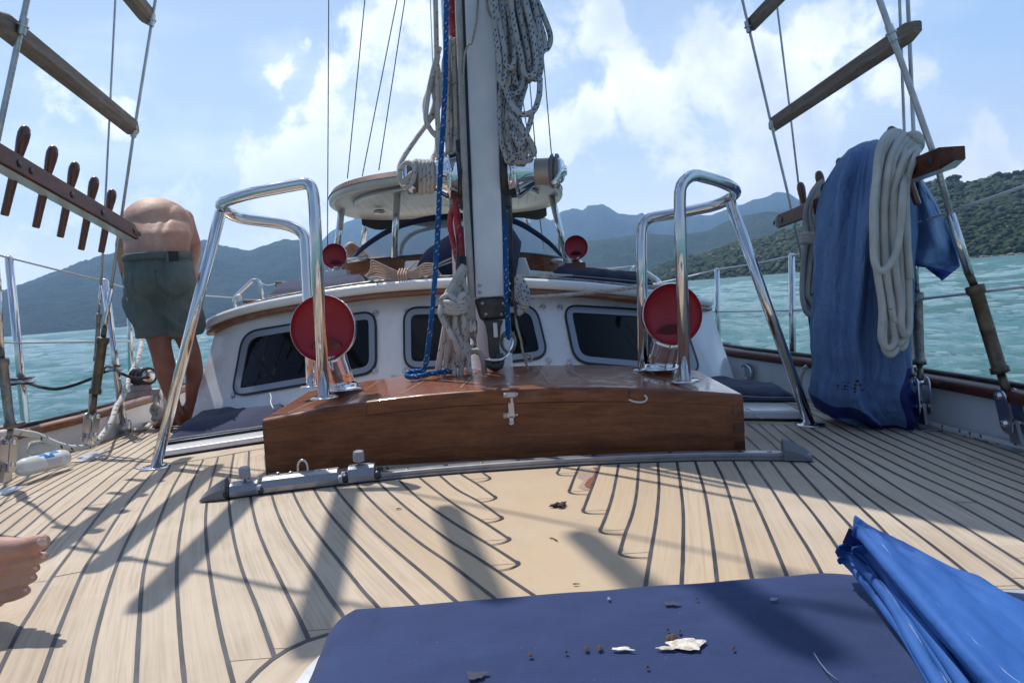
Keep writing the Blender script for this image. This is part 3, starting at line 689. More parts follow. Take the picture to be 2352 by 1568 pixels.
def xyz_on_rail(side, y, dz=0): x = (xl if side < 0 else xr)(y); return V((x+side*.045, y, zd(x, y)+(.15 if side < 0 else .165)+.05+dz))

# ------------------------------------------------------------------ low coachroof plinths with navy cushions
def plinth(name, label, poly, h, cush, clabel, chh, seedc, bul=1.0):
    pts = [D(*p) for p in poly]; g = G(); n = len(pts)
    c = sum(pts, V((0, 0, 0)))/n
    t = thing(name, label, 'coachroof', (c.x, c.y, c.z))
    g.prism([on(p.x, p.y, .004) for p in pts], (0, 0, h)); obj('moulded_base', g, 'gel', t, bevel=.012)
    g = G(); g.tube([on(p.x, p.y, .006) for p in pts], .006, 6, closed=True); obj('base_seal', g, 'black', t)
    # puffy cushion on top
    cp = [D(*p) for p in cush]
    g = G()
    def f(u, v):
        a = cp[0].lerp(cp[1], u); b = cp[3].lerp(cp[2], u); p = a.lerp(b, v)
        e = min(1, (min(u, 1-u)*9))**.45 * min(1, (min(v, 1-v)*6))**.45
        nn = noise.noise(V((p.x*5, p.y*5, seedc)))*.012 + .010*noise.noise(V((p.x*14, p.y*9, seedc+3)))
        return V((p.x, p.y, zd(p.x, p.y)+h+.012+(chh+nn)*e))
    g.grid(f, 36, 20)
    vs = [f(u, 0) for u in [i/20 for i in range(21)]]
    g2 = [V((p.x, p.y, zd(p.x, p.y)+h+.006)) for p in cp]
    g.add([p for p in g2], [[0, 1, 2, 3]]); c_ = obj('cushion', g, 'navy', None, label=clabel, cat='cushion', group=None)
    g = G()
    for a, b in ((0, 1), (1, 2)): g.tube([V((q.x, q.y, zd(q.x, q.y)+h+.030+.006*noise.noise(q*7))) - (V((0,0.0,0))) for q in [cp[a].lerp(cp[b], k/12) + V(((0 if a == 0 else .004), -.004 if a == 0 else 0, 0)) for k in range(13)]], .0018, 5)
    obj('stitching', g, 'seamthread', c_)
    g = G(); g.tube([V((q.x, q.y, zd(q.x, q.y)+h+.013)) for q in [p*1.0 for p in cp]], .007, 6, closed=True); obj('piping', g, 'black', c_)
plinth('coachroof', 'low white coachroof moulding under the cushion left of the wooden chest', [(352,1057),(640,1013),(760,925),(470,975)], .035,
       [(382,1040),(640,1000),(760,905),(480,965)], 'navy cushion lying on the low white moulding left of the chest', .075, 1)
plinth('coachroof', 'low white coachroof moulding under the cushion right of the wooden chest', [(1600,965),(1842,968),(1790,935),(1560,905)], .045,
       [(1640,945),(1834,948),(1790,920),(1560,885)], 'flat navy cushion lying on the white moulding right of the chest', .045, 5)
# ------------------------------------------------------------------ wooden chest in front of the mast
FL, FR = D(612, 1088), D(1712, 1040); BKY = .58
def chest_pt(u, v, k):                     # u left..right, v front..back, k 0 deck .. 1 top
    a = FL.lerp(FR, u); x = a.x*(1-.02*v)+.0*v; y = a.y+BKY*v; cam_ = 4*u*(1-u)
    zt = .212+.050*cam_ + .028*v
    return V((x, y, zd(x, y)+.002+(zt-zd(x, y)*0)*k))
chest = thing('deck_chest', 'long varnished mahogany chest with hinged lid standing across the foredeck', 'chest', chest_pt(.5, .5, 0))
UL, UR = .232, .775                        # lid between these
def shell(g, u0, u1, v0, v1, k0, k1, nu=24, rnd=.012, mitop=1):
    # box following the cambered top, with a rounded front top edge
    prof = [(v0, k0)]+[(v0, k1-(k1-k0)*.0-rnd/.24)]
    for i in range(1, 6):
        a = pi/2*i/5; prof.append((v0+rnd/BKY*(1-cos(a)), k1-rnd/.24*(1-sin(a))))
    prof += [(v0+(v1-v0)*t, k1) for t in (.3, .6, .9)]+[(v1, k1), (v1, k0)]
    m = len(prof); vs = []
    for i in range(nu+1):
        u = u0+(u1-u0)*i/nu
        for v, k in prof: vs.append(chest_pt(u, v, k))
    for i in range(nu):
        for j in range(m-1): g.add([vs[i*m+j], vs[(i+1)*m+j], vs[(i+1)*m+j+1], vs[i*m+j+1]], [[0, 1, 2, 3]], smooth=False, mi=(mitop if 6 <= j <= m-3 else 0))
    for i in (0, nu): g.add([vs[i*m+j] for j in range(m)], [list(range(m)) if i else list(range(m))[::-1]], smooth=False)
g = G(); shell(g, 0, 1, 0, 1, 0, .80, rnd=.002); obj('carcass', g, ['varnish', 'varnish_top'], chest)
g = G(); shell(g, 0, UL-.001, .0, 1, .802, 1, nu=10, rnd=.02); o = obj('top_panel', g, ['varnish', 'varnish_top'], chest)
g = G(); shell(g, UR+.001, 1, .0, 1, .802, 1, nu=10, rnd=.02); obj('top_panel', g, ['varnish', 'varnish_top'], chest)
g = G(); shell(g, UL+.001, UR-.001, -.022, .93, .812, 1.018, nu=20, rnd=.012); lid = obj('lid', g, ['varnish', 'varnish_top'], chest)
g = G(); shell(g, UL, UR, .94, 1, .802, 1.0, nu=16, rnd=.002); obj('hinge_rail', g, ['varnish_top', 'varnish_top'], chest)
def hstrip(u0, v0, u1, v1, wd, kk):        # pale inlay lines on the lid top
    n = 10; vs = []
    a, b = chest_pt(u0, v0, kk), chest_pt(u1, v1, kk); d = (b-a); d.z = 0; d.normalize(); nx = V((d.y, -d.x, 0))*wd/2
    for i in range(n+1):
        p = chest_pt(u0+(u1-u0)*i/n, v0+(v1-v0)*i/n, kk); p.z += .0015; vs += [p-nx, p+nx]
    return vs, [[2*i, 2*i+1, 2*i+3, 2*i+2] for i in range(n)]
for s_ in ((.30,.12,.36,.90),(.43,.12,.46,.90),(.62,.12,.605,.90),(.71,.12,.665,.90),(.25,.12,.76,.12)): g = G(); g.add(*hstrip(*s_, .008 if s_[1] != s_[3] else .004, 1.018)); obj('inlay', g, 'inlay', lid)
for s_ in ((.05,.08,.13,.95),(.18,.1,.20,.9),(.80,.95,.92,.2),(.87,.95,.985,.35)): g = G(); g.add(*hstrip(*s_, .005, 1.0)); obj('inlay', g, 'inlay', chest)
MT['endgrain'] = mat('end_grain', (.075, .024, .011), .32, coat=.6)
# corner joints seen as darker end grain
g = G()
for u, s_ in ((0, 1), (1, -1)):
    for k0 in ((.08, .20), (.36, .52), (.66, .82)):
        g = G(); a = chest_pt(u, 0, k0[0]); b = chest_pt(u, 0, k0[1]); wd = .038*s_
        g.add([a+V((0, -.0015, 0)), a+V((wd, -.0015, 0)), b+V((wd, -.0015, 0)), b+V((0, -.0015, 0))], [[0, 1, 2, 3] if s_ > 0 else [3, 2, 1, 0]], smooth=False)
        obj('finger_joint', g, 'endgrain', chest)
# latch
def front(px, py, dy=0):                   # point on the chest's front face
    y = FL.lerp(FR, (px-612)/1100).y; p = P(px, py, y-dy); return p
lat = thing_l = None
g = G()
for py, h in ((906, 13), (953, 12)):
    a = front(1174, py, .004 if py > 930 else .018); g.box(a, (.058, .004, .018), bev=.0015)
    for dx in (-.021, .021): g.lathe([(0, 0), (.0065, 0), (.0065, -.003), (0, -.0035)], a+V((dx, -.004, 0)), (0, 1, 0), 12)
g.box(front(1174, 930, .012), (.022, .006, .062), bev=.002); g.box(front(1176, 928, .018), (.010, .006, .05), bev=.002)
g.box(front(1175, 966, .014), (.016, .006, .026), bev=.002); g.sphere(front(1175, 972, .016), .011, 2, (1, .4, .8))
obj('latch', g, 'satin', chest)
for px, py in ((958, 866), (1335, 848)):
    y = FL.y+BKY*.92; p = P(px, py, y); g = G(); g.box(p, (.048, .028, .005), bev=.001); g.tube([p+V((-.024, .004, .004)), p+V((.024, .004, .004))], .004, 8); obj('hinge', g, 'steel', chest)
g = G(); g.tube([front(*q, .012) for q in ((1422, 908), (1440, 916), (1462, 923), (1480, 922), (1486, 914), (1480, 907))], .0038, 8, smoothpts=5)
obj('lanyard', g, mat('white_cord', (.62, .60, .55), .8), chest)

# ------------------------------------------------------------------ curved sheet track with cars
tr = [D(458, 1155, .0), D(700, 1124), D(960, 1096), D(1176, 1079), D(1400, 1066), D(1620, 1059), D(1800, 1059), D(1868, 1062)]
trc = catmull(tr, 10)
def tpt(s_):                               # position and direction along the track, 0..1
    i = min(int(s_*(len(trc)-1)), len(trc)-2); f = s_*(len(trc)-1)-i; p = trc[i].lerp(trc[i+1], f); t = trc[min(i+2, len(trc)-1)]-trc[max(i-1, 0)]; t.normalize(); return p, t
def sx_of(px):                             # track parameter nearest to a pixel column
    best = min(range(400), key=lambda k: abs(proj(tpt(k/399)[0])[0]-px)); return best/399
def proj(p):
    d = p-CAM; z = d.dot(_F); return CX+F_PX*d.dot(_R)/z, CY-F_PX*d.dot(_U)/z
track = thing('sheet_track', 'curved grey metal sheet track bolted across the deck before the chest', 'track', tr[3])
def ext(g, s0, s1, sec, n=40, smooth=False, back=0.0):
    m = len(sec); vs = []
    for i in range(n+1):
        p, t = tpt(s0+(s1-s0)*i/n); nrm = V((-t.y, t.x, 0)); 
        if nrm.y < 0: nrm = -nrm
        vs += [V((p.x, p.y, zd(p.x, p.y)))+nrm*(a+back)+V((0, 0, b)) for a, b in sec]
    g.add(vs, [[i*m+j, (i+1)*m+j, (i+1)*m+(j+1) % m, i*m+(j+1) % m] for i in range(n) for j in range(m)]+[list(range(m)), list(range(n*m, n*m+m))[::-1]], smooth=smooth)
Wt = .042
g = G(); ext(g, .03, .985, [(0, .0), (0, .012), (.006, .012), (.006, .017), (0, .017), (0, .026), (.004, .029), (Wt-.004, .029), (Wt, .026), (Wt, .017), (Wt-.006, .017), (Wt-.006, .012), (Wt, .012), (Wt, 0)], 60)
obj('rail', g, 'alu', track)
g = G(); ext(g, .02, .99, [(-.006, .001), (-.006, .004), (Wt+.006, .004), (Wt+.006, .001)], 60); obj('base_pad', g, 'black', track)
for k in range(13):
    p, t = tpt(.27+k*.056); p = V((p.x, p.y, zd(p.x, p.y)))+V((0, Wt/2, .0295)); g = G(); g.lathe([(.0045, 0), (.0075, 0), (.0085, .0012), (.0045, .0012)], p, (0, 0, 1), 14); g.lathe([(.0, -.001), (.0042, -.001), (.0042, .0004), (0, .0004)], p, (0, 0, 1), 8); obj('bolt', g, 'blackm' if k % 2 else 'satin', track)
# end caps: wedge toes
def cap_(s0, s1, g):
    n = 8; vs = []
    for i in range(n+1):
        f = i/n; p, t = tpt(s0+(s1-s0)*f); base = V((p.x, p.y, zd(p.x, p.y))); h = .062*(1-f)**.85+.006; w0 = .012*(f**1.5)
        nrm = V((-t.y, t.x, 0)); nrm = nrm if nrm.y > 0 else -nrm
        vs += [base+nrm*(-.016+w0), base+nrm*(-.016+w0)+V((0, 0, h*.55)), base+nrm*(.0+w0)+V((0, 0, h)), base+nrm*(Wt-.004-w0)+V((0, 0, h)), base+nrm*(Wt+.012-w0)+V((0, 0, h*.55)), base+nrm*(Wt+.012-w0)]
    g.add([v+V((0, 0, .005)) for v in vs], [[i*6+j, (i+1)*6+j, (i+1)*6+(j+1) % 6, i*6+(j+1) % 6] for i in range(n) for j in range(6)]+[list(range(6)), list(range(n*6, n*6+6))[::-1]], smooth=False)
s_a = sx_of(458); s_b = sx_of(522); g = G(); cap_(s_b, 0.0, g); obj('end_cap', g, 'plastic_g', track, label='left-hand wedge-shaped end cap', bevel=.003)
g = G(); cap_(sx_of(1800), 1.0, g); obj('end_cap', g, 'plastic_g', track, label='right-hand wedge-shaped end cap', bevel=.003)
def car(px0, px1, h, name, label, knob=None, shackle=None):
    s0, s1 = sx_of(px0), sx_of(px1); p, t = tpt((s0+s1)/2)
    c = thing(name, label, 'track car', V((p.x, p.y, zd(p.x, p.y))), 'cars sliding on the curved track')
    g = G(); ext(g, s0, s1, [(-.012, .007), (-.014, h*.45), (-.006, h*.86), (.006, h), (Wt-.006, h), (Wt+.006, h*.86), (Wt+.014, h*.45), (Wt+.012, .007)], 6); obj('body', g, 'alu', c, bevel=.002)
    for ss, e in ((s0, -1), (s1, 1)):
        q, tt = tpt(ss); g = G(); q = V((q.x, q.y, zd(q.x, q.y)))
        for yy in (-.004, Wt+.004):
            g.lathe([(0, 0), (.012, .0), (.016, .004), (.016, .016), (.010, .021), (0, .021)], q+V((0, yy, h*.40))-(tt*.0), tt*e*(1 if tt.x > 0 else -1), 14)
        obj('bumper', g, 'blackm' if knob else 'plastic_l', c)
    if knob:
        q, tt = tpt(sx_of(knob)); q = V((q.x, q.y+Wt/2, zd(q.x, q.y)+h)); g = G()
        prof = [(0, -.004), (.004, -.004), (.004, .012), (.017, .013)]
        for k in range(5): z = .014+k*.0062; prof += [(.0195, z), (.0195, z+.0038), (.0175, z+.0042), (.0175, z+.006)]
        prof += [(.019, .046), (.016, .049), (.006, .0505), (0, .0505)]
        g.lathe(prof, q, (.04, -.06, 1), 22); obj('plunger_knob', g, 'plastic_l', c)
    if shackle:
        q, tt = tpt(sx_of(shackle)); q = V((q.x, q.y+Wt/2, zd(q.x, q.y)+h)); g = G()
        g.tube([q+V((-.016, 0, -.004)), q+V((-.017, 0, .02)), q+V((-.011, 0, .036)), q+V((0, 0, .042)), q+V((.011, 0, .036)), q+V((.017, 0, .02)), q+V((.016, 0, -.004))], .0042, 8, smoothpts=4); obj('bail', g, 'satin', c)
        for dx in (-.09, -.045, .045, .085):
            g = G(); g.lathe([(0, 0), (.0075, 0), (.0065, .0035), (0, .0045)], q+V((dx, .004, 0)), (0, 0, 1), 12); obj('rivet', g, 'satin', c)
car(530, 596, .052, 'track_car', 'small grey track car with ribbed knob next to the left end cap', knob=560)
car(606, 780, .058, 'track_car', 'longest grey track car with an upright metal bail and rivets', shackle=694)
car(800, 862, .062, 'track_car', 'grey track car with ribbed knob nearest the middle of the track', knob=826)
# ------------------------------------------------------------------ granny bars by the mast
def flange(p, r, t, name='base_flange', m='steel', nz_=(0, 0, 1)):
    g = G(); g.lathe([(0, .0), (r, .0), (r, .004), (r*.86, .008), (r*.5, .009), (0, .009)], p, nz_, 24); obj(name, g, m, t)
TB = .0235
def topz(px, py, z):                        # point on the horizontal plane z seen at a pixel
    r = ray(px, py); return CAM+r*((z-CAM.z)/r.z)
gl = thing('mast_guard_rail', 'steel tube guard rail left of the mast, one leg splayed to the deck', 'guard rail', D(742, 915))
b1 = P(744, 912, 2.79); b2 = P(716, 888, 3.08); foot = D(358, 1072, .004)
path = [b1, P(722, 470, 2.84), P(716, 418, 2.84), P(560, 447, 2.90), P(498, 470, 3.0), P(540, 500, 3.10), P(660, 516, 3.12), P(700, 535, 3.12), P(708, 700, 3.10), b2]
g = G(); g.tube(bendpath(path, [.1, .10, .12, .08, .10, .12, .05, .1]), TB, 14); obj('hoop', g, 'steel', gl)
g = G(); g.tube([P(507, 486, 3.0), foot], TB*.98, 14); obj('leg', g, 'steel', gl)
g = G(); g.tube([P(716, 690, 3.10)-V((0, 0, 0)), b2], TB*.9, 12)
flange(b1+V((0, 0, -.004)), .055, gl); flange(b2, .05, gl); flange(foot-V((0, 0, .003)), .065, gl)
gr = thing('mast_guard_rail', 'steel tube guard rail right of the mast, one leg splayed to the deck', 'guard rail', D(1573, 915))
b1 = P(1573, 874, 2.76); b2 = P(1478, 850, 3.08); foot = D(1860, 974, .004)
path = [b1, P(1561, 470, 2.80), P(1563, 424, 2.80), P(1590, 400, 2.82), P(1660, 418, 2.88), P(1698, 440, 2.95), P(1655, 470, 3.05), P(1560, 490, 3.10), P(1476, 502, 3.12), P(1473, 560, 3.11), b2]
g = G(); g.tube(bendpath(path, [.05, .03, .05, .08, .05, .09, .1, .06, .1]), TB, 14); obj('hoop', g, 'steel', gr)
g = G(); g.tube([P(1677, 462, 2.98), foot], TB*.95, 14); obj('leg', g, 'steel', gr)
flange(b1+V((0, 0, -.004)), .055, gr); flange(b2, .05, gr); flange(foot-V((0, 0, .003)), .062, gr)

# ------------------------------------------------------------------ cowl vents, chromed outside, red inside
def cowl(name, label, c, R, base, rp, yaw, face, pitch=0.0):
    t = thing(name, label, 'cowl vent', base, 'chrome cowl ventilators with red mouths')
    d = V((sin(yaw)*cos(pitch), -cos(yaw)*cos(pitch), sin(pitch)))          # mouth direction
    xd = V((0, 0, 1))
    prof = [(R, 0), (R*1.004, -.002), (R*.99, -R*.18), (R*.90, -R*.45), (R*.72, -R*.72), (R*.42, -R*.92), (R*.15, -R*.985), (0, -R)]
    g = G(); g.lathe([(R*.98, .001), (R*.985, .004), (R*.998, .004), (R*1.006, 0)] + prof[1:], c, d, 40, xd)
    tp = c-d*R*.45-V((0, 0, R*.74)); g.tube([base, base.lerp(tp, .5), base.lerp(tp, .85), tp], [rp, rp*.98, rp*1.0, rp*1.05], 28)
    obj('cowl', g, 'chrome', t)
    g = G(); g.lathe([(R*.985, .0055), (R*.97, .002), (R*.95, -R*.06), (R*.88, -R*.16), (R*.68, -R*.27), (R*.40, -R*.34), (R*.12, -R*.36), (0, -R*.362)], c, d, 40, xd); obj('red_lining', g, 'red', t)
    # throat ring at the bottom of the bowl
    up = V((0, 0, 1)); sd = d.cross(up).normalized(); cc = c - d*R*.20 - up*R*.58
    g = G(); g.tube([cc + sd*cos(a)*R*.46 + (d*.16+up*.62)*sin(a)*R*.42 for a in [2*pi*k/28 for k in range(28)]], R*.018, 8, closed=True)
    g.add([cc + (d*.22 - up*.66)*.0 + sd*cos(2*pi*k/28)*R*.45 + (d*.16+up*.62)*sin(2*pi*k/28)*R*.41 - (d*-.22+up*.9)*(-.004) for k in range(28)], [list(range(28))])
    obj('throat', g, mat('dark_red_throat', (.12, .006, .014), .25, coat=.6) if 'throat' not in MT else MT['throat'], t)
    g = G(); g.lathe([(0, 0), (rp*1.45, 0), (rp*1.45, .004), (rp*1.2, .010), (rp*1.12, .014), (rp*1.12, .022), (rp*1.0, .026)], base, (0, 0, 1), 30); obj('deck_plate', g, 'chrome', t)
    return t
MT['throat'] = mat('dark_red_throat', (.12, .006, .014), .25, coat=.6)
cowl('cowl_vent', 'large chrome cowl vent with red mouth, behind the left guard rail', P(741, 754, 2.93), .137, P(785, 893, 3.04), .062, radians(-6), 1, radians(4))
cowl('cowl_vent', 'large chrome cowl vent with red mouth, behind the right guard rail', P(1545, 722, 2.93), .127, P(1517, 846, 3.04), .066, radians(8), 1, radians(4))

# ------------------------------------------------------------------ pilothouse / cabin trunk
cab = thing('cabin', 'white cabin trunk with four dark windows across its slanted front', 'cabin', on(-.15, 4.4))
# front face: bottom line and top line (pixel, depth), left to right
BOT = [P(436, 975, 4.30), P(620, 945, 4.02), P(900, 900, 3.90), P(1160, 880, 3.86), P(1440, 880, 3.90), P(1640, 890, 4.02), P(1694, 893, 4.28)]
TOP = [P(497, 752, 4.48), P(620, 722, 4.28), P(860, 672, 4.20), P(1100, 655, 4.18), P(1340, 662, 4.20), P(1540, 690, 4.28), P(1632, 706, 4.46)]
def spl(ps, u):
    q = catmull(ps, 10); s_ = u*(len(q)-1); i = min(int(s_), len(q)-2); return q[i].lerp(q[i+1], s_-i)
QB, QT = catmull(BOT, 10), catmull(TOP, 10)
def qs(q, u): s_ = u*(len(q)-1); i = min(max(int(s_), 0), len(q)-2); return q[i].lerp(q[i+1], s_-i)
def face(u, v, off=0.0):
    p = qs(QB, u).lerp(qs(QT, u), v)
    if off:
        a = qs(QB, min(1, u+.02)).lerp(qs(QT, min(1, u+.02)), v)-qs(QB, max(0, u-.02)).lerp(qs(QT, max(0, u-.02)), v); b = qs(QT, u)-qs(QB, u); n = a.cross(b).normalized(); n = n if n.y < 0 else -n; p = p+n*off
    return p
def uv_at(px, py, it=30):                   # face coordinates under a pixel
    u, v = .5, .5
    for _ in range(it):
        x, y = proj(face(u, v)); xu, yu = proj(face(min(u+.01, 1), v)); xv, yv = proj(face(u, v+.01))
        a, b, c, d = (xu-x)/.01, (xv-x)/.01, (yu-y)/.01, (yv-y)/.01; det = a*d-b*c
        du = ((px-x)*d-(py-y)*b)/det; dv = ((py-y)*a-(px-x)*c)/det; u = min(.985, max(.0, u+du*.7)); v = v+dv*.7
    return u, v
g = G(); g.grid(lambda u, v: face(u, v*1.12-.12), 60, 8); g.f = [list(reversed(f)) for f in g.f]
def sidewall(q0, q1, dx0, dx1):
    back0 = q0+V((dx0, 4.2, .0)); back1 = q1+V((dx1, 4.2, .0)); g.grid(lambda u, v: (q0.lerp(q1, v*1.15-.15)).lerp(back0.lerp(back1, v*1.15-.15), u), 6, 4)
sidewall(QB[0], QT[0], -.02, .06); sidewall(QB[-1], QT[-1], -.1, -.16)
obj('front_wall', g, 'gel', cab)
# roof slab with rounded edge, brown rubbing strip beneath
EDGE = [P(470, 748, 4.50), P(520, 722, 4.34), P(640, 694, 4.16), P(860, 662, 4.06), P(1100, 649, 4.03), P(1340, 658, 4.06), P(1540, 680, 4.16), P(1622, 692, 4.36), P(1634, 694, 4.6)]
QE = catmull([EDGE[0]+V((.0, 3.9, .03))]+[EDGE[0]+V((-.01, .5, 0))]+EDGE+[EDGE[-1]+V((-.03, .6, 0)), EDGE[-1]+V((-.15, 3.8, .05))], 8)
ctr = V((-.2, 6.0, 0))
def inward(p, d):
    q = V((ctr.x+(p.x-ctr.x)*.2, max(p.y+.6, 5.2) if p.y < 5 else p.y, 0)); n = V((q.x-p.x, q.y-p.y, 0)).normalized(); return p+n*d
sec = [(0.05, -.030), (.012, -.026), (.0, -.008), (.0, .010), (.012, .026), (.045, .031)]
g = G(); nE = len(QE)-1
g.grid(lambda u, v: inward(QE[int(round(v*nE))], sec[int(round(u*5))][0])+V((0, 0, sec[int(round(u*5))][1])), 5, nE)
obj('roof_edge', g, 'gel', cab)
g = G(); sec2 = [(.06, -.062), (.022, -.060), (.008, -.050), (.008, -.034), (.022, -.029)]
g.grid(lambda u, v: inward(QE[int(round(v*nE))], sec2[int(round(u*4))][0])+V((0, 0, sec2[int(round(u*4))][1])), 4, nE); obj('rubbing_strip', g, 'trim', cab)
g = G(); sec3 = [(.045, .031), (.10, .034), (.5, .05), (.9, .062)]
g.grid(lambda u, v: inward(QE[int(round(v*nE))], [.045, .16, .5, 1.0][int(round(u*3))])+V((0, 0, [.031, .036, .05, .062][int(round(u*3))])), 3, nE)
mid = [inward(QE[k], 1.0)+V((0, 0, .062)) for k in range(nE+1)]
g.add(mid, [list(range(nE+1))], smooth=True); obj('roof', g, 'cream', cab)
g = G(); g.tube([inward(QE[k], .09)+V((0, 0, .040)) for k in range(nE+1)], .009, 6); g2_ = g; obj('roof_track', g, 'greybronze', cab)
# soffit between roof edge and wall
g = G(); g.grid(lambda u, v: inward(QE[int(round(v*nE))], [.04, .45][int(round(u))])+V((0, 0, -.032)), 1, nE); obj('soffit', g, 'cream', cab)
# windows
def rrect(px_pts, rad=.22, n=6):            # rounded quad in pixel space
    out = []
    for i in range(4):
        a, b, c = px_pts[i-1], px_pts[i], px_pts[(i+1) % 4]
        for j in range(n+1):
            t = j/n; la = rad*min(1, 90/max(1, sqrt((a[0]-b[0])**2+(a[1]-b[1])**2))); lc = rad*min(1, 90/max(1, sqrt((c[0]-b[0])**2+(c[1]-b[1])**2)))
            la, lc = [min(.45, rad*110/max(60, sqrt((q[0]-b[0])**2+(q[1]-b[1])**2))) for q in (a, c)]
            p1 = (b[0]+(a[0]-b[0])*la, b[1]+(a[1]-b[1])*la); p2 = (b[0]+(c[0]-b[0])*lc, b[1]+(c[1]-b[1])*lc)
            out.append(tuple(p1[k]*(1-t)**2+b[k]*2*t*(1-t)+p2[k]*t*t for k in (0, 1)))
        d_ = px_pts[(i+2) % 4]; lb = min(.45, rad*110/max(60, sqrt((b[0]-c[0])**2+(b[1]-c[1])**2))); e0 = out[-1]; e1 = (c[0]+(b[0]-c[0])*lb, c[1]+(b[1]-c[1])*lb)
        for j in range(1, 9): out.append((e0[0]+(e1[0]-e0[0])*j/9, e0[1]+(e1[1]-e0[1])*j/9))
    return out
def shrink(pts, d):
    cx = sum(p[0] for p in pts)/len(pts); cy = sum(p[1] for p in pts)/len(pts); n = len(pts); out = []
    for i in range(n):
        a, b = pts[i-1], pts[(i+1) % n]; tx, ty = b[0]-a[0], b[1]-a[1]; L = sqrt(tx*tx+ty*ty) or 1; nx, ny = -ty/L, tx/L
        if (cx-pts[i][0])*nx+(cy-pts[i][1])*ny < 0: nx, ny = -nx, -ny
        out.append((pts[i][0]+nx*d, pts[i][1]+ny*d))
    return out
WIN = [([(560, 762), (866, 712), (868, 858), (532, 915)], 'window'), ([(926, 706), (1098, 704), (1098, 842), (928, 852)], 'window'), ([(1112, 704), (1232, 700), (1262, 824), (1112, 842)], 'window'), ([(1290, 700), (1562, 716), (1612, 862), (1318, 836)], 'window')]
_uvc = {}
def f3(p, off):
    k = (round(p[0], 1), round(p[1], 1))
    if k not in _uvc: _uvc[k] = uv_at(*p)
    return face(*_uvc[k], off)
for k, (q, nm) in enumerate(WIN):
    o0 = rrect(q, .34); o1 = shrink(o0, 5); o2 = shrink(o0, 18); m = len(o0)
    A = [f3(p, .004) for p in o0]; A2 = [f3(p, .012) for p in o0]; Bk = [f3(p, .013) for p in o1]; Ck = [f3(p, .013) for p in o2]; Dk = [f3(p, .006) for p in o2]
    g = G(); g.add(Bk+Ck+Dk, [[i, (i+1) % m, m+(i+1) % m, m+i] for i in range(m)]+[[m+i, m+(i+1) % m, 2*m+(i+1) % m, 2*m+i] for i in range(m)], smooth=False)
    wf = obj('window', g, 'frame', cab)
    g = G(); g.add(A+A2+Bk, [[i, (i+1) % m, m+(i+1) % m, m+i] for i in range(m)]+[[m+i, m+(i+1) % m, 2*m+(i+1) % m, 2*m+i] for i in range(m)], smooth=False); obj('gasket', g, 'black', wf)
    cx_, cy_ = sum(p[0] for p in o2)/m, sum(p[1] for p in o2)/m; rg_ = [Dk]+[[f3((p[0]+(cx_-p[0])*t, p[1]+(cy_-p[1])*t), .0065) for p in o2] for t in (.12, .25, .4, .55, .7, .85)]
    g = G(); g.add([p for r_ in rg_ for p in r_]+[f3((cx_, cy_), .0065)], [[r_*m+i, r_*m+(i+1) % m, (r_+1)*m+(i+1) % m, (r_+1)*m+i] for r_ in range(6) for i in range(m)]+[[6*m+i, 6*m+(i+1) % m, 7*m] for i in range(m)]); obj('pane', g, 'glass', wf)
STUDS = [(578,771),(695,740),(864,720),(536,908),(862,852),(905,868),(936,715),(932,852),(1246,706),(1259,829),(1286,707),(1415,708),(1308,832),(1572,730),(1600,868)]
for px, py in STUDS:
    u, v = uv_at(px, py); p = face(u, v, .002); n = (face(u, v, .01)-face(u, v, 0.0001)).normalized(); g = G()
    g.lathe([(.017, 0), (.017, .006), (.012, .010), (.005, .010), (.005, .006), (0, .006)], p, n, 16); obj('snap_stud', g, 'satin', cab)
# roof cushions and small gear lying on the roof
def slab_cushion(name, label, quad, th, m='navydark', seed_=0):
    t = G(); 
    def f(u, v):
        p = quad[0].lerp(quad[1], u).lerp(quad[3].lerp(quad[2], u), v); e = min(1, min(u, 1-u)*14)**.5*min(1, min(v, 1-v)*5)**.5
        return p+V((0, 0, (th+.3*th*noise.noise(V((p.x*6, p.y*6, seed_)))+.2*th*noise.noise(V((p.x*19, p.y*9, seed_))))*e))
    t.grid(f, 40, 14); t.add([q+V((0, 0, -.002)) for q in quad], [[0, 1, 2, 3]]); o = obj(name, t, m, None, label=label, cat='cushion')
    g = G(); g.tube([q+V((0, 0, th*.35)) for q in [quad[0].lerp(quad[1], k/16) for k in range(17)]], .002, 5); obj('stitching', g, 'seamthread', o)
slab_cushion('cushion', 'long rolled navy cushion on the left of the cabin roof', [P(612, 688, 4.35), P(836, 655, 4.28), P(846, 640, 4.9), P(640, 664, 4.9)], .05, 'navy', 2)
slab_cushion('cushion', 'dark rain-stained cushion cover on the right of the cabin roof', [P(1262, 634, 4.35), P(1505, 656, 4.42), P(1478, 640, 5.0), P(1290, 622, 5.0)], .048, 'navydark', 8)

# second step: wooden coaming with white edge, windscreen, hardtop
top = thing('doghouse_coaming', 'varnished wood coaming at the aft end of the cabin roof below the windscreen', 'coaming', P(1040, 640, 5.2))
g = G()
cm = [P(770, 640, 5.6), P(800, 632, 5.2), P(1040, 612, 5.0), P(1190, 612, 5.0), P(1292, 622, 5.2), P(1300, 628, 5.6)]
cmq = catmull(cm, 8)
g.grid(lambda u, v: cmq[int(round(u*(len(cmq)-1)))]+V((0, 0, .105*v-.02)), len(cmq)-1, 1, smooth=False); obj('wood_panel', g, 'varnish', top)
g = G(); g.tube([p+V((0, .01, .09)) for p in cmq], .012, 8); obj('rail', g, 'blackm', top)
for px in (806, 1254):
    g = G(); a = P(px-8, 599 if px < 1000 else 597, 5.15); b = P(px+38, 592 if px < 1000 else 600, 5.1); g.tube([a, b], .018, 12); obj('end_fitting', g, 'satin', top)
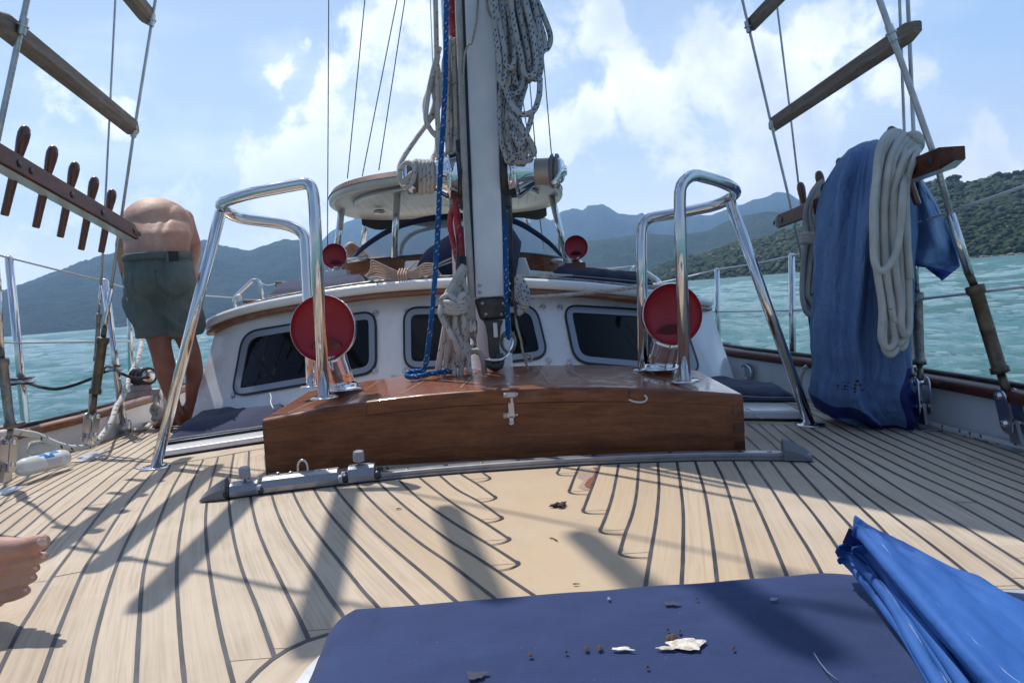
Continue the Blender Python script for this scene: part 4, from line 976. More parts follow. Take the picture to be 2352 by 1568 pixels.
for px, w_ in ((946, 34), (1203, 30)):      # white hatch slides either side of the stowed sail
    g = G(); a = P(px, 642, 4.6); s_ = -1 if px < 1000 else 1
    g.prism([a+V((-.06, 0, 0)), a+V((.06, 0, 0)), a+V((.06+.02*s_*0, 0, .12)), a+V((-.035, 0, .12))] if s_ < 0 else [a+V((-.06, 0, 0)), a+V((.06, 0, 0)), a+V((.02, 0, .14)), a+V((-.06, 0, .14))], (0, .3, 0)); obj('hatch_block', g, 'gel', top, bevel=.01)
ws = thing('windscreen', 'curved clear windscreen with navy cloth edge below the hard top', 'windscreen', P(1040, 600, 5.4))
ARC = [P(806, 601, 5.6), P(838, 566, 5.42), P(900, 527, 5.28), P(970, 505, 5.2), P(1040, 497, 5.16), P(1110, 497, 5.14), P(1180, 508, 5.18), P(1230, 535, 5.3), P(1268, 565, 5.42), P(1296, 598, 5.6)]
qa = catmull(ARC, 8); na_ = len(qa)-1
def wbase(u): p = qa[int(round(u*na_))]; return V((p.x, 5.2+.32*abs(2*u-1)**3+.0, P(1060, 606, 5.2).z - (.01 if u < .5 else .02)*abs(2*u-1)))
g = G(); g.grid(lambda u, v: wbase(u).lerp(qa[int(round(u*na_))], v), na_, 6); obj('clear_panel', g, 'vinyl', ws)
g = G(); g.tube([p+V((0, -.004, 0)) for p in qa], .022, 8, flat=.5); obj('cloth_edge', g, 'navy', ws)
g = G(); g.tube([wbase(k/na_)+V((0, -.01, .0)) for k in range(na_+1)], .012, 8); obj('sill', g, 'blackm', ws)
g = G()
zip_ = catmull([P(918, 592, 5.3), P(922, 560, 5.3), P(945, 535, 5.26), P(985, 522, 5.22), P(1030, 516, 5.2)], 6)
g.grid(lambda u, v: zip_[int(round(u*(len(zip_)-1)))]+V((.02*v, -.02, -.022*v)), len(zip_)-1, 1); obj('zip_flap', g, 'plastic_l', ws)
# hard top
ht = thing('hardtop', 'cream hard-top roof on steel posts behind the mast', 'hardtop', P(1024, 600, 6))
HZ = 1.36
def hpt(a, r_=1.0, z=0.0):                   # plan outline of the roof, superellipse
    cx, cy, rx, ry = P(1030, 450, 5.4).x, 5.42, .84, .88
    c, s_ = cos(a), sin(a); k = (abs(c)**2.6+abs(s_)**2.6)**(-1/2.6)
    x, y = cx+rx*c*k*r_, cy+ry*s_*k*r_
    return V((x, y, HZ + .035*(1-((x-cx)/rx)**2)*1.0 - .02*(y-cy) + z))
nh = 72; prof = [(.0, .03), (.6, .03), (.93, .022), (.985, .008), (1.0, -.02), (1.0, -.05), (.985, -.06), (.955, -.062), (.93, -.045), (.6, -.04), (.0, -.04)]
def loopg(prof, z=0): g = G(); g.grid(lambda u, v: hpt(2*pi*u, prof[int(round(v*(len(prof)-1)))][0], prof[int(round(v*(len(prof)-1)))][1]), nh, len(prof)-1); return g
obj('roof_shell', loopg(prof), 'cream', ht)
g = G(); g.grid(lambda u, v: hpt(2*pi*u, 1.004-.03*v, -.012+.036*v), nh, 1); obj('wood_trim', g, 'darkwood', ht)
g = G()
for k in range(30):                          # lining battens on the underside
    x = -.96+.064*k; 
g.grid(lambda u, v: hpt(2*pi*u, .35+.5*v, -.043), nh, 1); obj('lining', g, mat('planked_lining', rough=.5, fn=lambda T, b: (T.set(b.inputs['Base Color'], T.mix(T.smooth(T.math('FRACT', T.math('MULTIPLY', T('ShaderNodeSeparateXYZ', {0: obco(T)}).outputs[0], 16)), .04, .10), (.30, .30, .28), (.58, .58, .54))))), ht)
g = G(); q = [hpt(radians(a), .80, -.06) for a in range(200, 342, 6)]
g.tube(q, .02, 8, flat=.6); obj('support_frame', g, 'satin', ht)
for px, py0, y, rr in ((870, 458, 5.5, .05),):
    g = G(); g.lathe([(0, 0), (rr, 0), (rr, .012), (rr*.7, .03), (0, .03)], V((P(px, 470, y).x, y, HZ-.075)), (0, 0, 1), 18); obj('light_fitting', g, 'satin', ht)
for (x0, y0, x1, y1, dd, rr) in ((786, 468, 770, 612, 5.35, .026), (843, 492, 833, 562, 6.4, .024), (913, 440, 905, 592, 5.0, .024), (1206, 486, 1216, 530, 6.4, .022), (1266, 446, 1304, 606, 5.35, .024)):
    g = G(); a, b = P(x0, y0, dd), P(x1, y1, dd); g.tube([a, b], rr, 12); obj('post', g, 'steel', ht)
g = G(); f0 = [hpt(radians(a), .97, -.05) for a in range(30, 151, 5)]; n0 = len(f0)-1
g.grid(lambda u, v: f0[int(round(u*n0))]+V((0, 0, -.075*v-.02*v*sin(u*23))), n0, 3); obj('rolled_curtain', g, 'black', ht)
# stowed staysail in its navy bag, behind the mast on the roof
g = G()
rings_ = []
for (px, py, y, ra, rb) in ((948, 618, 4.7, .05, .05), (975, 610, 4.65, .11, .10), (1020, 596, 4.6, .14, .15), (1070, 585, 4.55, .16, .19), (1120, 575, 4.5, .17, .21), (1165, 590, 4.5, .13, .20), (1190, 606, 4.5, .05, .13)):
    rings_.append((P(px, py, y), V((0, ra, 0)), V((.03, 0, rb))))
loft(g, rings_, 18)
bm = bmesh.new(); g.v = [p+V((0, 0, .02*noise.noise(p*7)+.012*noise.noise(p*19))) for p in g.v]; bm.free()
sb = obj('sail_bag', g, 'navy', None, label='navy sail bag bundled on the cabin roof behind the mast', cat='sail bag')
g = G(); g.tube([P(983, 622, 4.5), P(1000, 613, 4.44), P(1012, 604, 4.42), P(1040, 592, 4.38)], .006, 6, smoothpts=4); g.tube([P(1000, 615, 4.46), P(1040, 600, 4.38)], .005, 6); obj('lashing', g, 'r_grey', sb)
cowl('cowl_vent', 'small chrome cowl vent with red mouth on the left end of the roof step', P(768, 588, 4.9), .086, P(777, 636, 4.96), .035, radians(-4), 1, radians(2))
cowl('cowl_vent', 'small chrome cowl vent with red mouth on the right end of the roof step', P(1323, 568, 4.9), .082, P(1326, 608, 4.96), .032, radians(6), 1, radians(2))
g = G(); g.box(P(777, 638, 4.95), (.15, .12, .10), bev=.01); obj('vent_box', g, 'gel', None, label='small white box carrying the left small vent', cat='vent box')
g = G(); g.box(P(1320, 612, 4.95), (.14, .12, .05), bev=.008); obj('vent_box', g, 'varnish', None, label='low wooden box carrying the right small vent', cat='vent box')

# ------------------------------------------------------------------ mast
mast = thing('mast', 'white mast with dark grooves and a black tack fitting, rising behind the chest', 'mast', V((P(1130, 860, 3.35).x, 3.35, 0)))
MA, MB_ = P(1132, 870, 3.38), P(1085, 0, 3.38)
mdir = (MB_-MA).normalized()
def mp(s_, dx=0, dy=0): p = MA.lerp(MB_, s_); return p+V((dx, dy, 0))
g = G(); loft(g, [(MA-mdir*.5, V((.098, 0, 0)), V((0, .14, 0)))]+[(mp(s_), V((.098, 0, 0)), V((0, .14, 0))) for s_ in (0, .5, 1)]+[(MA+mdir*9, V((.09, 0, 0)), V((0, .12, 0)))], 32); obj('spar', g, 'mast', mast)
# furling foil housing in front: white face, dark grooves at both sides
FA, FB = P(1126, 682, 3.18), P(1101, 0, 3.18); fdir = (FB-FA).normalized()
def housing(g, w0, w1, y0, y1, top_=9):
    vs = []
    for p in (FA, FA+fdir*.6, FA+fdir*1.4, FA+fdir*top_): vs += [p+V((-w0, y0, 0)), p+V((w0, y0, 0)), p+V((w1, y1, 0)), p+V((-w1, y1, 0))]
    g.add(vs, [[i*4+j, (i+1)*4+j, (i+1)*4+(j+1) % 4, i*4+(j+1) % 4] for i in range(3) for j in range(4)]+[[0, 1, 2, 3], [15, 14, 13, 12]], smooth=False)
g = G(); housing(g, .0635, .0635, -.004, .10); obj('furling_foil', g, 'mast', mast, bevel=.006)
g = G(); housing(g, .084, .086, .004, .05); obj('groove_edge', g, 'navy_edge', mast)

for px, py in ((1102, 655), (1102, 671), (1169, 652), (1169, 668)):
    g = G(); g.lathe([(0, 0), (.008, 0), (.007, -.003), (0, -.004)], P(px, py, 3.172), (0, 1, 0), 12); obj('rivet', g, 'satin', mast)
# tack fitting
a = P(1132, 684, 3.17); b = P(1132, 735, 3.18); g = G()
vs = [a+V((-.086, 0, 0)), a+V((.086, 0, 0)), a+V((.088, .16, 0)), a+V((-.088, .16, 0)), b+V((-.055, 0, 0)), b+V((.058, 0, 0)), b+V((.06, .14, 0)), b+V((-.058, .14, 0))]
g.add(vs, [[0, 1, 2, 3], [7, 6, 5, 4], [0, 4, 5, 1], [1, 5, 6, 2], [2, 6, 7, 3], [3, 7, 4, 0]], smooth=False); tf = obj('tack_casting', g, 'blackm', mast, bevel=.012)
for px, py in ((1108, 697), (1116, 722), (1156, 697), (1152, 722)):
    g = G(); g.lathe([(0, 0), (.008, 0), (.007, -.003), (0, -.004)], P(px, py, 3.166), (0, 1, 0), 12); obj('screw', g, 'satin', tf)
g = G()
A_ = [(1109, 736), (1156, 736), (1150, 752), (1147, 800), (1150, 818), (1150, 838), (1126, 838), (1122, 806), (1119, 772), (1115, 748)]
g.prism([P(*p, 3.14) for p in A_], (0, .05, 0)); obj('hook_arm', g, 'blackm', mast, bevel=.006)
g = G(); g.tube([P(1147, 812, 3.13), P(1149, 835, 3.12), P(1138, 843, 3.11), P(1126, 838, 3.11), P(1124, 828, 3.12)], .018, 10, smoothpts=4); obj('hook', g, 'blackm', mast)
g = G(); g.box(P(1138, 758, 3.13), (.018, .008, .065), bev=.002); obj('steel_tongue', g, 'satin', mast)
g = G(); g.tube([P(1082, 790, 3.2), P(1090, 806, 3.16), P(1110, 822, 3.12), P(1138, 827, 3.10), P(1160, 820, 3.12), P(1175, 795, 3.2), P(1178, 775, 3.25)], .008, 8, smoothpts=5); obj('spring_loop', g, 'steel', mast)
for dx in (0, 92):                           # shackles
    g = G(); c = P(1076+dx, 785 if dx else 788, 3.17)
    g.tube([c+V((.03*cos(t), -.003, .045*sin(t))) for t in [k*2*pi/16 for k in range(16)]], .007, 8, closed=True); g.box(c+V((.004, 0, .032)), (.05, .02, .022), bev=.004); obj('shackle', g, 'greybronze', mast)
g = G(); g.tube([P(1090, 736, 3.2), P(1091, 765, 3.18)], .012, 8); g.tube([P(1086, 742, 3.19)+V((.012*cos(t), 0, .045*sin(t)-.03)) for t in [k*2*pi/14 for k in range(14)]], .005, 6, closed=True); obj('swivel', g, 'satin', mast)
g = G(); c = P(1134, 850, 3.3); g.lathe([(.13, 0), (.125, .03), (.112, .05), (.108, .02)], V((MA.x, 3.38, c.z-.06)), (0, 0, 1), 32); obj('mast_boot', g, 'plastic_l', mast)
# white conduit and inner tubes on the left
g = G(); g.tube([P(1050, 640, 3.42), P(1043, 470, 3.42), P(1022, 0, 3.42), P(1000, -500, 3.42)], .020, 10); obj('conduit', g, 'mast', mast)
g = G(); q = [P(1172, 700, 3.28), P(1166, 470, 3.28), P(1143, 0, 3.28), P(1125, -400, 3.28)]; g.tube(q, .020, 8, flat=.5); obj('side_track', g, 'blackm', mast)
# mast winches
def winch(name, label, c, ax, k):
    t = thing(name, label, 'winch', c, 'chrome winches on the mast'); ax = V(ax).normalized()
    g = G(); g.lathe([(.0, -.028), (.112*k, -.028), (.116*k, -.014), (.11*k, 0), (0, 0)], c, ax, 24); g.box(c-ax*.02, (.028, .09, .30), bev=.006); obj('mount_pad', g, 'blackm', t)
    g = G(); g.lathe([(.0, .0), (.104, .0), (.108, .006), (.108, .030), (.113, .033), (.113, .040), (.108, .043), (.102, .052), (.080, .082), (.064, .104), (.058, .112)], c, ax, 40); obj('bell', g, 'chrome', t)
    g = G(); g.lathe([(.058, .108), (.058, .176)], c, ax, 36); obj('drum', g, MT['knurl'], t)
    g = G(); g.lathe([(.056, .174), (.070, .182), (.076, .192), (.062, .197), (.058, .199), (.076, .204), (.072, .218), (.052, .222)], c, ax, 40); obj('line_jaws', g, 'plastic_g', t)
    g = G(); g.lathe([(.05, .221), (.054, .226), (.045, .238), (.025, .243), (.020, .252), (0, .254)], c, ax, 30); obj('top_cap', g, 'chrome', t)
    s_ = c+ax*.215; g = G(); g.tube([s_+V((0, -.05, .04)), s_+V((0, -.07, -.02)), s_+V((-ax.x*.03, -.06, -.068))], [.014, .012, .016], 10, smoothpts=3); obj('feeder_arm', g, 'chrome', t)
    return t
MT['knurl'] = mat('knurled_drum', (.42, .37, .33), .5, .75, fn=lambda T, b: T.set(b.inputs['Normal'], T.bump(T.noise(obco(T), 420, 2), .8, .001)))
CL, CR = P(1048, 404, 3.24), P(1172, 398, 3.24)
winch('mast_winch', 'chrome winch on the left of the mast, wrapped in white rope', CL, (-1, -.16, .0), 1)
winch('mast_winch', 'bare chrome winch on the right side of the mast', CR, (1, -.16, -.04), 1)
# rope wound on the left winch
def rope(name, label, pts, r, m, cat='rope', sm=6, group=None, parent=None, n=10, closed=False):
    g = G(); g.tube(pts, r, n, smoothpts=sm, closed=closed)
    return obj(name, g, m, parent, label=label, cat=cat, group=group)
ax = V((-1, -.16, 0)).normalized(); up = V((0, 0, 1)); fw = ax.cross(up).normalized()
wr = [CL+ax*(.106+.00135*k)+(up*cos(-k*.5)+fw*sin(-k*.5))*(.068+.002*sin(k*.9)) for k in range(54)]
wr = [P(1003, 300, 3.3), P(1003, 340, 3.3)] + wr + [P(944, 400, 3.06), P(925, 420, 3.04), P(918, 395, 3.05), P(933, 374, 3.05), P(951, 384, 3.04), P(948, 415, 3.04), P(930, 430, 3.06), P(919, 410, 3.1), P(920, 375, 3.14), P(955, 320, 3.2), P(985, 280, 3.24), P(1006, 250, 3.28), P(1012, 200, 3.3), P(1005, 150, 3.32)]
rope('halyard', 'cream rope wound in turns round the left mast winch', wr, .0105, 'r_cream')
# vertical lines
rope('halyard', 'straight cream rope hanging left of the blue line', [P(990, -250, 3.2), P(1000, 0, 3.2), P(1005, 250, 3.2), P(1008, 400, 3.18)], .011, 'r_cream')
rope('halyard', 'thick cream rope running down the left edge of the mast to a shackle', [P(1046, -200, 3.14), P(1053, 0, 3.14), P(1062, 250, 3.14), P(1070, 450, 3.14), P(1079, 600, 3.14), P(1086, 738, 3.15)], .0145, 'r_grey')
rope('halyard', 'bright blue rope with white flecks running down to the chest', [P(1024, -250, 3.0), P(1025, 0, 3.0), P(1022, 200, 3.0), P(1012, 380, 3.0), P(1004, 560, 3.0), P(992, 720, 3.02), P(978, 835, 3.06), P(965, 852, 3.08), P(945, 853, 3.08), P(934, 862, 3.07), P(950, 866, 3.05), P(990, 858, 3.05), P(1020, 853, 3.07), P(1042, 854, 3.08)], .0112, 'r_blue')
rope('halyard', 'red rope showing between the mast and the blue line', [P(1035, -200, 3.3), P(1037, 0, 3.3), P(1041, 150, 3.32), P(1047, 330, 3.34)], .014, 'r_red')
rope('halyard', 'dark blue rope along the right edge of the mast', [P(1160, 480, 3.2), P(1163, 640, 3.17), P(1167, 760, 3.15), P(1171, 776, 3.15)], .012, 'r_blue')
rope('flag_cord', 'thin tan cord looped over the furling foil', [P(1100, -60, 3.15), P(1095, 40, 3.14), P(1084, 97, 3.13), P(1076, 103, 3.13), P(1067, 130, 3.12), P(1063, 215, 3.12)], .0045, 'r_tan')
rope('flag_cord', 'thin tan cord hanging in a loop high on the mast', [P(1115, -60, 3.14), P(1120, 20, 3.12), P(1140, 52, 3.10), P(1157, 50, 3.08), P(1158, 25, 3.06), P(1146, -20, 3.05), P(1140, -80, 3.05)], .0055, 'r_tan')
rope('flag_cord', 'thin fleecked cord end hanging with a small knot at the right of the mast', [P(1184, 680, 3.1), P(1186, 740, 3.1), P(1196, 780, 3.1), P(1202, 812, 3.1), P(1214, 830, 3.1), P(1222, 822, 3.1), P(1212, 812, 3.09), P(1206, 824, 3.09), P(1213, 848, 3.1)], .005, 'r_tan')
rope('halyard', 'red rope doubled in a long loop under the left winch', [P(1052, 455, 3.22), P(1044, 475, 3.2), P(1036, 490, 3.2), P(1034, 520, 3.2), P(1042, 560, 3.2), P(1052, 600, 3.2), P(1055, 560, 3.19), P(1048, 500, 3.18), P(1046, 470, 3.2), P(1052, 500, 3.19), P(1058, 560, 3.19), P(1060, 620, 3.2), P(1055, 740, 3.26), P(1060, 800, 3.26), P(1080, 812, 3.26)], .0125, 'r_red')
rope('halyard', 'white rope with flecks stretched from the mast to the right-hand guard rail', [P(1206, 683, 3.2), P(1300, 677, 3.3), P(1400, 667, 3.35), P(1465, 660, 3.4), P(1560, 655, 3.6)], .0085, 'r_cream')
rope('halyard', 'grey rope curling out to the deck beside the mast foot', [P(1048, 780, 3.2), P(1056, 808, 3.2), P(1070, 815, 3.16), P(1082, 806, 3.15), P(1078, 796, 3.15), P(1066, 800, 3.14), P(1072, 810, 3.13), P(1098, 806, 3.12), P(1110, 830, 3.12), P(1113, 862, 3.14)], .0125, 'r_grey')
# coils -------------------------------------------------------------
rc = random.Random(5)
def hank(name, label, loops, r, m, wraps=(), n=9):
    t = thing(name, label, 'rope coil', loops[0][0]); g = G()
    for lp in loops: g.tube(lp, r, n, smoothpts=6)
    obj('loops', g, m, t)
    if wraps:
        g = G()
        for wv in wraps: g.tube(wv, r, n, smoothpts=6)
        obj('wrapping_turns', g, m, t)
    return t
def bight(x0, y0, x1, y1, wd, d, bot=1.0, jit=3):     # hanging bight: down one side, round, and back up
    j = lambda: rc.uniform(-jit, jit)
    return [P(x0-wd*.25+j(), y0+j(), d), P((x0*.6+x1*.4)-wd*.5+j(), y0+(y1-y0)*.35, d-.01), P(x1-wd*.5+j(), y0+(y1-y0)*.8, d-.01), P(x1-wd*.28, y1-2+j(), d-.005), P(x1+wd*.28, y1-2+j(), d), P(x1+wd*.5+j(), y0+(y1-y0)*.8, d+.01), P((x0*.6+x1*.4)+wd*.5+j(), y0+(y1-y0)*.35, d+.012), P(x0+wd*.25+j(), y0+j(), d+.01)]
# right, upper: great bundle of white rope with blue flecks
lp = []
for k, (x0, x1, y1, wd) in enumerate(((1150, 1170, 150, 30), (1160, 1160, 195, 22), (1172, 1185, 205, 38), (1180, 1200, 190, 30), (1188, 1215, 175, 34), (1196, 1225, 165, 26), (1205, 1240, 120, 24), (1210, 1254, 112, 18), (1150, 1152, 190, 16), (1176, 1178, 215, 46), (1185, 1232, 150, 20), (1165, 1190, 165, 30))):
    lp.append(bight(x0-10, -60, x1, y1, wd, 3.05+.035*(k % 4)))
for k in range(7): lp.append(bight(1148+k*9, -60, 1156+k*12+rc.uniform(-4, 4), 150+rc.uniform(-30, 45), 18+k*2, 3.10+.02*(k % 3)))
lp.append([P(1160, 190, 3.1), P(1170, 230, 3.05), P(1195, 262, 3.02), P(1225, 255, 3.02), P(1238, 220, 3.02), P(1240, 180, 3.04)])
hank('rope_coil', 'big coil of white rope with blue flecks high on the right of the mast', lp, .0125, 'r_bfleck')
lp = []
for k in range(13):
    x0 = 1155+k*4.4; x1 = 1156+k*5.0; y1 = 560 if k > 9 else 370+rc.uniform(-20, 10)
    xm = 1168+(k-6)*rc.uniform(2.0, 4.5)
    lp.append([P(x0+rc.uniform(-4, 4), 195, 3.12+.012*(k % 3)), P(xm+rc.uniform(-8, 8), 270, 3.10+.014*(k % 4)), P(x1+rc.uniform(-9, 9), 330, 3.10+.014*(k % 3)), P(1165+(k % 8)*7, 350+min(y1, 400)*.05, 3.12), P(1166+(k % 8)*7+rc.uniform(-3, 6), 372-rc.uniform(0, 14), 3.13)])
lp.append([P(1175, 300, 3.03), P(1195, 330, 3.02), P(1215, 290, 3.03), P(1222, 260, 3.06)]); lp.append([P(1170, 260, 3.04), P(1200, 300, 3.02), P(1224, 335, 3.03), P(1226, 355, 3.05), P(1215, 345, 3.06)])
hank('rope_coil', 'long hanging bundle of blue-flecked rope between the big coil and the right winch', lp, .0115, 'r_bfleck')
# right, lower figure-of-eight on a cleat
cl = thing('mast_cleat', 'dark cleat with blue-flecked rope below the right winch', 'cleat', P(1185, 680, 3.12))
g = G(); g.tube([P(1183, 628, 3.08), P(1186, 700, 3.06), P(1190, 732, 3.07)], [.006, .012, .008], 8, smoothpts=3, flat=.8); g.box(P(1180, 680, 3.13), (.02, .08, .05), bev=.006); obj('horn', g, 'blackm', cl)
lp = []
for k in range(6):
    a = k*3.5; lp.append([P(1186, 640+a, 3.07), P(1200+a*.5, 645+a*2, 3.04), P(1212-a*.2, 675+a, 3.03), P(1206, 700+a*.5, 3.04), P(1190, 718-a, 3.07)])
    lp.append([P(1186, 660+a*1.5, 3.06), P(1203, 668+a*1.6, 3.02), P(1205+a*.3, 690+a*.6, 3.02), P(1192, 705+a, 3.05)])
hank('rope_coil', 'turns of blue-flecked rope belayed on the cleat at the right of the mast', lp, .0115, 'r_bfleck')
# left, upper: grey-cream coil
lp = [bight(1035, 92, 1038, 390, 18, 3.2), bight(1041, 88, 1042, 480, 14, 3.24), [P(1010, 110, 3.22), P(998, 150, 3.2), P(985, 210, 3.2), P(978, 270, 3.2), P(990, 300, 3.2), P(1010, 318, 3.2), P(1030, 316, 3.2), P(1034, 280, 3.2), P(1022, 220, 3.2), P(1020, 150, 3.2), P(1030, 100, 3.2)],
      [P(1006, 130, 3.24), P(995, 190, 3.22), P(1002, 250, 3.22), P(1008, 330, 3.22), P(998, 360, 3.22)], [P(1000, 160, 3.26), P(1000, 230, 3.24), P(984, 275, 3.22), P(976, 240, 3.22), P(990, 190, 3.24), P(1006, 120, 3.25)], [P(1046, 100, 3.24), P(1050, 300, 3.24), P(1048, 420, 3.26)]]
hank('rope_coil', 'loose coil of cream rope hanging left of the mast above the winch', lp, .0115, 'r_cream')
# left, lower: coil hung on the mast cleat
lp = []
for k in range(5): lp.append([P(1062+(k % 3)*5, 610+k*2, 3.12+.012*k), P(1044+k*5, 645, 3.07+.016*k), P(1024+k*9, 682, 3.06+.01*k), P(1030+k*7, 706, 3.08)])
ends = [(1004,862),(1018,866),(1027,852),(1044,864),(1058,866),(1064,838),(1078,858)]
for k, (ex, ey) in enumerate(ends): lp.append([P(1026+k*6.5, 705, 3.07+.012*(k % 3)), P(1020+k*7+rc.uniform(-3, 5), 745, 3.05+.015*(k % 3)), P((1020+k*8+ex)/2+rc.uniform(-6, 6), 800, 3.05+.015*(k % 4)), P(ex, ey, 3.07+.02*(k % 3))])
lp.append([P(1018, 690, 3.06), P(1012, 722, 3.03), P(1034, 765, 3.01), P(1050, 800, 3.02), P(1052, 830, 3.05)]); lp.append([P(1064, 650, 3.10), P(1074, 690, 3.10), P(1072, 760, 3.12), P(1066, 800, 3.14)])
wraps = [[P(1020, 697+7*k, 3.10), P(1022, 694+7*k, 3.04), P(1045, 697+7*k, 3.02), P(1066, 694+7*k, 3.05), P(1070, 698+7*k, 3.12)] for k in range(4)]
wraps.append([P(1020, 712, 3.05), P(1014, 690, 3.05), P(1030, 678, 3.05), P(1050, 690, 3.03), P(1064, 675, 3.04), P(1062, 700, 3.04)])
hank('rope_coil', 'cream rope coil with wrapped neck hanging at the left of the mast foot', lp, .0125, 'r_cream', wraps)
g = G(); g.tube([P(1050, 540, 3.18), P(1052, 600, 3.12), P(1052, 640, 3.14)], [.008, .018, .012], 8, smoothpts=3, flat=.6); g.box(P(1060, 600, 3.2), (.05, .05, .04)); obj('mast_cleat', g, 'blackm', None, label='dark cleat holding red rope left of the mast', cat='cleat')
# pinkish cord bundle on the roof
lp = []
for k in range(9):
    a = k-4; lp.append([P(838+abs(a)*5, 634+a*3.2, 4.15), P(862+a*2, 624+a*6.4, 4.12+.01*a), P(896, 634+a*4.4, 4.1), P(925, 632+a*1.3, 4.1), P(955, 630+a*3.0, 4.1), P(975, 628+a*5.6, 4.12+.01*a), P(1008+a*3, 622+a*4, 4.15)])
lp.append([P(934, 622, 4.08), P(950, 607, 4.08), P(957, 600, 4.08)])
wraps = [[P(918+6*k, 618, 4.12), P(914+6*k, 632, 4.05), P(920+6*k, 648, 4.1), P(930+6*k, 634, 4.16), P(924+6*k, 617, 4.12)] for k in range(4)]
hank('cord_hank', 'hank of beige cord tied in the middle, lying on the cabin roof edge', lp, .0048, 'r_pink', wraps, 8)
lp = [[P(1225+6*k, 634+k % 3, 4.3), P(1250+4*k, 626+k % 4, 4.3), P(1275, 630+k % 3*2, 4.3), P(1300+3*k, 632, 4.35)] for k in range(6)]
hank('cord_hank', 'small tangle of white cord on the cabin roof right of the mast', lp, .0045, 'r_white', (), 6)
# the sail set behind the mast: casts the shade over the right-hand deck
def cast(px, py, t): return D(px, py) + (M.to_3x3().inverted() @ SDIR)*t
g = G()
tack = V((-.05, 3.52, 1.0)); lu = [tack, V((-.06, 3.52, 1.6)), V((-.09, 3.54, 2.97)), V((-.16, 3.6, 4.6)), V((-.24, 3.7, 8))]
le = [V((-.12, 4.75, 1.72)), V((.16, 7.2, 2.5)), V((.24, 7.2, 3.6)), V((.26, 6.8, 5.2)), V((.0, 5.2, 9))]
ql, qe = catmull(lu, 5), catmull(le, 5)
def sailp(u, v): a = ql[int(round(v*20))]; b = qe[int(round(v*20))]; return a.lerp(b, u)+V((.10*sin(pi*u)*(.3+v), 0, 0))
g.grid(sailp, 14, 20); so_ = obj('sail', g, 'sail', None, label='white sail set edge-on close behind the mast', cat='sail')
md = so_.modifiers.new('thick', 'SOLIDIFY'); md.thickness = .002
# ------------------------------------------------------------------ standing rigging
T_c4 = lambda x, y: (x/3.9, 746.5+y/3.9)
T_c7 = lambda x, y: ((2900+x/1.568)/1.7415, (900+y/1.568)/1.7415)
def stay(name, label, up_, sw0, sw1, b0, b1, low, d, r, rb, plate=None, m='greybronze', grp='shrouds of the mast', toggle=True, plw=.030):
    """wire, swage, turnbuckle, toggle and deck plate; every point a pixel (+ optional depth)"""
    q = lambda p: p if isinstance(p, Vector) else P(p[0], p[1], p[2] if len(p) > 2 else d)
    t = thing(name, label, 'shroud', q(plate or low))
    g = G(); g.tube([q(p) for p in up_]+[q(sw0)], r, 10); obj('wire', g, 'wire', t)
    g = G(); g.tube([q(sw0), q(sw1)], r*1.45, 12); obj('swage', g, 'steel', t)
    a, b = q(b0), q(b1); ax = (b-a); L = ax.length; ax.normalize()
    g = G(); g.tube([q(sw1), a], rb*.55, 10); obj('stud', g, m, t); g = G(); g.tube([b, q(low)], rb*.6, 10); obj('stud', g, m, t)
    g = G(); g.lathe([(rb*.5, -.002), (rb*1.25, 0), (rb*1.3, .012), (rb*1.22, .03), (rb*.98, .036), (rb*1.0, L*.5), (rb*1.04, L*.5+.003), (rb*.98, L*.52), (rb*.98, L-.03), (rb*1.25, L-.026), (rb*1.25, L-.004), (rb*.5, L)], a, ax, 18); obj('turnbuckle', g, m, t)
    if plate and toggle:
        lo, pl = q(low), q(plate); mid_ = lo.lerp(pl, .5)
        for sx_ in (-1, 1):
            g = G(); c = lo.lerp(pl, .38); dirv = (pl-lo).normalized(); w_ = rb*1.25; hh = (pl-lo).length*.43
            off = V((sx_*rb*.95, 0, 0)); ring = [c+off+dirv*(sin(t2)*w_+(hh-w_)*(1 if sin(t2) > 0 else -1))+V((0, cos(t2)*w_*1.0, 0)) for t2 in [2*pi*k/20 for k in range(20)]]
            g.prism(ring, (sx_*.006, 0, 0)); obj('toggle_plate', g, 'satin', t)
        for f in (.08, .62):
            c = lo.lerp(pl, f); g = G(); g.tube([c+V((-rb*1.6, 0, 0)), c+V((rb*1.6, 0, 0))], rb*.5, 12); obj('clevis_pin', g, 'steel', t)
        g = G(); c = pl; top_ = lo.lerp(pl, .55); s_ = plw
        g.prism([c+V((-s_*.25, -s_, 0)), c+V((-s_*.25, s_, 0)), top_+V((-s_*.25, s_*.6, 0)), top_+V((-s_*.25, -s_*.6, 0))], (s_*.5, 0, 0)); g.box(V((pl.x, pl.y, zd(pl.x, pl.y)+.004)), (.09, .14, .006), bev=.002); obj('chainplate', g, 'satin', t)
    return t
stay('shroud', 'thick shroud holding the far end of the left pin rail, with bronze turnbuckle', [V((-.62, 3.6, 7.9)), (357,0), (305,320)], (255,663), (240,751), (237,775), (218,905), (212,950), 3.75, .0075, .024, (202,1030), 'bronze')
stay('shroud', 'thin shroud just left of the thick one that ends in a bronze turnbuckle', [(285,-420), (265,0), (240,500)], (232,655), (228,700), (227,720), (220,830), (214,900), 3.9, .0055, .011, (209,1020), 'greybronze')
stay('shroud', 'thick shroud crossing the top left corner of the picture', [V((-.25, 3.1, 7.8)), (62,0), (0,292)], (-95,735), (-105,780), (-110,800), (-135,925), (-140,960), 2.68, .0105, .022, (-150,1060), 'bronze')
stay('shroud', 'shroud at the left edge with dark turnbuckle and large toggle plates', [(-60,-300), (-30,250)], (-3,640), (3,800), (5,823), (24,985), (20,1008), 3.12, .007, .020, (14,1105), 'greybronze')
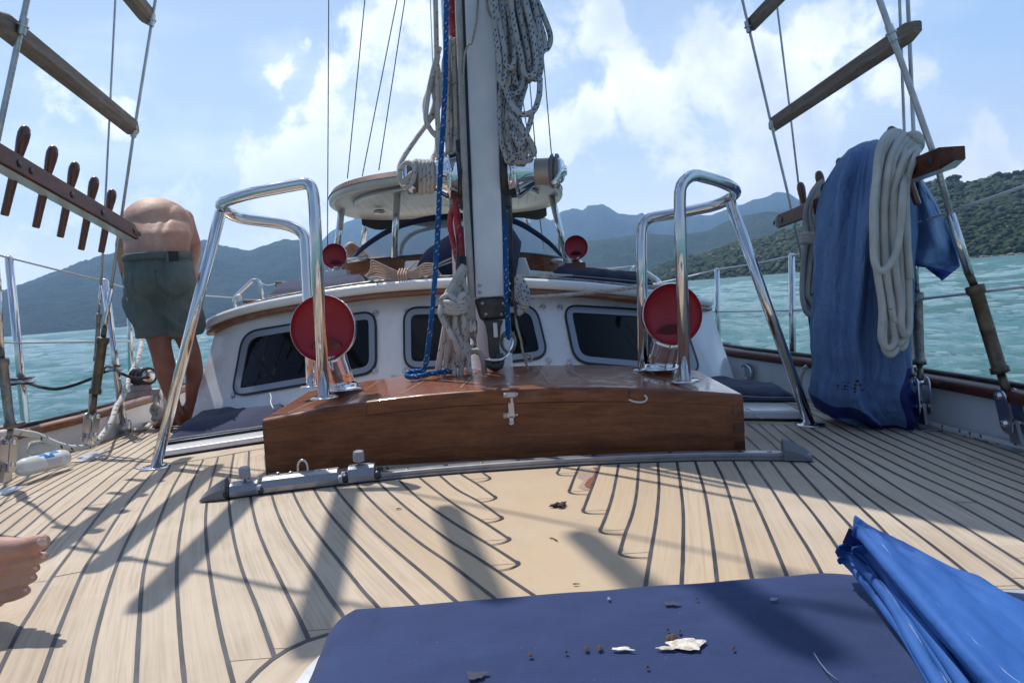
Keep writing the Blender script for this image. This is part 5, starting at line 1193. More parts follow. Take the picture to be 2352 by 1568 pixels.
stay('shroud', 'thin shroud holding the far end of the right pin rail', [(1630,-330), (1705,0), (1775,300), (1812,455)], (1848,620), (1856,680), (1858,690), (1872,790), (1878,830), 4.0, .0075, .018, (1885,900), 'blackm')
stay('shroud', 'thinner shroud behind, reaching the deck behind the grey rope coil', [(1745,-300), (1783,0), (1815,260)], (1850,560), (1858,620), (1860,640), (1878,760), (1882,790), 4.25, .006, .011, (1888,880), 'greybronze')
stay('shroud', 'thickest shroud on the right, with a long brown turnbuckle leaning outboard', [(1930,-260), (2020,0), (2150,370)], (2183,492), (2226,630), (2238,656), (2299,858,2.70), (2312,898,2.66), 2.75, .0115, .026, (2338,1018,2.58), 'bronze')
stay('shroud', 'thin vertical shroud left of a pair behind the white rope coil', [(2052,-300), (2066,0), (2077,300)], (2084,652), (2087,722), (2088,755), (2091,865,3.15), (2092,892,3.12), 3.25, .0065, .014, (2086,962,3.08), 'greybronze')
stay('shroud', 'vertical shroud right of a pair, with a dark mid-sized turnbuckle above bolted plates', [(2068,-300), (2085,0), (2098,300)], (2103,560), (2104,652), (2106,674), (2112,839,3.08), (2114,870,3.05), 3.15, .0085, .022, (2120,972,3.0), 'greybronze')
# thin distant stays over the roof
for k, (x0, y0, x1, y1, y2, lab) in enumerate(((755,0,752,600,0,'leftmost thin wire stay, straight up past the hard top edge'), (838,0,798,410,0,'second thin wire stay rising from the hard top'), (912,0,832,405,0,'third thin wire stay rising from the hard top'), (930,0,870,392,0,'fourth thin wire stay, nearest the mast on its left'),
        (1188,140,1250,575,0,'thin wire stay just right of the mast reaching the windscreen'), (1242,60,1287,600,0,'thin wire stay down past the right end of the winch'), (988,-10,996,200,0,'pair of thin wires close beside the mast'), (1218,205,1232,370,0,'short thin wire seen between rope and winch'))):
    g = G(); g.tube([P(x0-(x1-x0)*.6, y0-(y1-y0)*.6, 7.5), P(x0, y0, 7.5), P(x1, y1, 7.5)], .0055, 6); obj('wire_stay', g, 'blackm' if k != 6 else 'wire', None, label=lab, cat='stay', group='thin stays behind the mast')
# ------------------------------------------------------------------ ratline boards
def board(name, label, cat, a, b, h, th, m, m2=None, grp=None, lug=()):
    d = (b-a).normalized(); sd = V((0, 0, 1)).cross(d).normalized(); u_ = d.cross(sd).normalized(); u_ = u_ if u_.z > 0 else -u_
    c = (.10 if m2 else .22)*h; sec = [(-th/2, -h/2+c), (-th/2+c, -h/2), (th/2-c, -h/2), (th/2, -h/2+c), (th/2, h/2-c*.5), (th/2-c*.5, h/2), (-th/2+c*.5, h/2), (-th/2, h/2-c*.5)]
    t = thing(name, label, cat, a.lerp(b, .5), grp); g = G(); L = (b-a).length; fr = [0, .02, .04]+[.1*k for k in range(1, 10)]+[.96, .98, 1]
    vs = []
    for f in fr:
        k = 1-.35*(max(0, .04-f)/.04)-.35*(max(0, f-.96)/.04); vs += [a.lerp(b, f)+sd*x*k+u_*z*k for x, z in sec]
    n = len(fr)
    for i in range(n-1):
        for j in range(8): g.add([vs[i*8+j], vs[i*8+(j+1) % 8], vs[(i+1)*8+(j+1) % 8], vs[(i+1)*8+j]], [[0, 1, 2, 3]], smooth=False, mi=(1 if (m2 and j == 1) else 0))
    g.add(vs[:8], [list(range(8))[::-1]], smooth=False); g.add(vs[-8:], [list(range(8))], smooth=False)
    obj('board', g, [m, m2] if m2 else m, t)
    for p in lug:
        f = p[0]; q = a.lerp(b, f)+V(p[1]); g = G(); up2 = V(p[2]).normalized()
        g.lathe([(.0135, -.028), (.0135, .028)], q, up2, 14); g.lathe([(.0135, -.004), (.019, -.004), (.020, 0), (.019, .004), (.0135, .004)], q, up2, 14); obj('wire_clamp', g, 'satin', t)
    return t, d, sd, u_
lw = (P(305,320,3.75)-P(357,0,3.75)); lw2 = (P(0,292,2.68)-P(62,0,2.68)); rw = (P(1775,300,4.0)-P(1705,0,4.0)); rw2 = (P(2150,370,2.75)-P(2020,0,2.75))
def clampat(px, py, d, wdir, t): g = G(); q = P(px, py, d); ax_ = wdir.normalized(); g.lathe([(.0145, -.030), (.0145, .030)], q, ax_, 14); g.lathe([(.0145, -.004), (.021, -.003), (.021, .003), (.0145, .004)], q, ax_, 14); obj('wire_clamp', g, 'satin', t)
t, *_ = board('ratline', 'weathered wooden ratline board across the upper left, end grain showing', 'ratline', P(-14, 42, 2.58), P(309, 299, 3.80), .076, .07, 'ratwood'); clampat(52, 60, 2.66, lw2, t); clampat(308, 302, 3.74, lw, t)
t, *_ = board('ratline', 'weathered ratline board end at the top edge above the left rail', 'ratline', V((-1.70, 2.58, 2.37)), P(346, 48, 3.80), .076, .075, 'ratwood'); clampat(349, 46, 3.74, lw, t)
t, *_ = board('ratline', 'weathered wooden ratline board across the upper right between two shrouds', 'ratline', P(1772, 290, 4.05), P(2108, 62, 2.78), .074, .052, 'ratwood'); clampat(1776, 290, 3.99, rw, t); clampat(2047, 76, 2.74, rw2, t)
t, *_ = board('ratline', 'short visible end of a weathered ratline board above the right rail', 'ratline', P(1722, 62, 4.05), P(1900, -120, 3.3), .074, .052, 'ratwood'); clampat(1718, 62, 3.99, rw, t)
# further ratlines up the left shrouds, out of frame: their shadows lie across the foredeck
for k in range(4):
    z = 3.05+.64*k; nr_, fr_ = V((-1.87+.27*(z-1.72), 2.6+.09*(z-1.72), z)), V((-2.0+.22*(z-1.6), 3.78-.03*(z-1.6), z))
    e_ = (fr_-nr_).normalized()*.12; board('ratline', 'weathered ratline board number %s from the rail, high on the left shrouds' % ('three', 'four', 'five', 'six')[k], 'ratline', nr_-e_, fr_+e_*.4, .076, .075, 'ratwood')
# ------------------------------------------------------------------ belaying-pin rails
MT['underside'] = mat('pale_underside', (.46, .54, .56), .25, coat=.4)  # underside of the pin rails coloured paler than their faces
def pinrail(label, a, b, bolts):
    t, d, sd, u_ = board('pin_rail', label, 'pin rail', a, b, .078, .07, 'darkwood', 'underside')
    s_ = 1 if sd.dot(V((-(a.x), 0, 0))) > 0 else -1
    for f in bolts:
        q = a.lerp(b, f)+sd*s_*.035; g = G(); g.lathe([(.0, .001), (.014, .001), (.015, .003), (.010, .002), (.008, .004), (0, .004)], q, sd*s_, 14); obj('bolt_head', g, 'blackm', t)
    return t
lra, lrb = P(-75, 322, 2.52), P(308, 540, 3.85)
pinrail('dark wooden pin rail on the left holding five belaying pins', lra, lrb, (.18, .24, .47, .68, .94, .985))
def pin(label, pt, pb, d, k=1.0):
    a, b = P(pt[0], pt[1], d), P(pb[0], pb[1], d); ax_ = (b-a); L = ax_.length; g = G(); r_ = .0225*k
    prof = [(0, 0), (r_*.45, L*.008), (r_*.8, L*.035), (r_, L*.09), (r_*.98, L*.17), (r_*.82, L*.27), (r_*.64, L*.37), (r_*.62, L*.42), (r_*.78, L*.46), (r_*.76, L*.6), (r_*.70, L*.8), (r_*.66, L*.985), (r_*.58, L), (0, L)]
    g.lathe(prof, a, ax_, 18); return obj('belaying_pin', g, 'pin', None, label=label, cat='belaying pin', group=None)
for (pt, pb, d, lab) in (((60,288),(10,495),2.83,'nearest and largest belaying pin in the left rail'), ((124,334),(82,523),3.03,'second belaying pin from the left edge in the left rail'), ((174,371),(138,545),3.24,'middle belaying pin of five in the left rail'),
        ((219,405),(186,574),3.45,'fourth belaying pin along the left rail, towards the man'), ((259,434),(232,580),3.64,'last belaying pin in the left rail, just left of the man')): pin(lab, pt, pb, d)
rra, rrb = P(1790, 512, 4.1), P(2203, 352, 2.58)
pinrail('dark wooden pin rail on the right, partly hidden by the blue cover', rra, rrb, (.01, .07, .86, .93))
for (pt, pb, d, lab) in (((1837,418),(1866,560),3.85,'leftmost belaying pin standing in the right rail'), ((1879,392),(1912,540),3.65,'second belaying pin in the right rail, above the grey coil'), ((1927,362),(1962,520),3.42,'third belaying pin in the right rail, just left of the blue cover'),
        ((2044,290),(2108,470),2.98,'belaying pin under the white rope coil on the right')): pin(lab, pt, pb, d, .95)
# ------------------------------------------------------------------ lifelines, stanchions
def stanchion(label, top_, bot, d, r=.0185, base=True):
    a, b = P(top_[0], top_[1], d), P(bot[0], bot[1], d); t = thing('stanchion', label, 'stanchion', b, None)
    g = G(); g.tube([a, b], r, 14); g.sphere(a, r, 2, (1, 1, .7)); obj('post', g, 'steel', t)
    if base:
        g = G(); g.tube([b+V((0, 0, .075)), b], r*1.5, 14); g.box(V((b.x, b.y, b.z+.004)), (.10, .09, .008), bev=.002); obj('socket', g, 'satin', t)
        g = G(); g.tube([b+V((.05, -.01, .01)), b+V((.052, -.01, .085)), b+V((.035, -.01, .09))], .006, 8, smoothpts=3); obj('bail', g, 'steel', t)
    return t, a, b
dA = D(66, 1046).y; dB = D(287, 997).y
stanchion('thick steel stanchion nearest the left edge, carrying a flat block', (20,592), (66,1046), dA, .0235)
stanchion('steel stanchion by the bronze turnbuckle on the left, carrying a flat block', (240,645), (287,997), dB, .0225)
stanchion('plain steel stanchion left of the man’s legs beyond the rail', (296,640), (301,880), 5.6, .019, False)
dC = D(1822, 896).y
stanchion('steel stanchion on the right rail seen between guard leg and grey coil', (1818,586), (1822,896), dC, .0185)
stanchion('far steel stanchion on the right rail beside the large red vent', (1647,619), (1650,832), 5.2, .0185, False)
def line(name, label, pts, r, m='steel', cat='lifeline', grp=None, sm=0): g = G(); g.tube(pts, r, 8, smoothpts=sm); return obj(name, g, m, None, label=label, cat=cat, group=grp)
MT['lifel'] = mat('white_coated_wire', (.62, .63, .64), .4)
line('lifeline', 'upper lifeline on the left running past the man to the gate', [P(-120, 556, 3.0), P(20, 592, dA), P(240, 647, dB), P(300, 664, 5.6), P(440, 677, 6.4), P(538, 684, 6.9)], .006, 'lifel')
line('lifeline', 'lower lifeline on the left above the water', [P(-120, 783, 3.0), P(45, 787, dA), P(262, 784, dB), P(300, 783, 5.6), P(470, 778, 6.9)], .006, 'lifel')
line('lifeline', 'upper lifeline on the right rail rising to the right edge', [P(1500, 652, 7.0), P(1560, 640, 6.2), P(1647, 619, 5.2), P(1735, 606, 4.6), P(1818, 588, dC), P(2000, 545, 3.4), P(2167, 492, 2.95), P(2352, 428, 2.5), P(2480, 385, 2.3)], .006, 'lifel')
line('lifeline', 'lower lifeline on the right above the water', [P(1600, 717, 5.6), P(1650, 716, 5.2), P(1822, 713, dC), P(2073, 692, 3.2), P(2352, 659, 2.6), P(2480, 642, 2.4)], .0055, 'lifel')
gf = thing('gate_frame', 'bent steel tube gate frame left of the cabin roof', 'gate frame', P(545, 720, 6.9)); g = G()
g.tube(bendpath([P(541, 720, 6.9), P(538, 683, 6.9), P(582, 642, 6.9), P(597, 646, 6.9), P(606, 700, 6.9)], .03), .018, 10); obj('tube', g, 'steel', gf)
g = G(); g.tube([P(637, 690, 7.1), P(634, 649, 7.1), P(700, 652, 7.1), P(760, 655, 7.1)], .016, 8); g.tube([P(560, 692, 6.6), P(640, 693, 6.6)], .02, 8); obj('hand_bar', g, 'trim', gf)
g = G(); g.tube([P(596, 646, 6.9), P(612, 655, 6.95), P(634, 651, 7.1)], .004, 6, smoothpts=4); g.sphere(P(548, 684, 6.85), .035, 2, (1, .6, 1)); obj('lashing', g, 'lifel', gf)
gf = thing('gate_frame', 'bent steel tube gate frame behind the right guard rail', 'gate frame', P(1490, 650, 6.9)); g = G()
g.tube(bendpath([P(1447, 640, 6.9), P(1455, 612, 6.9), P(1475, 618, 6.9), P(1515, 645, 6.9), P(1520, 668, 6.9)], .03), .018, 10); obj('tube', g, 'steel', gf)
g = G(); g.tube([P(1340, 620, 6.9), P(1400, 617, 6.9), P(1455, 611, 6.9)], .006, 6); obj('gate_wire', g, 'lifel', gf)
# blocks on the stanchions with the black furling line
for c, w_, d, lab in (((47, 873), 29, dA-.03, 'flat black and steel block clamped to the nearest left stanchion'), ((262, 845), 17, dB-.03, 'flat black and steel block clamped to the second left stanchion')):
    t = thing('stanchion_block', lab, 'block', P(*c, d)); k = d/F_PX
    g = G(); g.lathe([(w_*k*.86, -.012), (w_*k*.72, 0), (w_*k*.86, .012)], P(*c, d), (.05, 0, 1), 22); obj('sheave', g, 'satin', t)
    for dz in (-.017, .014):
        g = G(); g.lathe([(0, dz), (w_*k, dz), (w_*k, dz+.004), (0, dz+.004)], P(*c, d), (.05, 0, 1), 22); obj('cheek', g, 'blackm', t)
    g = G(); g.tube([P(c[0]-w_, c[1]-3, d), P(c[0]-w_*1.35, c[1]+2, d), P(c[0]-w_*1.3, c[1]+10, d), P(c[0]-w_*.9, c[1]+7, d)], .006, 8, smoothpts=3); obj('bow', g, 'blackm', t)
rope('furling_line', 'black line sagging between the stanchion blocks on the left', [P(-30, 890, 3.3), P(16, 884, dA-.05), P(60, 880, dA-.04), P(95, 889, 3.8), P(130, 893, 3.9), P(170, 884, 3.9), P(212, 868, 3.92), P(236, 856, dB-.04), P(262, 848, dB-.04), P(280, 858, 4.3), P(310, 868, 4.5), P(350, 866, 4.7), P(400, 862, 5.0)], .0085, 'r_black')
rope('mooring_rope', 'white rope with dark flecks looping along the left bulwark', [P(*T_c4(*p), d) for p, d in (((-60,985),3.2), ((30,965),3.3), ((110,950),3.4), ((200,962),3.5), ((330,985),3.58), ((480,1055),3.62), ((620,1095),3.66), ((740,1095),3.7), ((850,1058),3.85), ((940,955),4.0), ((1000,860),4.1), ((1045,725),4.25), ((1085,670),4.35), ((1130,560),4.6), ((1170,440),4.8), ((1230,320),4.95), ((1262,200),5.1), ((1265,120),5.2))], .0165, 'r_bfleck2', sm=5)
rope('mooring_rope', 'cream rope lying on the deck beside the man’s left foot', [D(*T_c4(*p), dz=.014) for p in ((1160,900),(1200,935),(1260,938),(1310,915),(1340,880),(1290,885),(1230,900),(1170,905),(1150,880))], .013, 'r_cream')
rope('rope_coil', 'cream rope hitched round a cleat behind the man’s legs', [P(*T_c4(*p), d) for p, d in (((1380,840),4.75), ((1440,800),4.7), ((1400,720),4.7), ((1370,760),4.75), ((1420,830),4.7), ((1470,770),4.7), ((1470,660),4.75), ((1420,600),4.8), ((1400,680),4.75), ((1440,780),4.7), ((1500,740),4.75))], .021, 'r_cream', cat='rope coil')
# sheave pair on the left cap rail
t = thing('foot_block', 'black twin-sheave block on its car on the left cap rail', 'block', P(318, 905, 4.75))
for (x, y, d, r_) in ((1245,460,4.75,.055), (1312,455,4.68,.055)):
    g = G(); g.lathe([(0, -.006), (.6*r_, -.008), (r_, -.022), (r_*1.05, -.026), (r_*1.05, -.03), (0, -.028)], P(*T_c4(x, y), d), (-.7, .6, 0), 24); g.lathe([(0, .03), (r_*1.05, .03), (r_*1.05, .026), (r_, .022), (.6*r_, .008), (.6*r_, -.008)], P(*T_c4(x, y), d), (-.7, .6, 0), 24); obj('sheave', g, 'blackm', t)
g = G(); g.lathe([(0, 0), (.042, 0), (.04, .006), (.02, .008), (0, .008)], P(*T_c4(1328, 455), 4.66), (.65, -.7, 0), 20); obj('side_plate', g, 'steel', t)
g = G(); g.box(P(*T_c4(1250, 610), 4.75), (.24, .09, .04), Matrix.Rotation(radians(35), 3, 'Z'), .006); g.box(P(*T_c4(1260, 560), 4.75), (.13, .06, .05), Matrix.Rotation(radians(35), 3, 'Z'), .008); obj('car_body', g, 'alu', t)
# fairleads on both cap rails
for side, y, lab in ((-1, D(100, 1060).y+.02, 'dark metal fairlead with wooden chock on the near left cap rail'), (1, 5.3, 'dark metal fairlead with orange chock on the far right cap rail')):
    t = thing('fairlead', lab, 'fairlead', xyz_on_rail(side, y)); p = xyz_on_rail(side, y, .012); R_ = Matrix.Rotation(radians(90), 3, 'Z')
    g = G(); g.box(p+V((0, -.10, .006)), (.12, .07, .035), R_, .008); obj('wood_chock', g, 'trim', t)
    g = G(); g.box(p+V((0, .02, .006)), (.16, .06, .034), R_, .014); obj('lead', g, 'plastic_g', t)
# hawse hole and cleat on the right bulwark
c = D(1716, 884); t = thing('hawse_fairlead', 'oval steel hawse ring in the right bulwark above a horn cleat', 'fairlead', c)
pc = V((xr(c.y)-.006, c.y, zd(c.x, c.y)+.085)); g = G(); g.tube([pc+V((0, .085*cos(a), .045*sin(a))) for a in [2*pi*k/28 for k in range(28)]], .011, 8, closed=True, flat=.7); obj('ring', g, 'steel', t)
g = G(); g.tube([pc+V((-.002, -.07, -.03)), pc+V((-.03, -.16, -.05)), pc+V((-.04, -.30, -.055))], .009, 8, smoothpts=3); g.tube([pc+V((-.05, -.16, -.085)), pc+V((-.04, -.17, -.055))], .014, 8); obj('horn_cleat', g, 'steel', t)
g = G(); g.add([pc+V((-.001, .075*cos(a), .038*sin(a))) for a in [2*pi*k/28 for k in range(28)]], [list(range(28))]); obj('opening', g, mat('bright_opening', (.30, .45, .47), .5), t)
rope('mooring_rope', 'flecked rope running from the right horn cleat over the cap rail', [P(*T_c7(*p), d) for p, d in (((30,940),4.9), ((90,985),4.7), ((170,1008),4.5), ((235,1010),4.4), ((275,975),4.35), ((310,920),4.4), ((370,888),4.5), ((450,862),4.6), ((540,878),4.6))], .0125, 'r_bfleck2')
rope('mooring_rope', 'flecked rope end curling down the right bulwark behind the blue cover', [P(*T_c7(*p), d) for p, d in (((580,875),3.9), ((520,880),3.9), ((480,930),3.9), ((472,1000),3.9), ((500,1070),3.85), ((570,1100),3.8))], .0125, 'r_bfleck2')
rope('mooring_rope', 'rope with dark flecks lying along the foot of the right bulwark', [D(*T_c7(*p), dz=.012) for p in ((1060,1195),(1150,1215),(1300,1252),(1430,1288),(1560,1320),(1700,1352),(1830,1382),(1990,1420))], .014, 'r_bfleck2')
# winch drum seen over the right bulwark behind the cabin corner
g = G(); g.lathe([(.05, 0), (.055, .04), (.042, .06), (.042, .10), (.058, .12), (.058, .14), (0, .145)], P(1661, 832, 5.1), (0, 0, 1), 22); obj('rail_winch', g, 'blackm', None, label='small black winch peeping out behind the cabin’s right corner', cat='winch')
# ------------------------------------------------------------------ rope coils on the right pin rail
lp = []
tops = [(2040,306),(2048,302),(2056,300),(2066,302),(2076,308),(2086,316),(2096,322),(2104,326),(2110,334)]
for k in range(9):
    tx, ty = tops[k]; xa = 2010+k*5.2; xb = 2052+k*4.2; yb = [800, 815, 770, 806, 738, 790, 640+160, 780, 770][k]; d = 2.76+.018*(k % 4)
    lp.append([P(tx, ty, 2.90), P((tx+xa)/2-6, 345+k*3, d+.02), P(xa, 460, d), P(xa+3+rc.uniform(-2, 2), 600, d-.01), P(xa+14+rc.uniform(-3, 3), 700, d-.01), P(xa+14+k*.5, yb-28, d-.01), P(xa+24, yb-4, d), P((xa+xb)/2+16, yb-4, d), P(xb+3, yb-30, d+.01), P(xb+2, 680, d+.01), P(xb-2+rc.uniform(-2, 2), 560, d+.02), P(xb-4, 430, d+.02), P((tx+xb)/2+4, 360, d+.04), P(tx+4, ty+4, 3.02)])
lp.append([P(2030, 340, 2.9), P(2008, 440, 2.71), P(2006, 560, 2.70), P(2010, 605, 2.69), P(2022, 622, 2.69), P(2040, 612, 2.69), P(2058, 580, 2.69), P(2068, 520, 2.70), P(2074, 440, 2.71), P(2082, 370, 2.9)])
lp.append([P(2080, 420, 2.76), P(2082, 520, 2.76), P(2088, 610, 2.76), P(2091, 640, 2.76)])
for k in range(4): lp.append([P(2068+k*8, 330+k*4, 2.93), P(2085+k*7, 312+k*4, 2.9), P(2104+k*2, 308+k*5, 2.88), P(2116, 322+k*4, 2.92), P(2110, 336+k*3, 3.0)])
hank('rope_coil', 'large coil of thick white rope hanging in front of the blue cover', lp, .0135, 'r_white')
lp = []
for k in range(7):
    xa, xb = 1842+k*4, 1868+k*4.5; yb = 722-k*7; d = 3.62+.02*(k % 3)
    lp.append([P(1890-k*2, 415+k, d), P(1866+k*2, 440+k*3, d), P(1850+k*3, 490, d), P(1852+k*5, 545, d-.02), P(1845+k*5, 600, d), P(xa, 670, d), P(xa+6, yb-14, d), P(xa+16, yb, d), P(xb+8, yb-6, d+.01), P(xb+4, 660, d+.02), P(1880+k*3, 590, d+.02), P(1880+k*2, 540, d), P(1898+k*2, 500, d+.03), P(1880+k*2, 450, d+.03)])
wraps = [[P(1842, 541+8*k, 3.62), P(1850, 537+8*k, 3.56), P(1875, 540+8*k, 3.54), P(1897, 538+8*k, 3.57), P(1902, 543+8*k, 3.64)] for k in range(3)]
hank('rope_coil', 'greyish rope coil with a wrapped neck, hanging left of the blue cover', lp, .0125, 'r_grey', wraps)
lp = [[P(1925-k*2, 410+k*2, 3.45), P(1908+k*2, 450, 3.42), P(1900+k*4, 500, 3.42), P(1904+k*4, 560, 3.42), P(1900+k*5, 600+k*6, 3.42)] for k in range(4)]
wraps = [[P(1896, 485+9*k, 3.44), P(1905, 481+9*k, 3.38), P(1922, 486+9*k, 3.40)] for k in range(7)]
hank('rope_coil', 'white rope coil half hidden between the grey coil and the blue cover', lp, .0125, 'r_white', wraps)
g = G(); g.grid(lambda u, v: P(1878+44*u+6*sin(v*5), 425+300*v*(.4+.6*u)+10*sin(u*9), 3.66+.03*sin(u*11+v*4)), 12, 16); o = obj('black_bag', g, 'black', None, label='black cloth hanging between rope coils on the right pin rail', cat='cloth'); o.modifiers.new('thick', 'SOLIDIFY').thickness = .006
def f_hem(T, b):
    f_cloth((.095, .185, .37), (.13, .235, .44), 2.4, 6, .9, .03, 350)(T, b)
    o_ = obco(T); w1 = T.math('ABSOLUTE', T.math('SUBTRACT', T.noise(T.scale(o_, (1, 1, .5)), 6, 4, .55, .8), .5)); w2 = T.math('ABSOLUTE', T.math('SUBTRACT', T.noise(o_, 15, 3, .6, 1.2), .5))
    hh = T.math('ADD', T.math('POWER', w1, .6), T.math('MULTIPLY', T.math('POWER', w2, .7), .35)); T.set(b.inputs['Normal'], T.bump(hh, .9, .02))
    src = b.inputs['Base Color'].links[0].from_socket; s = T('ShaderNodeSeparateXYZ', {0: uvco(T)}).outputs
    m_ = T.math('MAXIMUM', T.math('MULTIPLY', T.smooth(s[0], 0, .05), T.smooth(s[0], 1.05, 1.0)), T.smooth(s[1], 0, .05))
    T.set(b.inputs['Base Color'], T.mix(m_, src, (.009, .024, .16)))
MT['coverhem'] = mat('faded_cover_with_dark_hem', rough=.6, fn=f_hem)
# ------------------------------------------------------------------ faded blue cover hung over the rail
rows_ = [(327,1975,2030,.05,3.2),(334,1958,2040,.08,3.18),(350,1946,2052,.11,3.14),(390,1928,2066,.13,3.1),(440,1912,2076,.14,3.08),(500,1898,2082,.15,3.06),(560,1886,2086,.155,3.05),(620,1878,2088,.16,3.05),(690,1870,2086,.165,3.05),(750,1863,2082,.17,3.05),(800,1864,2080,.175,3.05),(840,1869,2080,.18,3.06),(872,1862,2074,.185,3.07),(900,1856,2080,.19,3.08),(925,1868,2096,.185,3.09),(948,1890,2104,.17,3.10),(966,1935,2098,.15,3.11),(980,1962,2080,.12,3.12),(987,1985,2068,.06,3.12)]
g = G(); NR, NC = 70, 96; vs = []; pix = []
for i in range(NR+1):
    f = i/NR*(len(rows_)-1); i0 = min(int(f), len(rows_)-2); a = f-i0; y, x0, x1, dp, d = [rows_[i0][k]*(1-a)+rows_[i0+1][k]*a for k in range(5)]
    for j in range(NC):
        th = 2*pi*j/NC; cx, hw = (x0+x1)/2, (x1-x0)/2; k = d/F_PX
        v_ = i/NR; rd = lambda a_, b_, c_: .42-2.2*abs(noise.noise(V((a_, b_, c_)))); ridge = lambda x_: (1-abs(sin(x_)))**1.6-.35
        dr = .9*noise.noise(V((v_*1.6, 3, 1)))+.35*v_
        fold = min(1, v_*5)*(.058*ridge(th*3.5+dr*2+.5)*(1.15-.5*v_)+.036*ridge(th*6.2-dr*3)*(1-.4*v_)+.012*rd(th*1.4, v_*1.1, 3))
        cr = .020*noise.fractal(V((cos(th)*2.0, sin(th)*2.0, v_*5)), .9, 2.2, 5)*(.25+2.4*max(0, v_-.62))
        c = P(cx, y, d); q = c + V((cos(th)*(hw*k*.90+fold+cr), sin(th)*(dp+fold*1.6+cr*1.5), cr*.6+.0*th))+V((0, -.018*rd(th*4+9*v_, v_*15-th, 5)*(.22+max(0, v_-.6)*2.6), 0))
        vs.append(q); x, yy = proj(q); pix.append((x, yy))
for i in range(NR):
    for j in range(NC):
        j2 = (j+1) % NC; q = [i*NC+j, (i+1)*NC+j, (i+1)*NC+j2, i*NC+j2]; x = sum(pix[k][0] for k in q)/4; y = sum(pix[k][1] for k in q)/4
        hem = 908+(x-1856)*.32+6*sin(x*.06); hem = hem if x < 2010 else hem+8; dark = hem < y < hem+26 or (x > 2072 and 840 < y < 960)
        hv_ = lambda k: ((pix[k][1]-(908+(pix[k][0]-1856)*.32+6*sin(pix[k][0]*.06)+(8 if pix[k][0] > 2010 else 0)))/26, (pix[k][0]-2074+8*sin(pix[k][1]*.05))/30 if pix[k][1] > 845 else -1)
        g.add([vs[k] for k in q], [[0, 1, 2, 3]], [[hv_(k) for k in q]])
g.add(vs[:NC], [list(range(NC))]); g.add(vs[-NC:], [list(range(NC))[::-1]])
bm = bmesh.new()
for p in g.v: bm.verts.new(p)
bm.verts.ensure_lookup_table()
for f_, mi_ in zip(g.f, g.mi): ff = bm.faces.new([bm.verts[k] for k in f_]); ff.material_index = mi_; ff.smooth = True
bmesh.ops.remove_doubles(bm, verts=bm.verts, dist=1e-5); bm.verts.ensure_lookup_table(); bm.verts.index_update()
g2 = G(); g2.v = [v.co.copy() for v in bm.verts]; g2.f = [[v.index for v in f.verts] for f in bm.faces]; g2.sm = [True]*len(g2.f); g2.mi = [f.material_index for f in bm.faces]; g2.uv = [q_ for q_ in g.uv]; bm.free()
cov = obj('boat_cover', g2, ['coverhem', 'tarpdark'], None, label='faded blue cloth cover hung over the right pin rail down to the deck', cat='cover')
W_ = [[(2084,392),(2100,400),(2112,404)], [(2084,430),(2110,430),(2134,440)], [(2085,480),(2125,470),(2158,482)], [(2086,530),(2140,520),(2180,525)], [(2088,575),(2150,565),(2196,570)], [(2090,600),(2140,600),(2206,612)], [(2092,608),(2128,610),(2185,628)], [(2094,610),(2126,612),(2164,645)]]
g = G()
def wing(u, v):
    f = v*(len(W_)-1); i0 = min(int(f), len(W_)-2); a = f-i0; f2 = u*2; j0 = min(int(f2), 1); b = f2-j0
    q = [(W_[i][j][0], W_[i][j][1]) for i, j in ((i0, j0), (i0, j0+1), (i0+1, j0), (i0+1, j0+1))]
    x = (q[0][0]*(1-b)+q[1][0]*b)*(1-a)+(q[2][0]*(1-b)+q[3][0]*b)*a; y = (q[0][1]*(1-b)+q[1][1]*b)*(1-a)+(q[2][1]*(1-b)+q[3][1]*b)*a
    return P(x, y, 3.08+.05*sin(u*7+v*3)+.04*noise.noise(V((u*4, v*5, 2)))+.012*noise.noise(V((u*13, v*15, 2))))
g.grid(wing, 30, 40); g.mi = [1 if (k//30) >= 34 else 0 for k in range(len(g.f))]
o = obj('flap', g, ['cover', 'tarpdark'], cov); o.modifiers.new('thick', 'SOLIDIFY').thickness = .004
g = G()
for _ in range(26):
    x, y = rc.gauss(1955, 13), rc.gauss(886, 7); p = P(x, y, 2.84); 
    i = min(range(len(vs)), key=lambda k: (pix[k][0]-x)**2+(pix[k][1]-y)**2+(9e9 if vs[k].y > 3.08 else 0)); c = vs[i]+V((0, -.003, 0)); s_ = rc.uniform(.002, .006)
    g.add([c+V((cos(a)*s_*(1+rc.random()), -.001, sin(a)*s_)) for a in [2*pi*k/7 for k in range(7)]], [list(range(7))])
obj('dirt_spots', g, 'debris', cov, kind='stuff')
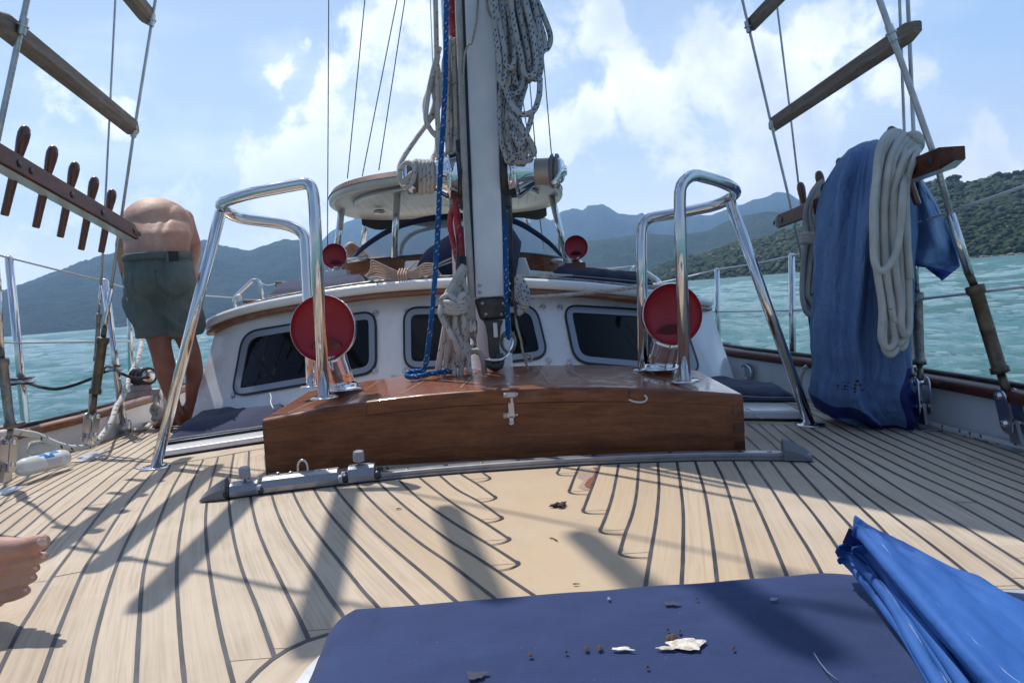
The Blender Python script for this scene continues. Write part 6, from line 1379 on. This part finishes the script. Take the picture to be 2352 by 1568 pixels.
# ------------------------------------------------------------------ people
def cap(g, a, b, r0, r1, n=14, k=5):            # tapered capsule
    a, b = V(a), V(b); ax = b-a; L = ax.length; ax.normalize(); prof = [(0, -r0)]
    for i in range(1, k+1): t = pi/2*i/k; prof.append((r0*sin(t), -r0*cos(t)))
    for i in range(0, k): t = pi/2*i/k; prof.append((r1*cos(t), L+r1*sin(t)))
    prof.append((0, L+r1)); g.lathe(prof, a, ax, n)
def limb(g, pts, n=16):
    for (a, ra), (b, rb) in zip(pts, pts[1:]): cap(g, a, b, ra, rb, n)
man = thing('person', 'bare-backed man in grey-green shorts bending over the left rail, barefoot on deck', 'person', D(388, 975))
g = G()
loft(g, [(P(367, 660, 4.25), V((.10, 0, 0)), V((0, .08, 0))), (P(365, 632, 4.24), V((.175, 0, 0)), V((0, .14, 0))), (P(363, 600, 4.23), V((.178, 0, 0)), V((0, .15, 0))), (P(362, 570, 4.24), V((.180, 0, 0)), V((0, .15, 0))), (P(361, 540, 4.28), V((.197, 0, 0)), V((0, .16, 0))), (P(361, 515, 4.33), V((.18, 0, 0)), V((0, .15, 0)))], 28)
g.sphere(P(361, 522, 4.38), .2, 3, (1.02, .98, .90)); g.sphere(P(360, 516, 4.50), .2, 3, (1.03, 1.0, .76)); g.sphere(P(355, 520, 4.62), .12, 3, (1.2, 1, .8))
cap(g, P(352, 512, 4.72), P(350, 535, 4.84), .06, .075); g.sphere(P(349, 548, 4.90), .098, 3, (.86, 1.05, 1.12))
for sx_, px in ((1, 0), (-1, 0)):
    sh = P(422, 505, 4.50) if sx_ > 0 else P(306, 503, 4.50); el = P(445, 560, 4.50) if sx_ > 0 else P(281, 560, 4.50); wr_ = P(444, 625, 4.60) if sx_ > 0 else P(284, 622, 4.60)
    limb(g, [(sh, .068), (sh.lerp(el, .5), .055), (el, .046), (el.lerp(wr_, .35), .042), (wr_, .027)])
    cap(g, wr_, wr_+V((0, .05, -.05)), .03, .034)
    for q in range(4): cap(g, wr_+V((-.028+.018*q, .07, -.075)), wr_+V((-.03+.02*q, .10-.004*abs(q-1.5), -.125)), .0095, .008, 8, 3)
    cap(g, wr_+V((-sx_*.03, .05, -.05)), wr_+V((-sx_*.055, .08, -.085)), .011, .009, 8, 3)
# shoulder blades, spine furrow sides, flank folds
def leg_(g, pts, toe, heel, side):
    limb(g, pts, 18); an = pts[-1][0]; cap(g, an, heel, .040, .036); cap(g, heel, heel.lerp(toe, .45)+V((0, 0, .022)), .034, .036); cap(g, an+V((0, 0, -.01)), heel.lerp(toe, .6)+V((0, 0, .022)), .036, .026)
    cap(g, heel.lerp(toe, .35)+V((0, 0, .01)), heel.lerp(toe, .78), .032, .024)
    d = (toe-heel).normalized(); sd = V((-d.y, d.x, 0))*side
    for q in range(5): b0 = heel.lerp(toe, .74)+sd*(-.03+.0165*q); cap(g, b0, b0+d*(.062-.009*q), .013-.0007*q if q else .016, .0085-.0004*q if q else .013, 8, 3)
l1 = D(420, 966, .034); t1 = D(344, 981, .014); l2 = D(436, 957, .034); t2 = D(428, 978, .014)
leg_(g, [(P(338, 660, 4.25), .105), (P(350, 730, 4.24), .085), (P(364, 778, 4.22), .066), (P(373, 815, 4.22), .061), (P(381, 852, 4.24), .062), (P(392, 900, 4.26), .045), (P(404, 938, 4.30), .033)], t1, l1, 1)
leg_(g, [(P(404, 660, 4.27), .105), (P(414, 730, 4.3), .083), (P(428, 780, 4.32), .060), (P(441, 815, 4.34), .054), (P(447, 855, 4.38), .054), (P(441, 900, 4.40), .040), (P(437, 935, 4.42), .031)], t2, l2, -1)
body = remeshed(g, .011, 14)
lim = P(365, 700, 4.25).z
body.mi = [1 if sum(body.v[k].z for k in f)/len(f) < lim else 0 for f in body.f]
for i, p in enumerate(body.v):                    # skin folds and muscle relief across the back
    X_ = (p.x-P(362, 540, 4.2).x)/.2; Z_ = (p.z-P(362, 590, 4.2).z)/.33
    if p.z > lim: n_ = noise.noise(V((p.x*8, p.y*5, p.z*11)))*.007 + .009*exp(-((abs(X_)-.45)/.26)**2-((Z_-.72)/.26)**2) + .005*exp(-((abs(X_)-.16)/.10)**2-((Z_-.25)/.35)**2) + .006*exp(-((abs(X_)-.85)/.15)**2-((Z_-.12)/.12)**2) - .009*exp(-((p.x-P(362, 540, 4.1).x)/.016)**2)*(p.y < 4.35); body.v[i] = p+V((0, -1, .3))*n_
obj('body', body, ['skin', 'leg'], man)
g = G()
loft(g, [(P(364, 584, 4.23), V((.182, 0, .0)), V((0, .15, .02))), (P(365, 610, 4.23), V((.190, 0, 0)), V((0, .162, 0))), (P(367, 640, 4.23), V((.196, 0, 0)), V((0, .165, 0))), (P(370, 672, 4.25), V((.194, 0, 0)), V((0, .15, 0))), (P(372, 690, 4.26), V((.15, 0, 0)), V((0, .10, 0)))], 30)
loft(g, [(P(330, 640, 4.23), V((.09, 0, 0)), V((0, .12, 0))), (P(334, 680, 4.23), V((.112, 0, 0)), V((0, .135, 0))), (P(344, 725, 4.23), V((.103, 0, 0)), V((0, .118, 0))), (P(355, 774, 4.23), V((.094, 0, .006)), V((0, .10, 0)))], 24)
loft(g, [(P(406, 640, 4.25), V((.09, 0, 0)), V((0, .12, 0))), (P(410, 680, 4.27), V((.100, 0, 0)), V((0, .13, 0))), (P(420, 725, 4.29), V((.102, 0, 0)), V((0, .115, 0))), (P(427, 773, 4.32), V((.094, 0, .006)), V((0, .10, 0)))], 24)
g.sphere(P(338, 640, 4.13), .10, 2, (1, .8, 1.1)); g.sphere(P(402, 640, 4.14), .10, 2, (1, .8, 1.1))
sh_ = remeshed(g, .009, 7)
zc = P(370, 680, 4.2).z
for i, p in enumerate(sh_.v):
    k = min(1, max(0, (P(365, 600, 4.2).z-p.z)*4)); a = atan2(p.y-4.25, p.x+1.98)
    n_ = (.021*(1-2.6*abs(noise.noise(V((p.x*7+p.z*5, p.y*5, p.z*3)))))+.010*noise.noise(V((p.x*19, p.y*11, p.z*8))))*k - .012*exp(-((p.x-P(386+(p.z-zc)*-40, 650, 4.1).x)/.012)**2)*(p.y < 4.2)*(p.z < P(0, 612, 4.2).z)
    sh_.v[i] = p+V((p.x+1.98, p.y-4.25, 0)).normalized()*n_
shorts = obj('shorts', sh_, 'shorts', man)
g = G(); wc = P(364, 590, 4.23)
g.lathe([(1, -.021), (1.03, -.018), (1.035, .014), (1.0, .018), (.97, .01)], (0, 0, 0), (0, 0, 1), 48, (1, 0, 0)); g.v = [V((wc.x+p.x*.189, wc.y+p.y*.162, wc.z+p.z+.02*p.y*0)) for p in g.v]; obj('waistband', g, 'shorts', shorts)
g = G(); q = P(423, 600, 4.12); g.grid(lambda u, v: V((wc.x+.1975*cos(-pi/2+.66+.3*u), wc.y+.171*sin(-pi/2+.66+.3*u), wc.z-.038+.056*v)), 8, 1); obj('leather_patch', g, 'patch', shorts)
for a0 in (-.85, .30):
    g = G(); pts = [(a0, -.09), (a0+.48, -.10), (a0+.46, -.21), (a0+.24, -.25), (a0+.03, -.21)]
    g.tube([V((wc.x+.206*cos(-pi/2+a), wc.y-.012+.178*sin(-pi/2+a), wc.z+z)) for a, z in pts], .003, 6, closed=True); obj('pocket_seam', g, 'shorts', shorts)
for px in (384, 298, 440): g = G(); c_ = P(px, 592, 4.08 if px == 384 else 4.16); g.box(c_, (.012, .010, .045)); obj('belt_loop', g, 'shorts', shorts)
# helmsman, only an elbow shows beside the windscreen
hm = thing('person', 'person lying back behind the windscreen with only a bent bare arm showing', 'person', P(850, 640, 6.0)); g = G()
limb(g, [(P(850, 606, 6.0), .055), (P(826, 582, 6.0), .05), (P(806, 566, 5.98), .042), (P(800, 572, 5.97), .042), (P(812, 598, 5.95), .036), (P(822, 612, 5.94), .03)])
loft(g, [(P(850, 612, 6.0), V((0, .10, 0)), V((0, 0, .07))), (P(880, 614, 6.05), V((0, .18, 0)), V((0, 0, .09))), (P(930, 618, 6.1), V((0, .19, 0)), V((0, 0, .09))), (P(980, 620, 6.1), V((0, .17, 0)), V((0, 0, .08))), (P(1010, 620, 6.1), V((0, .12, 0)), V((0, 0, .05)))], 20)
cap(g, P(850, 606, 6.1), P(842, 604, 6.12), .05, .05); g.sphere(P(832, 604, 6.16), .085, 3, (1.1, .85, .9)); c_ = P(822, 612, 5.94)
for q in range(4): cap(g, c_+V((.01+.006*q, -.01, -.03)), c_+V((.03+.014*q, -.01, -.085)), .009, .008, 8, 3)
cap(g, c_, c_+V((.015, 0, -.04)), .03, .032); cap(g, c_+V((.02, .02, -.01)), c_+V((.055, .02, -.04)), .011, .009, 8, 3)
obj('body', remeshed(g, .012, 5), 'skin', hm)
# bare foot of whoever sits beside the camera
ft = thing('person', 'bare foot of someone sitting at the left edge, five toes pointing right', 'person', P(-60, 1400, 1.5)); g = G(); fd = 1.5
Q = lambda x, y, d=1.5: P(x, y, d)
limb(g, [(Q(-90, 1275), .040), (Q(-30, 1272), .036), (Q(10, 1262), .028), (Q(48, 1256, 1.49), .0195), (Q(72, 1252, 1.485), .0200), (Q(96, 1243, 1.48), .0165)], 18)
toes = [[(-30,1305,.034),(22,1296,.017),(62,1288,.0125),(84,1282,.0130),(100,1277,.0115)], [(-30,1325,.034),(14,1316,.016),(48,1312,.0120),(68,1307,.0125),(82,1302,.0108)],
        [(-35,1345,.034),(8,1340,.0155),(42,1334,.0118),(62,1328,.0125),(76,1323,.0105)], [(-40,1368,.033),(2,1366,.0165),(28,1364,.0128),(46,1357,.0130),(60,1351,.0112)]]
for k, t_ in enumerate(toes): limb(g, [(Q(x, y+1.5*k, 1.50+.004*k), r*(.9 if r < .02 else 1)) for x, y, r in t_], 14)
limb(g, [(Q(-20, 1290, 1.52), .045), (Q(-60, 1320, 1.54), .055), (Q(-160, 1335, 1.56), .06), (Q(-260, 1330, 1.58), .055)], 18)
limb(g, [(Q(-20, 1365, 1.53), .034), (Q(-100, 1390, 1.56), .04), (Q(-220, 1400, 1.58), .045), (Q(-290, 1390, 1.6), .045)], 18)
limb(g, [(Q(-230, 1340, 1.6), .05), (Q(-300, 1200, 1.62), .042), (Q(-380, 1000, 1.62), .05), (Q(-450, 800, 1.6), .058), (Q(-500, 640, 1.58), .062)], 18)
fb = remeshed(g, .0036, 3, .45); fb_o = obj('foot', fb, 'skin', ft)
for (x, y, rx, ry, r2, d) in ((93, 1246, 13, 10, 0, 1.462), (95, 1279, 6.5, 6.0, 0, 1.4885), (77, 1305, 6.0, 5.5, 0, 1.4935), (71, 1326, 5.5, 5.2, 0, 1.498), (55, 1355, 5.2, 5, 0, 1.5)):
    g = G(); c_ = P(x, y, d); k = d/F_PX
    g.grid(lambda u, v: c_+V((rx*k*(2*u-1)*sqrt(max(0, 1-.55*(2*v-1)**2)), .0035*((2*u-1)**2+(2*v-1)**2), ry*k*(2*v-1)*sqrt(max(0, 1-.3*(2*u-1)**2)))), 8, 8); obj('toenail', g, 'nail', ft)

# ------------------------------------------------------------------ bottles by the left stanchion
a, b = P(*T_c4(150, 1290), 3.22), P(*T_c4(610, 1175), 3.52); r_ = .042; cc = a.lerp(b, .5); base = D(95, 1093); 
bt = thing('plastic_bottle', 'frosted plastic bottle with blue and white label lying on the left side deck', 'bottle', D(95, 1093)); ax_ = (b-a).normalized(); L = (b-a).length
g = G(); g.lathe([(0, 0), (r_*.45, .004), (r_*.82, .018), (r_, .045), (r_, L-.05), (r_*.86, L-.02), (r_*.5, L-.004), (0, L)], a, ax_, 30); obj('body', g, 'clearpl', bt)
def lab(u0, u1, a0, a1, m, dr, nm, par, nu=10):
    xd = V((0, 0, 1)); xd = (xd-ax_*xd.dot(ax_)).normalized(); yd = ax_.cross(xd); g = G()
    if yd.y > 0: yd = -yd
    g.grid(lambda u, v: a+ax_*(L*(u0+(u1-u0)*u))+(xd*cos(a0+(a1-a0)*v)+yd*sin(a0+(a1-a0)*v))*(r_+dr), nu, 14); return obj(nm, g, m, par)
lb = lab(.34, .78, -.6, 2.3, 'label_w', .0006, 'label', bt)
lab(.36, .74, -.3, .55, 'label_b', .0012, 'blue_print', lb); lab(.42, .60, .45, 1.0, 'label_b', .0012, 'blue_print', lb)
lab(.50, .53, .1, .7, 'label_w', .0018, 'white_print', lb, 2); lab(.50, .60, .1, .22, 'label_w', .0018, 'white_print', lb, 2); lab(.50, .58, .38, .48, 'label_w', .0018, 'white_print', lb, 2)
for k in range(6): lab(.40+.01*k, .72, 1.25+.12*k, 1.28+.12*k, 'label_t', .0012, 'small_print', lb, 4)
a2, b2 = P(*T_c4(300, 1110), 3.62), P(*T_c4(540, 1075), 3.72); ax2 = (b2-a2).normalized(); L2 = (b2-a2).length
g = G(); g.lathe([(.0, -.02), (.036, -.018), (.043, 0)]+[(.043-.003*(k % 2), L2*(k+1)/14) for k in range(9)]+[(.041, L2*.72), (.03, L2*.86), (.014, L2*.98), (.013, L2*1.12), (0, L2*1.12)], a2, ax2, 26); cb = obj('plastic_bottle', g, 'bottleglass', None, label='crumpled clear water bottle behind the frosted one', cat='bottle')

# ------------------------------------------------------------------ foreground cushion on the round hatch, folded blue cloth
hatch = thing('deck_hatch', 'white hatch rim set in a rounded teak border under the foreground cushion', 'hatch', on(.35, .9))
HX, HY = .36, .68
def hpl(t, w_, h_, z, e=8.5):
    c_, q_ = cos(t), sin(t); k = (abs(c_)**e+abs(q_)**e)**(-1/e); return on(HX+w_*c_*k, HY+h_*q_*k, z)
def hring(secs, nm, m): g = G(); g.grid(lambda u, v: hpl(2*pi*u, *secs[int(round(v*(len(secs)-1)))]), 160, len(secs)-1, uvf=lambda u, v: (300.2+.5*v, u*5)); return obj(nm, g, m, hatch)
hring([(.736, .585, .002), (.736, .585, .040), (.726, .575, .050), (.62, .46, .054), (.05, .05, .056)], 'rim', 'gel')
hring([(.74, .589, .0034), (.845, .675, .0034)], 'teak_ring', 'deck')
for w_, h_ in ((.845, .675), (.741, .590)): hring([(w_-.0045, h_-.0045, .0046), (w_+.0045, h_+.0045, .0046)], 'ring_seam', 'caulk')
CZ = .15
far = catmull([topz(818, 1390, CZ), topz(880, 1384, CZ), topz(1176, 1357, CZ), topz(1500, 1330, CZ), topz(1760, 1310, CZ), topz(1900, 1299, CZ), topz(2050, 1318, CZ), topz(2350, 1346, CZ), topz(2700, 1372, CZ)], 8)
lft = catmull([topz(818, 1390, CZ), topz(752, 1420, CZ), topz(716, 1486, CZ), topz(672, 1590, CZ), topz(580, 1830, CZ)], 8)
lft[-1].y = max(.35, lft[-1].y)
def cpt(u, v):
    F_ = qs(far, u); Lq = qs(lft, v); Rr = far[-1].lerp(V((far[-1].x+.05, lft[-1].y, CZ)), v); Nn = lft[-1].lerp(V((far[-1].x+.05, lft[-1].y, CZ)), u)
    p = F_*(1-v)+Nn*v+Lq*(1-u)+Rr*u-(far[0]*(1-u)*(1-v)+far[-1]*u*(1-v)+lft[-1]*(1-u)*v+V((far[-1].x+.05, lft[-1].y, CZ))*u*v); return p
def cz_(u, v):
    p = cpt(u, v); e = min(u*14, v*9, 1); drop = (1-sqrt(max(0, 1-(1-e)**2)))
    return V((p.x, p.y, CZ-.04*drop+.004*noise.noise(V((p.x*3, p.y*3, 1)))+.003*noise.noise(V((p.x*9, p.y*9, 4)))))
g = G(); g.grid(cz_, 90, 50); ed = [cz_(k/90, 0) for k in range(91)]; el_ = [cz_(0, k/50) for k in range(51)]
g.grid(lambda u, v: ed[int(round(u*90))]+V((0, 0, -.075*v)), 90, 1); g.grid(lambda u, v: el_[int(round(u*50))]+V((0, 0, -.075*v)), 50, 1)
cu = obj('cushion', g, 'cushion', None, label='large navy canvas cushion in the foreground, spotted with bird droppings', cat='cushion')
g = G(); g.tube([p+V((0, -.002, -.002)) for p in el_[::-1]+ed], .004, 6); obj('piping', g, 'navy', cu)
def blotch(px, py, rx, ry, m, nm, seed_=0, h=.0016, n=26, rough_=.5, par=None):
    g = G(); c_ = topz(px, py, CZ+.004); pts = []
    for k in range(n):
        a = 2*pi*k/n; s_ = 1+rough_*noise.noise(V((cos(a)*1.6+seed_, sin(a)*1.6, seed_)))*1.6+.25*noise.noise(V((cos(a)*5, sin(a)*5+seed_, 2))); pts.append(topz(px+rx*cos(a)*s_, py+ry*sin(a)*s_, CZ+.004))
    zz = [V((p.x, p.y, CZ+.0045+.004*noise.noise(V((p.x*3, p.y*3, 1)))+.003*noise.noise(V((p.x*9, p.y*9, 4))))) for p in pts]; cz = V((c_.x, c_.y, zz[0].z+h)); mid_ = [p.lerp(cz, .5)+V((0, 0, h*.6*rc.random())) for p in zz]
    g.add(zz+mid_+[cz], [[i, (i+1) % n, n+(i+1) % n, n+i] for i in range(n)]+[[n+i, n+(i+1) % n, 2*n] for i in range(n)]); return obj(nm, g, m, cu)
blotch(1578, 1478, 44, 11, 'dropping', 'bird_dropping', 1, .0025, 40, .30); blotch(1543, 1466, 16, 7, 'debris', 'bird_dropping', 7, .004); blotch(1530, 1487, 26, 2.6, 'dropping', 'bird_dropping', 5, .001); blotch(1430, 1491, 26, 3.5, 'dropping', 'bird_dropping', 3, .001)
for k, (x, y, rx, ry) in enumerate(((1377,1490,7,4),(1347,1492,6,4),(1300,1500,4,2.5),(1218,1508,6,3.5),(1487,1530,4,3),(1684,1487,4,3),(1600,1375,3,2),(1560,1452,5,4),(1533,1449,4,2))): blotch(x, y, rx, ry, 'debris', 'dirt_speck', 20+k, .003, 12)
blotch(1543, 1386, 15, 5, mat('brown_smudge', (.045, .045, .07), .9), 'dirt_smudge', 31, .0003); blotch(1092, 1550, 24, 9, MT['brown_smudge'] if 'brown_smudge' in MT else bpy.data.materials['brown_smudge'], 'dirt_smudge', 33, .0003)
blotch(1776, 1374, 9, 3.5, 'smudge', 'pale_mark', 40, .0003); blotch(1398, 1371, 4, 3, 'smudge', 'pale_mark', 41, .0003)
g = G(); g.tube([topz(x, y, CZ+.004)+V((0, 0, .0015)) for x, y in ((1870,1502),(1884,1525),(1900,1545),(1925,1566))], .0016, 5, flat=.4); obj('scratch', g, 'smudge', cu)
for k in range(30): blotch(rc.uniform(880, 2050), rc.uniform(1400, 1565), rc.uniform(.7, 1.3), rc.uniform(.5, .9), 'smudge' if k % 3 else 'debris', 'dirt_speck', 60+k, .001, 6)
TT = lambda c: ((3000+c[0]/1.887)/1.7415, (1900+c[1]/1.887)/1.7415)
tarp = thing('folded_cloth', 'bright blue coated cloth folded in thick layers on the cushion’s right corner', 'cloth', topz(2100, 1450, CZ))
def sheet(cl, cr, zl, zr, th, nm, m='tarp', hem=True, seed_=0, lift=0.0):
    A_ = catmull([topz(*TT(c), zl+lift*(1-i/(len(cl)-1))) for i, c in enumerate(cl)], 8); B_ = catmull([topz(*TT(c), zr+lift*(1-i/(len(cr)-1))) for i, c in enumerate(cr)], 8)
    nv = 40; sec_ = []
    g = G()
    def f(u, v):
        a_, b_ = qs(A_, v), qs(B_, v); d_ = (b_-a_); d_.z = 0; w_ = d_.length
        if u < .25:                                   # rounded fold at the left edge
            t = pi*(u/.25); ed_ = d_.normalized() if w_ > 1e-4 else V((1, 0, 0)); return a_-ed_*sin(t)*th*.5+V((0, 0, -cos(t)*th*.5))
        k = (u-.25)/.75; p = a_.lerp(b_, k)+V((0, 0, th*.5+.016*sin(pi*k)*noise.noise(V((k*3, v*4, seed_)))+.014*k*(1-k)*(.5-abs(noise.noise(V((k*5+v*3, v*6, seed_+4))))*2)+.004*noise.noise(V((k*9, v*9, seed_)))))
        return p
    g.grid(f, 30, nv); o = obj(nm, g, m, tarp); o.modifiers.new('thick', 'SOLIDIFY').thickness = .0025
    if hem:
        g = G(); g.tube([f(.25+.75*.10, k/60) + V((0, 0, .0016)) for k in range(1, 60)], .0011, 5); obj('stitching', g, 'stitch', o)
sheet([(680,640),(760,685),(900,850),(1050,1050),(1200,1250),(1400,1600),(1500,1800)], [(900,640),(1000,760),(1150,900),(1300,1100),(1500,1300),(1750,1600),(1850,1800)], CZ+.010, CZ+.010, .009, 'fold', seed_=1, lift=.03, hem=False)
sheet([(674,575),(780,625),(930,790),(1080,1000),(1240,1270),(1440,1600),(1540,1800)], [(900,600),(1000,700),(1150,850),(1350,1100),(1550,1300),(1800,1600),(1900,1800)], CZ+.024, CZ+.024, .010, 'fold', seed_=2, lift=.035)
sheet([(690,548),(850,560),(985,700),(1110,890),(1310,1150),(1560,1500),(1750,1800)], [(900,560),(1000,640),(1200,820),(1400,1050),(1600,1250),(1850,1600),(2000,1800)], CZ+.042, CZ+.042, .011, 'fold', seed_=3, lift=.03)
sheet([(790,560),(900,590),(1020,690),(1180,880),(1400,1140),(1650,1420),(1880,1700)], [(1000,560),(1100,640),(1300,820),(1500,1050),(1700,1250),(1950,1600),(2100,1800)], CZ+.058, CZ+.058, .009, 'fold', seed_=6, lift=.03, hem=False)
sheet([(778,412),(860,460),(990,610),(1190,840),(1480,1170),(1840,1568),(2050,1800)], [(800,412),(1170,560),(1420,688),(1720,820),(2068,1005),(2500,1260),(2900,1560)], CZ+.082, CZ+.066, .012, 'top_layer', seed_=4, lift=.03)
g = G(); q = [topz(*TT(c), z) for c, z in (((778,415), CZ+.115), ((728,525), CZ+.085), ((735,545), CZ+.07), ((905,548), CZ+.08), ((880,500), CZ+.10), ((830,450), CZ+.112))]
g.add([p+V((0, .012, 0)) for p in q], [list(range(6))]); obj('painted_fold_shade', g, 'tarpdark', tarp)  # dark sheet across the hollow fold end, its shade put in as colour
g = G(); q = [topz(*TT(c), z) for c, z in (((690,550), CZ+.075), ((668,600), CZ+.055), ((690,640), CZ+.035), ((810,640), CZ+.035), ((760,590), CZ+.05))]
g.add([p+V((0, .012, 0)) for p in q], [list(range(5))]); obj('painted_fold_shade', g, 'tarpdark', tarp)  # second dark sheet painting the shade inside the lower folds

# ------------------------------------------------------------------ litter on the deck
def litter(lab, px, py, sc, n=9, seed_=0):
    r2 = random.Random(seed_); g = G(); c_ = D(px, py, .004)
    for _ in range(n): clump_c = c_+V((r2.gauss(0, sc), r2.gauss(0, sc*.5), r2.uniform(0, sc*.35))); s = r2.random()*9; g.add([clump_c+V((v.x*1.5, v.y, v.z*.6))*sc*r2.uniform(.25, .6)*(1+.6*noise.noise(v*2+V((s, 0, 0)))) for v in ICO_V], ICO_F)
    g.tube([c_+V((-sc*1.8, 0, 0)), c_+V((0, 0, sc*.4)), c_+V((sc*1.7, 0, 0))], [sc*.1, sc*.45, sc*.1], 7); obj('dry_leaf', g, 'debris', None, label=lab, cat='litter')
litter('curled dry leaf scrap lying on the broad pale king plank', 1281, 1161, .014, 9, 1); litter('tiny dark crumb on the planks left of the king plank', 914, 1168, .004, 4, 2); litter('tiny dark crumb on the king plank close to the foreground cushion', 1322, 1341, .0035, 3, 3)
g = G(); g.tube([D(x, y, .003) for x, y in ((1263,1234),(1272,1236),(1280,1241))], .0015, 5); obj('twig', g, 'debris', None, label='thin short twig below the dry leaf on the king plank', cat='litter')
g = G(); g.tube([P(620, 903, 3.9), P(623, 912, 3.85), P(622, 925, 3.8), P(628, 938, 3.75)], .003, 6, smoothpts=4); obj('cord_end', g, 'lifel', None, label='white cord end dangling onto the left navy cushion', cat='cord')
g = G(); g.tube([D(1712, 938, .06), D(1722, 940, .06), D(1730, 950, .05), D(1742, 958, .03), D(1752, 960, .02)], .003, 6, smoothpts=4); obj('cord_end', g, 'lifel', None, label='white cord end curling over the white moulding right of the chest', cat='cord')

# ------------------------------------------------------------------ haze over the water and hills
HAZE = .00015
mz = bpy.data.materials.new('haze_air'); mz.use_nodes = True; mz.node_tree.nodes.clear(); Tz = NT(mz.node_tree)
pv = Tz('ShaderNodeVolumePrincipled'); pv.inputs['Color'].default_value = (.36, .62, 1, 1); pv.inputs['Density'].default_value = HAZE; pv.inputs['Anisotropy'].default_value = .3
zo = Tz('ShaderNodeOutputMaterial'); Tz.l.new(pv.outputs[0], zo.inputs['Volume']); MT['haze'] = mz
if HAZE: obj('haze', hz, 'haze', kind='stuff', world=True, label='thin blue haze lying over the water and hills', cat='haze')
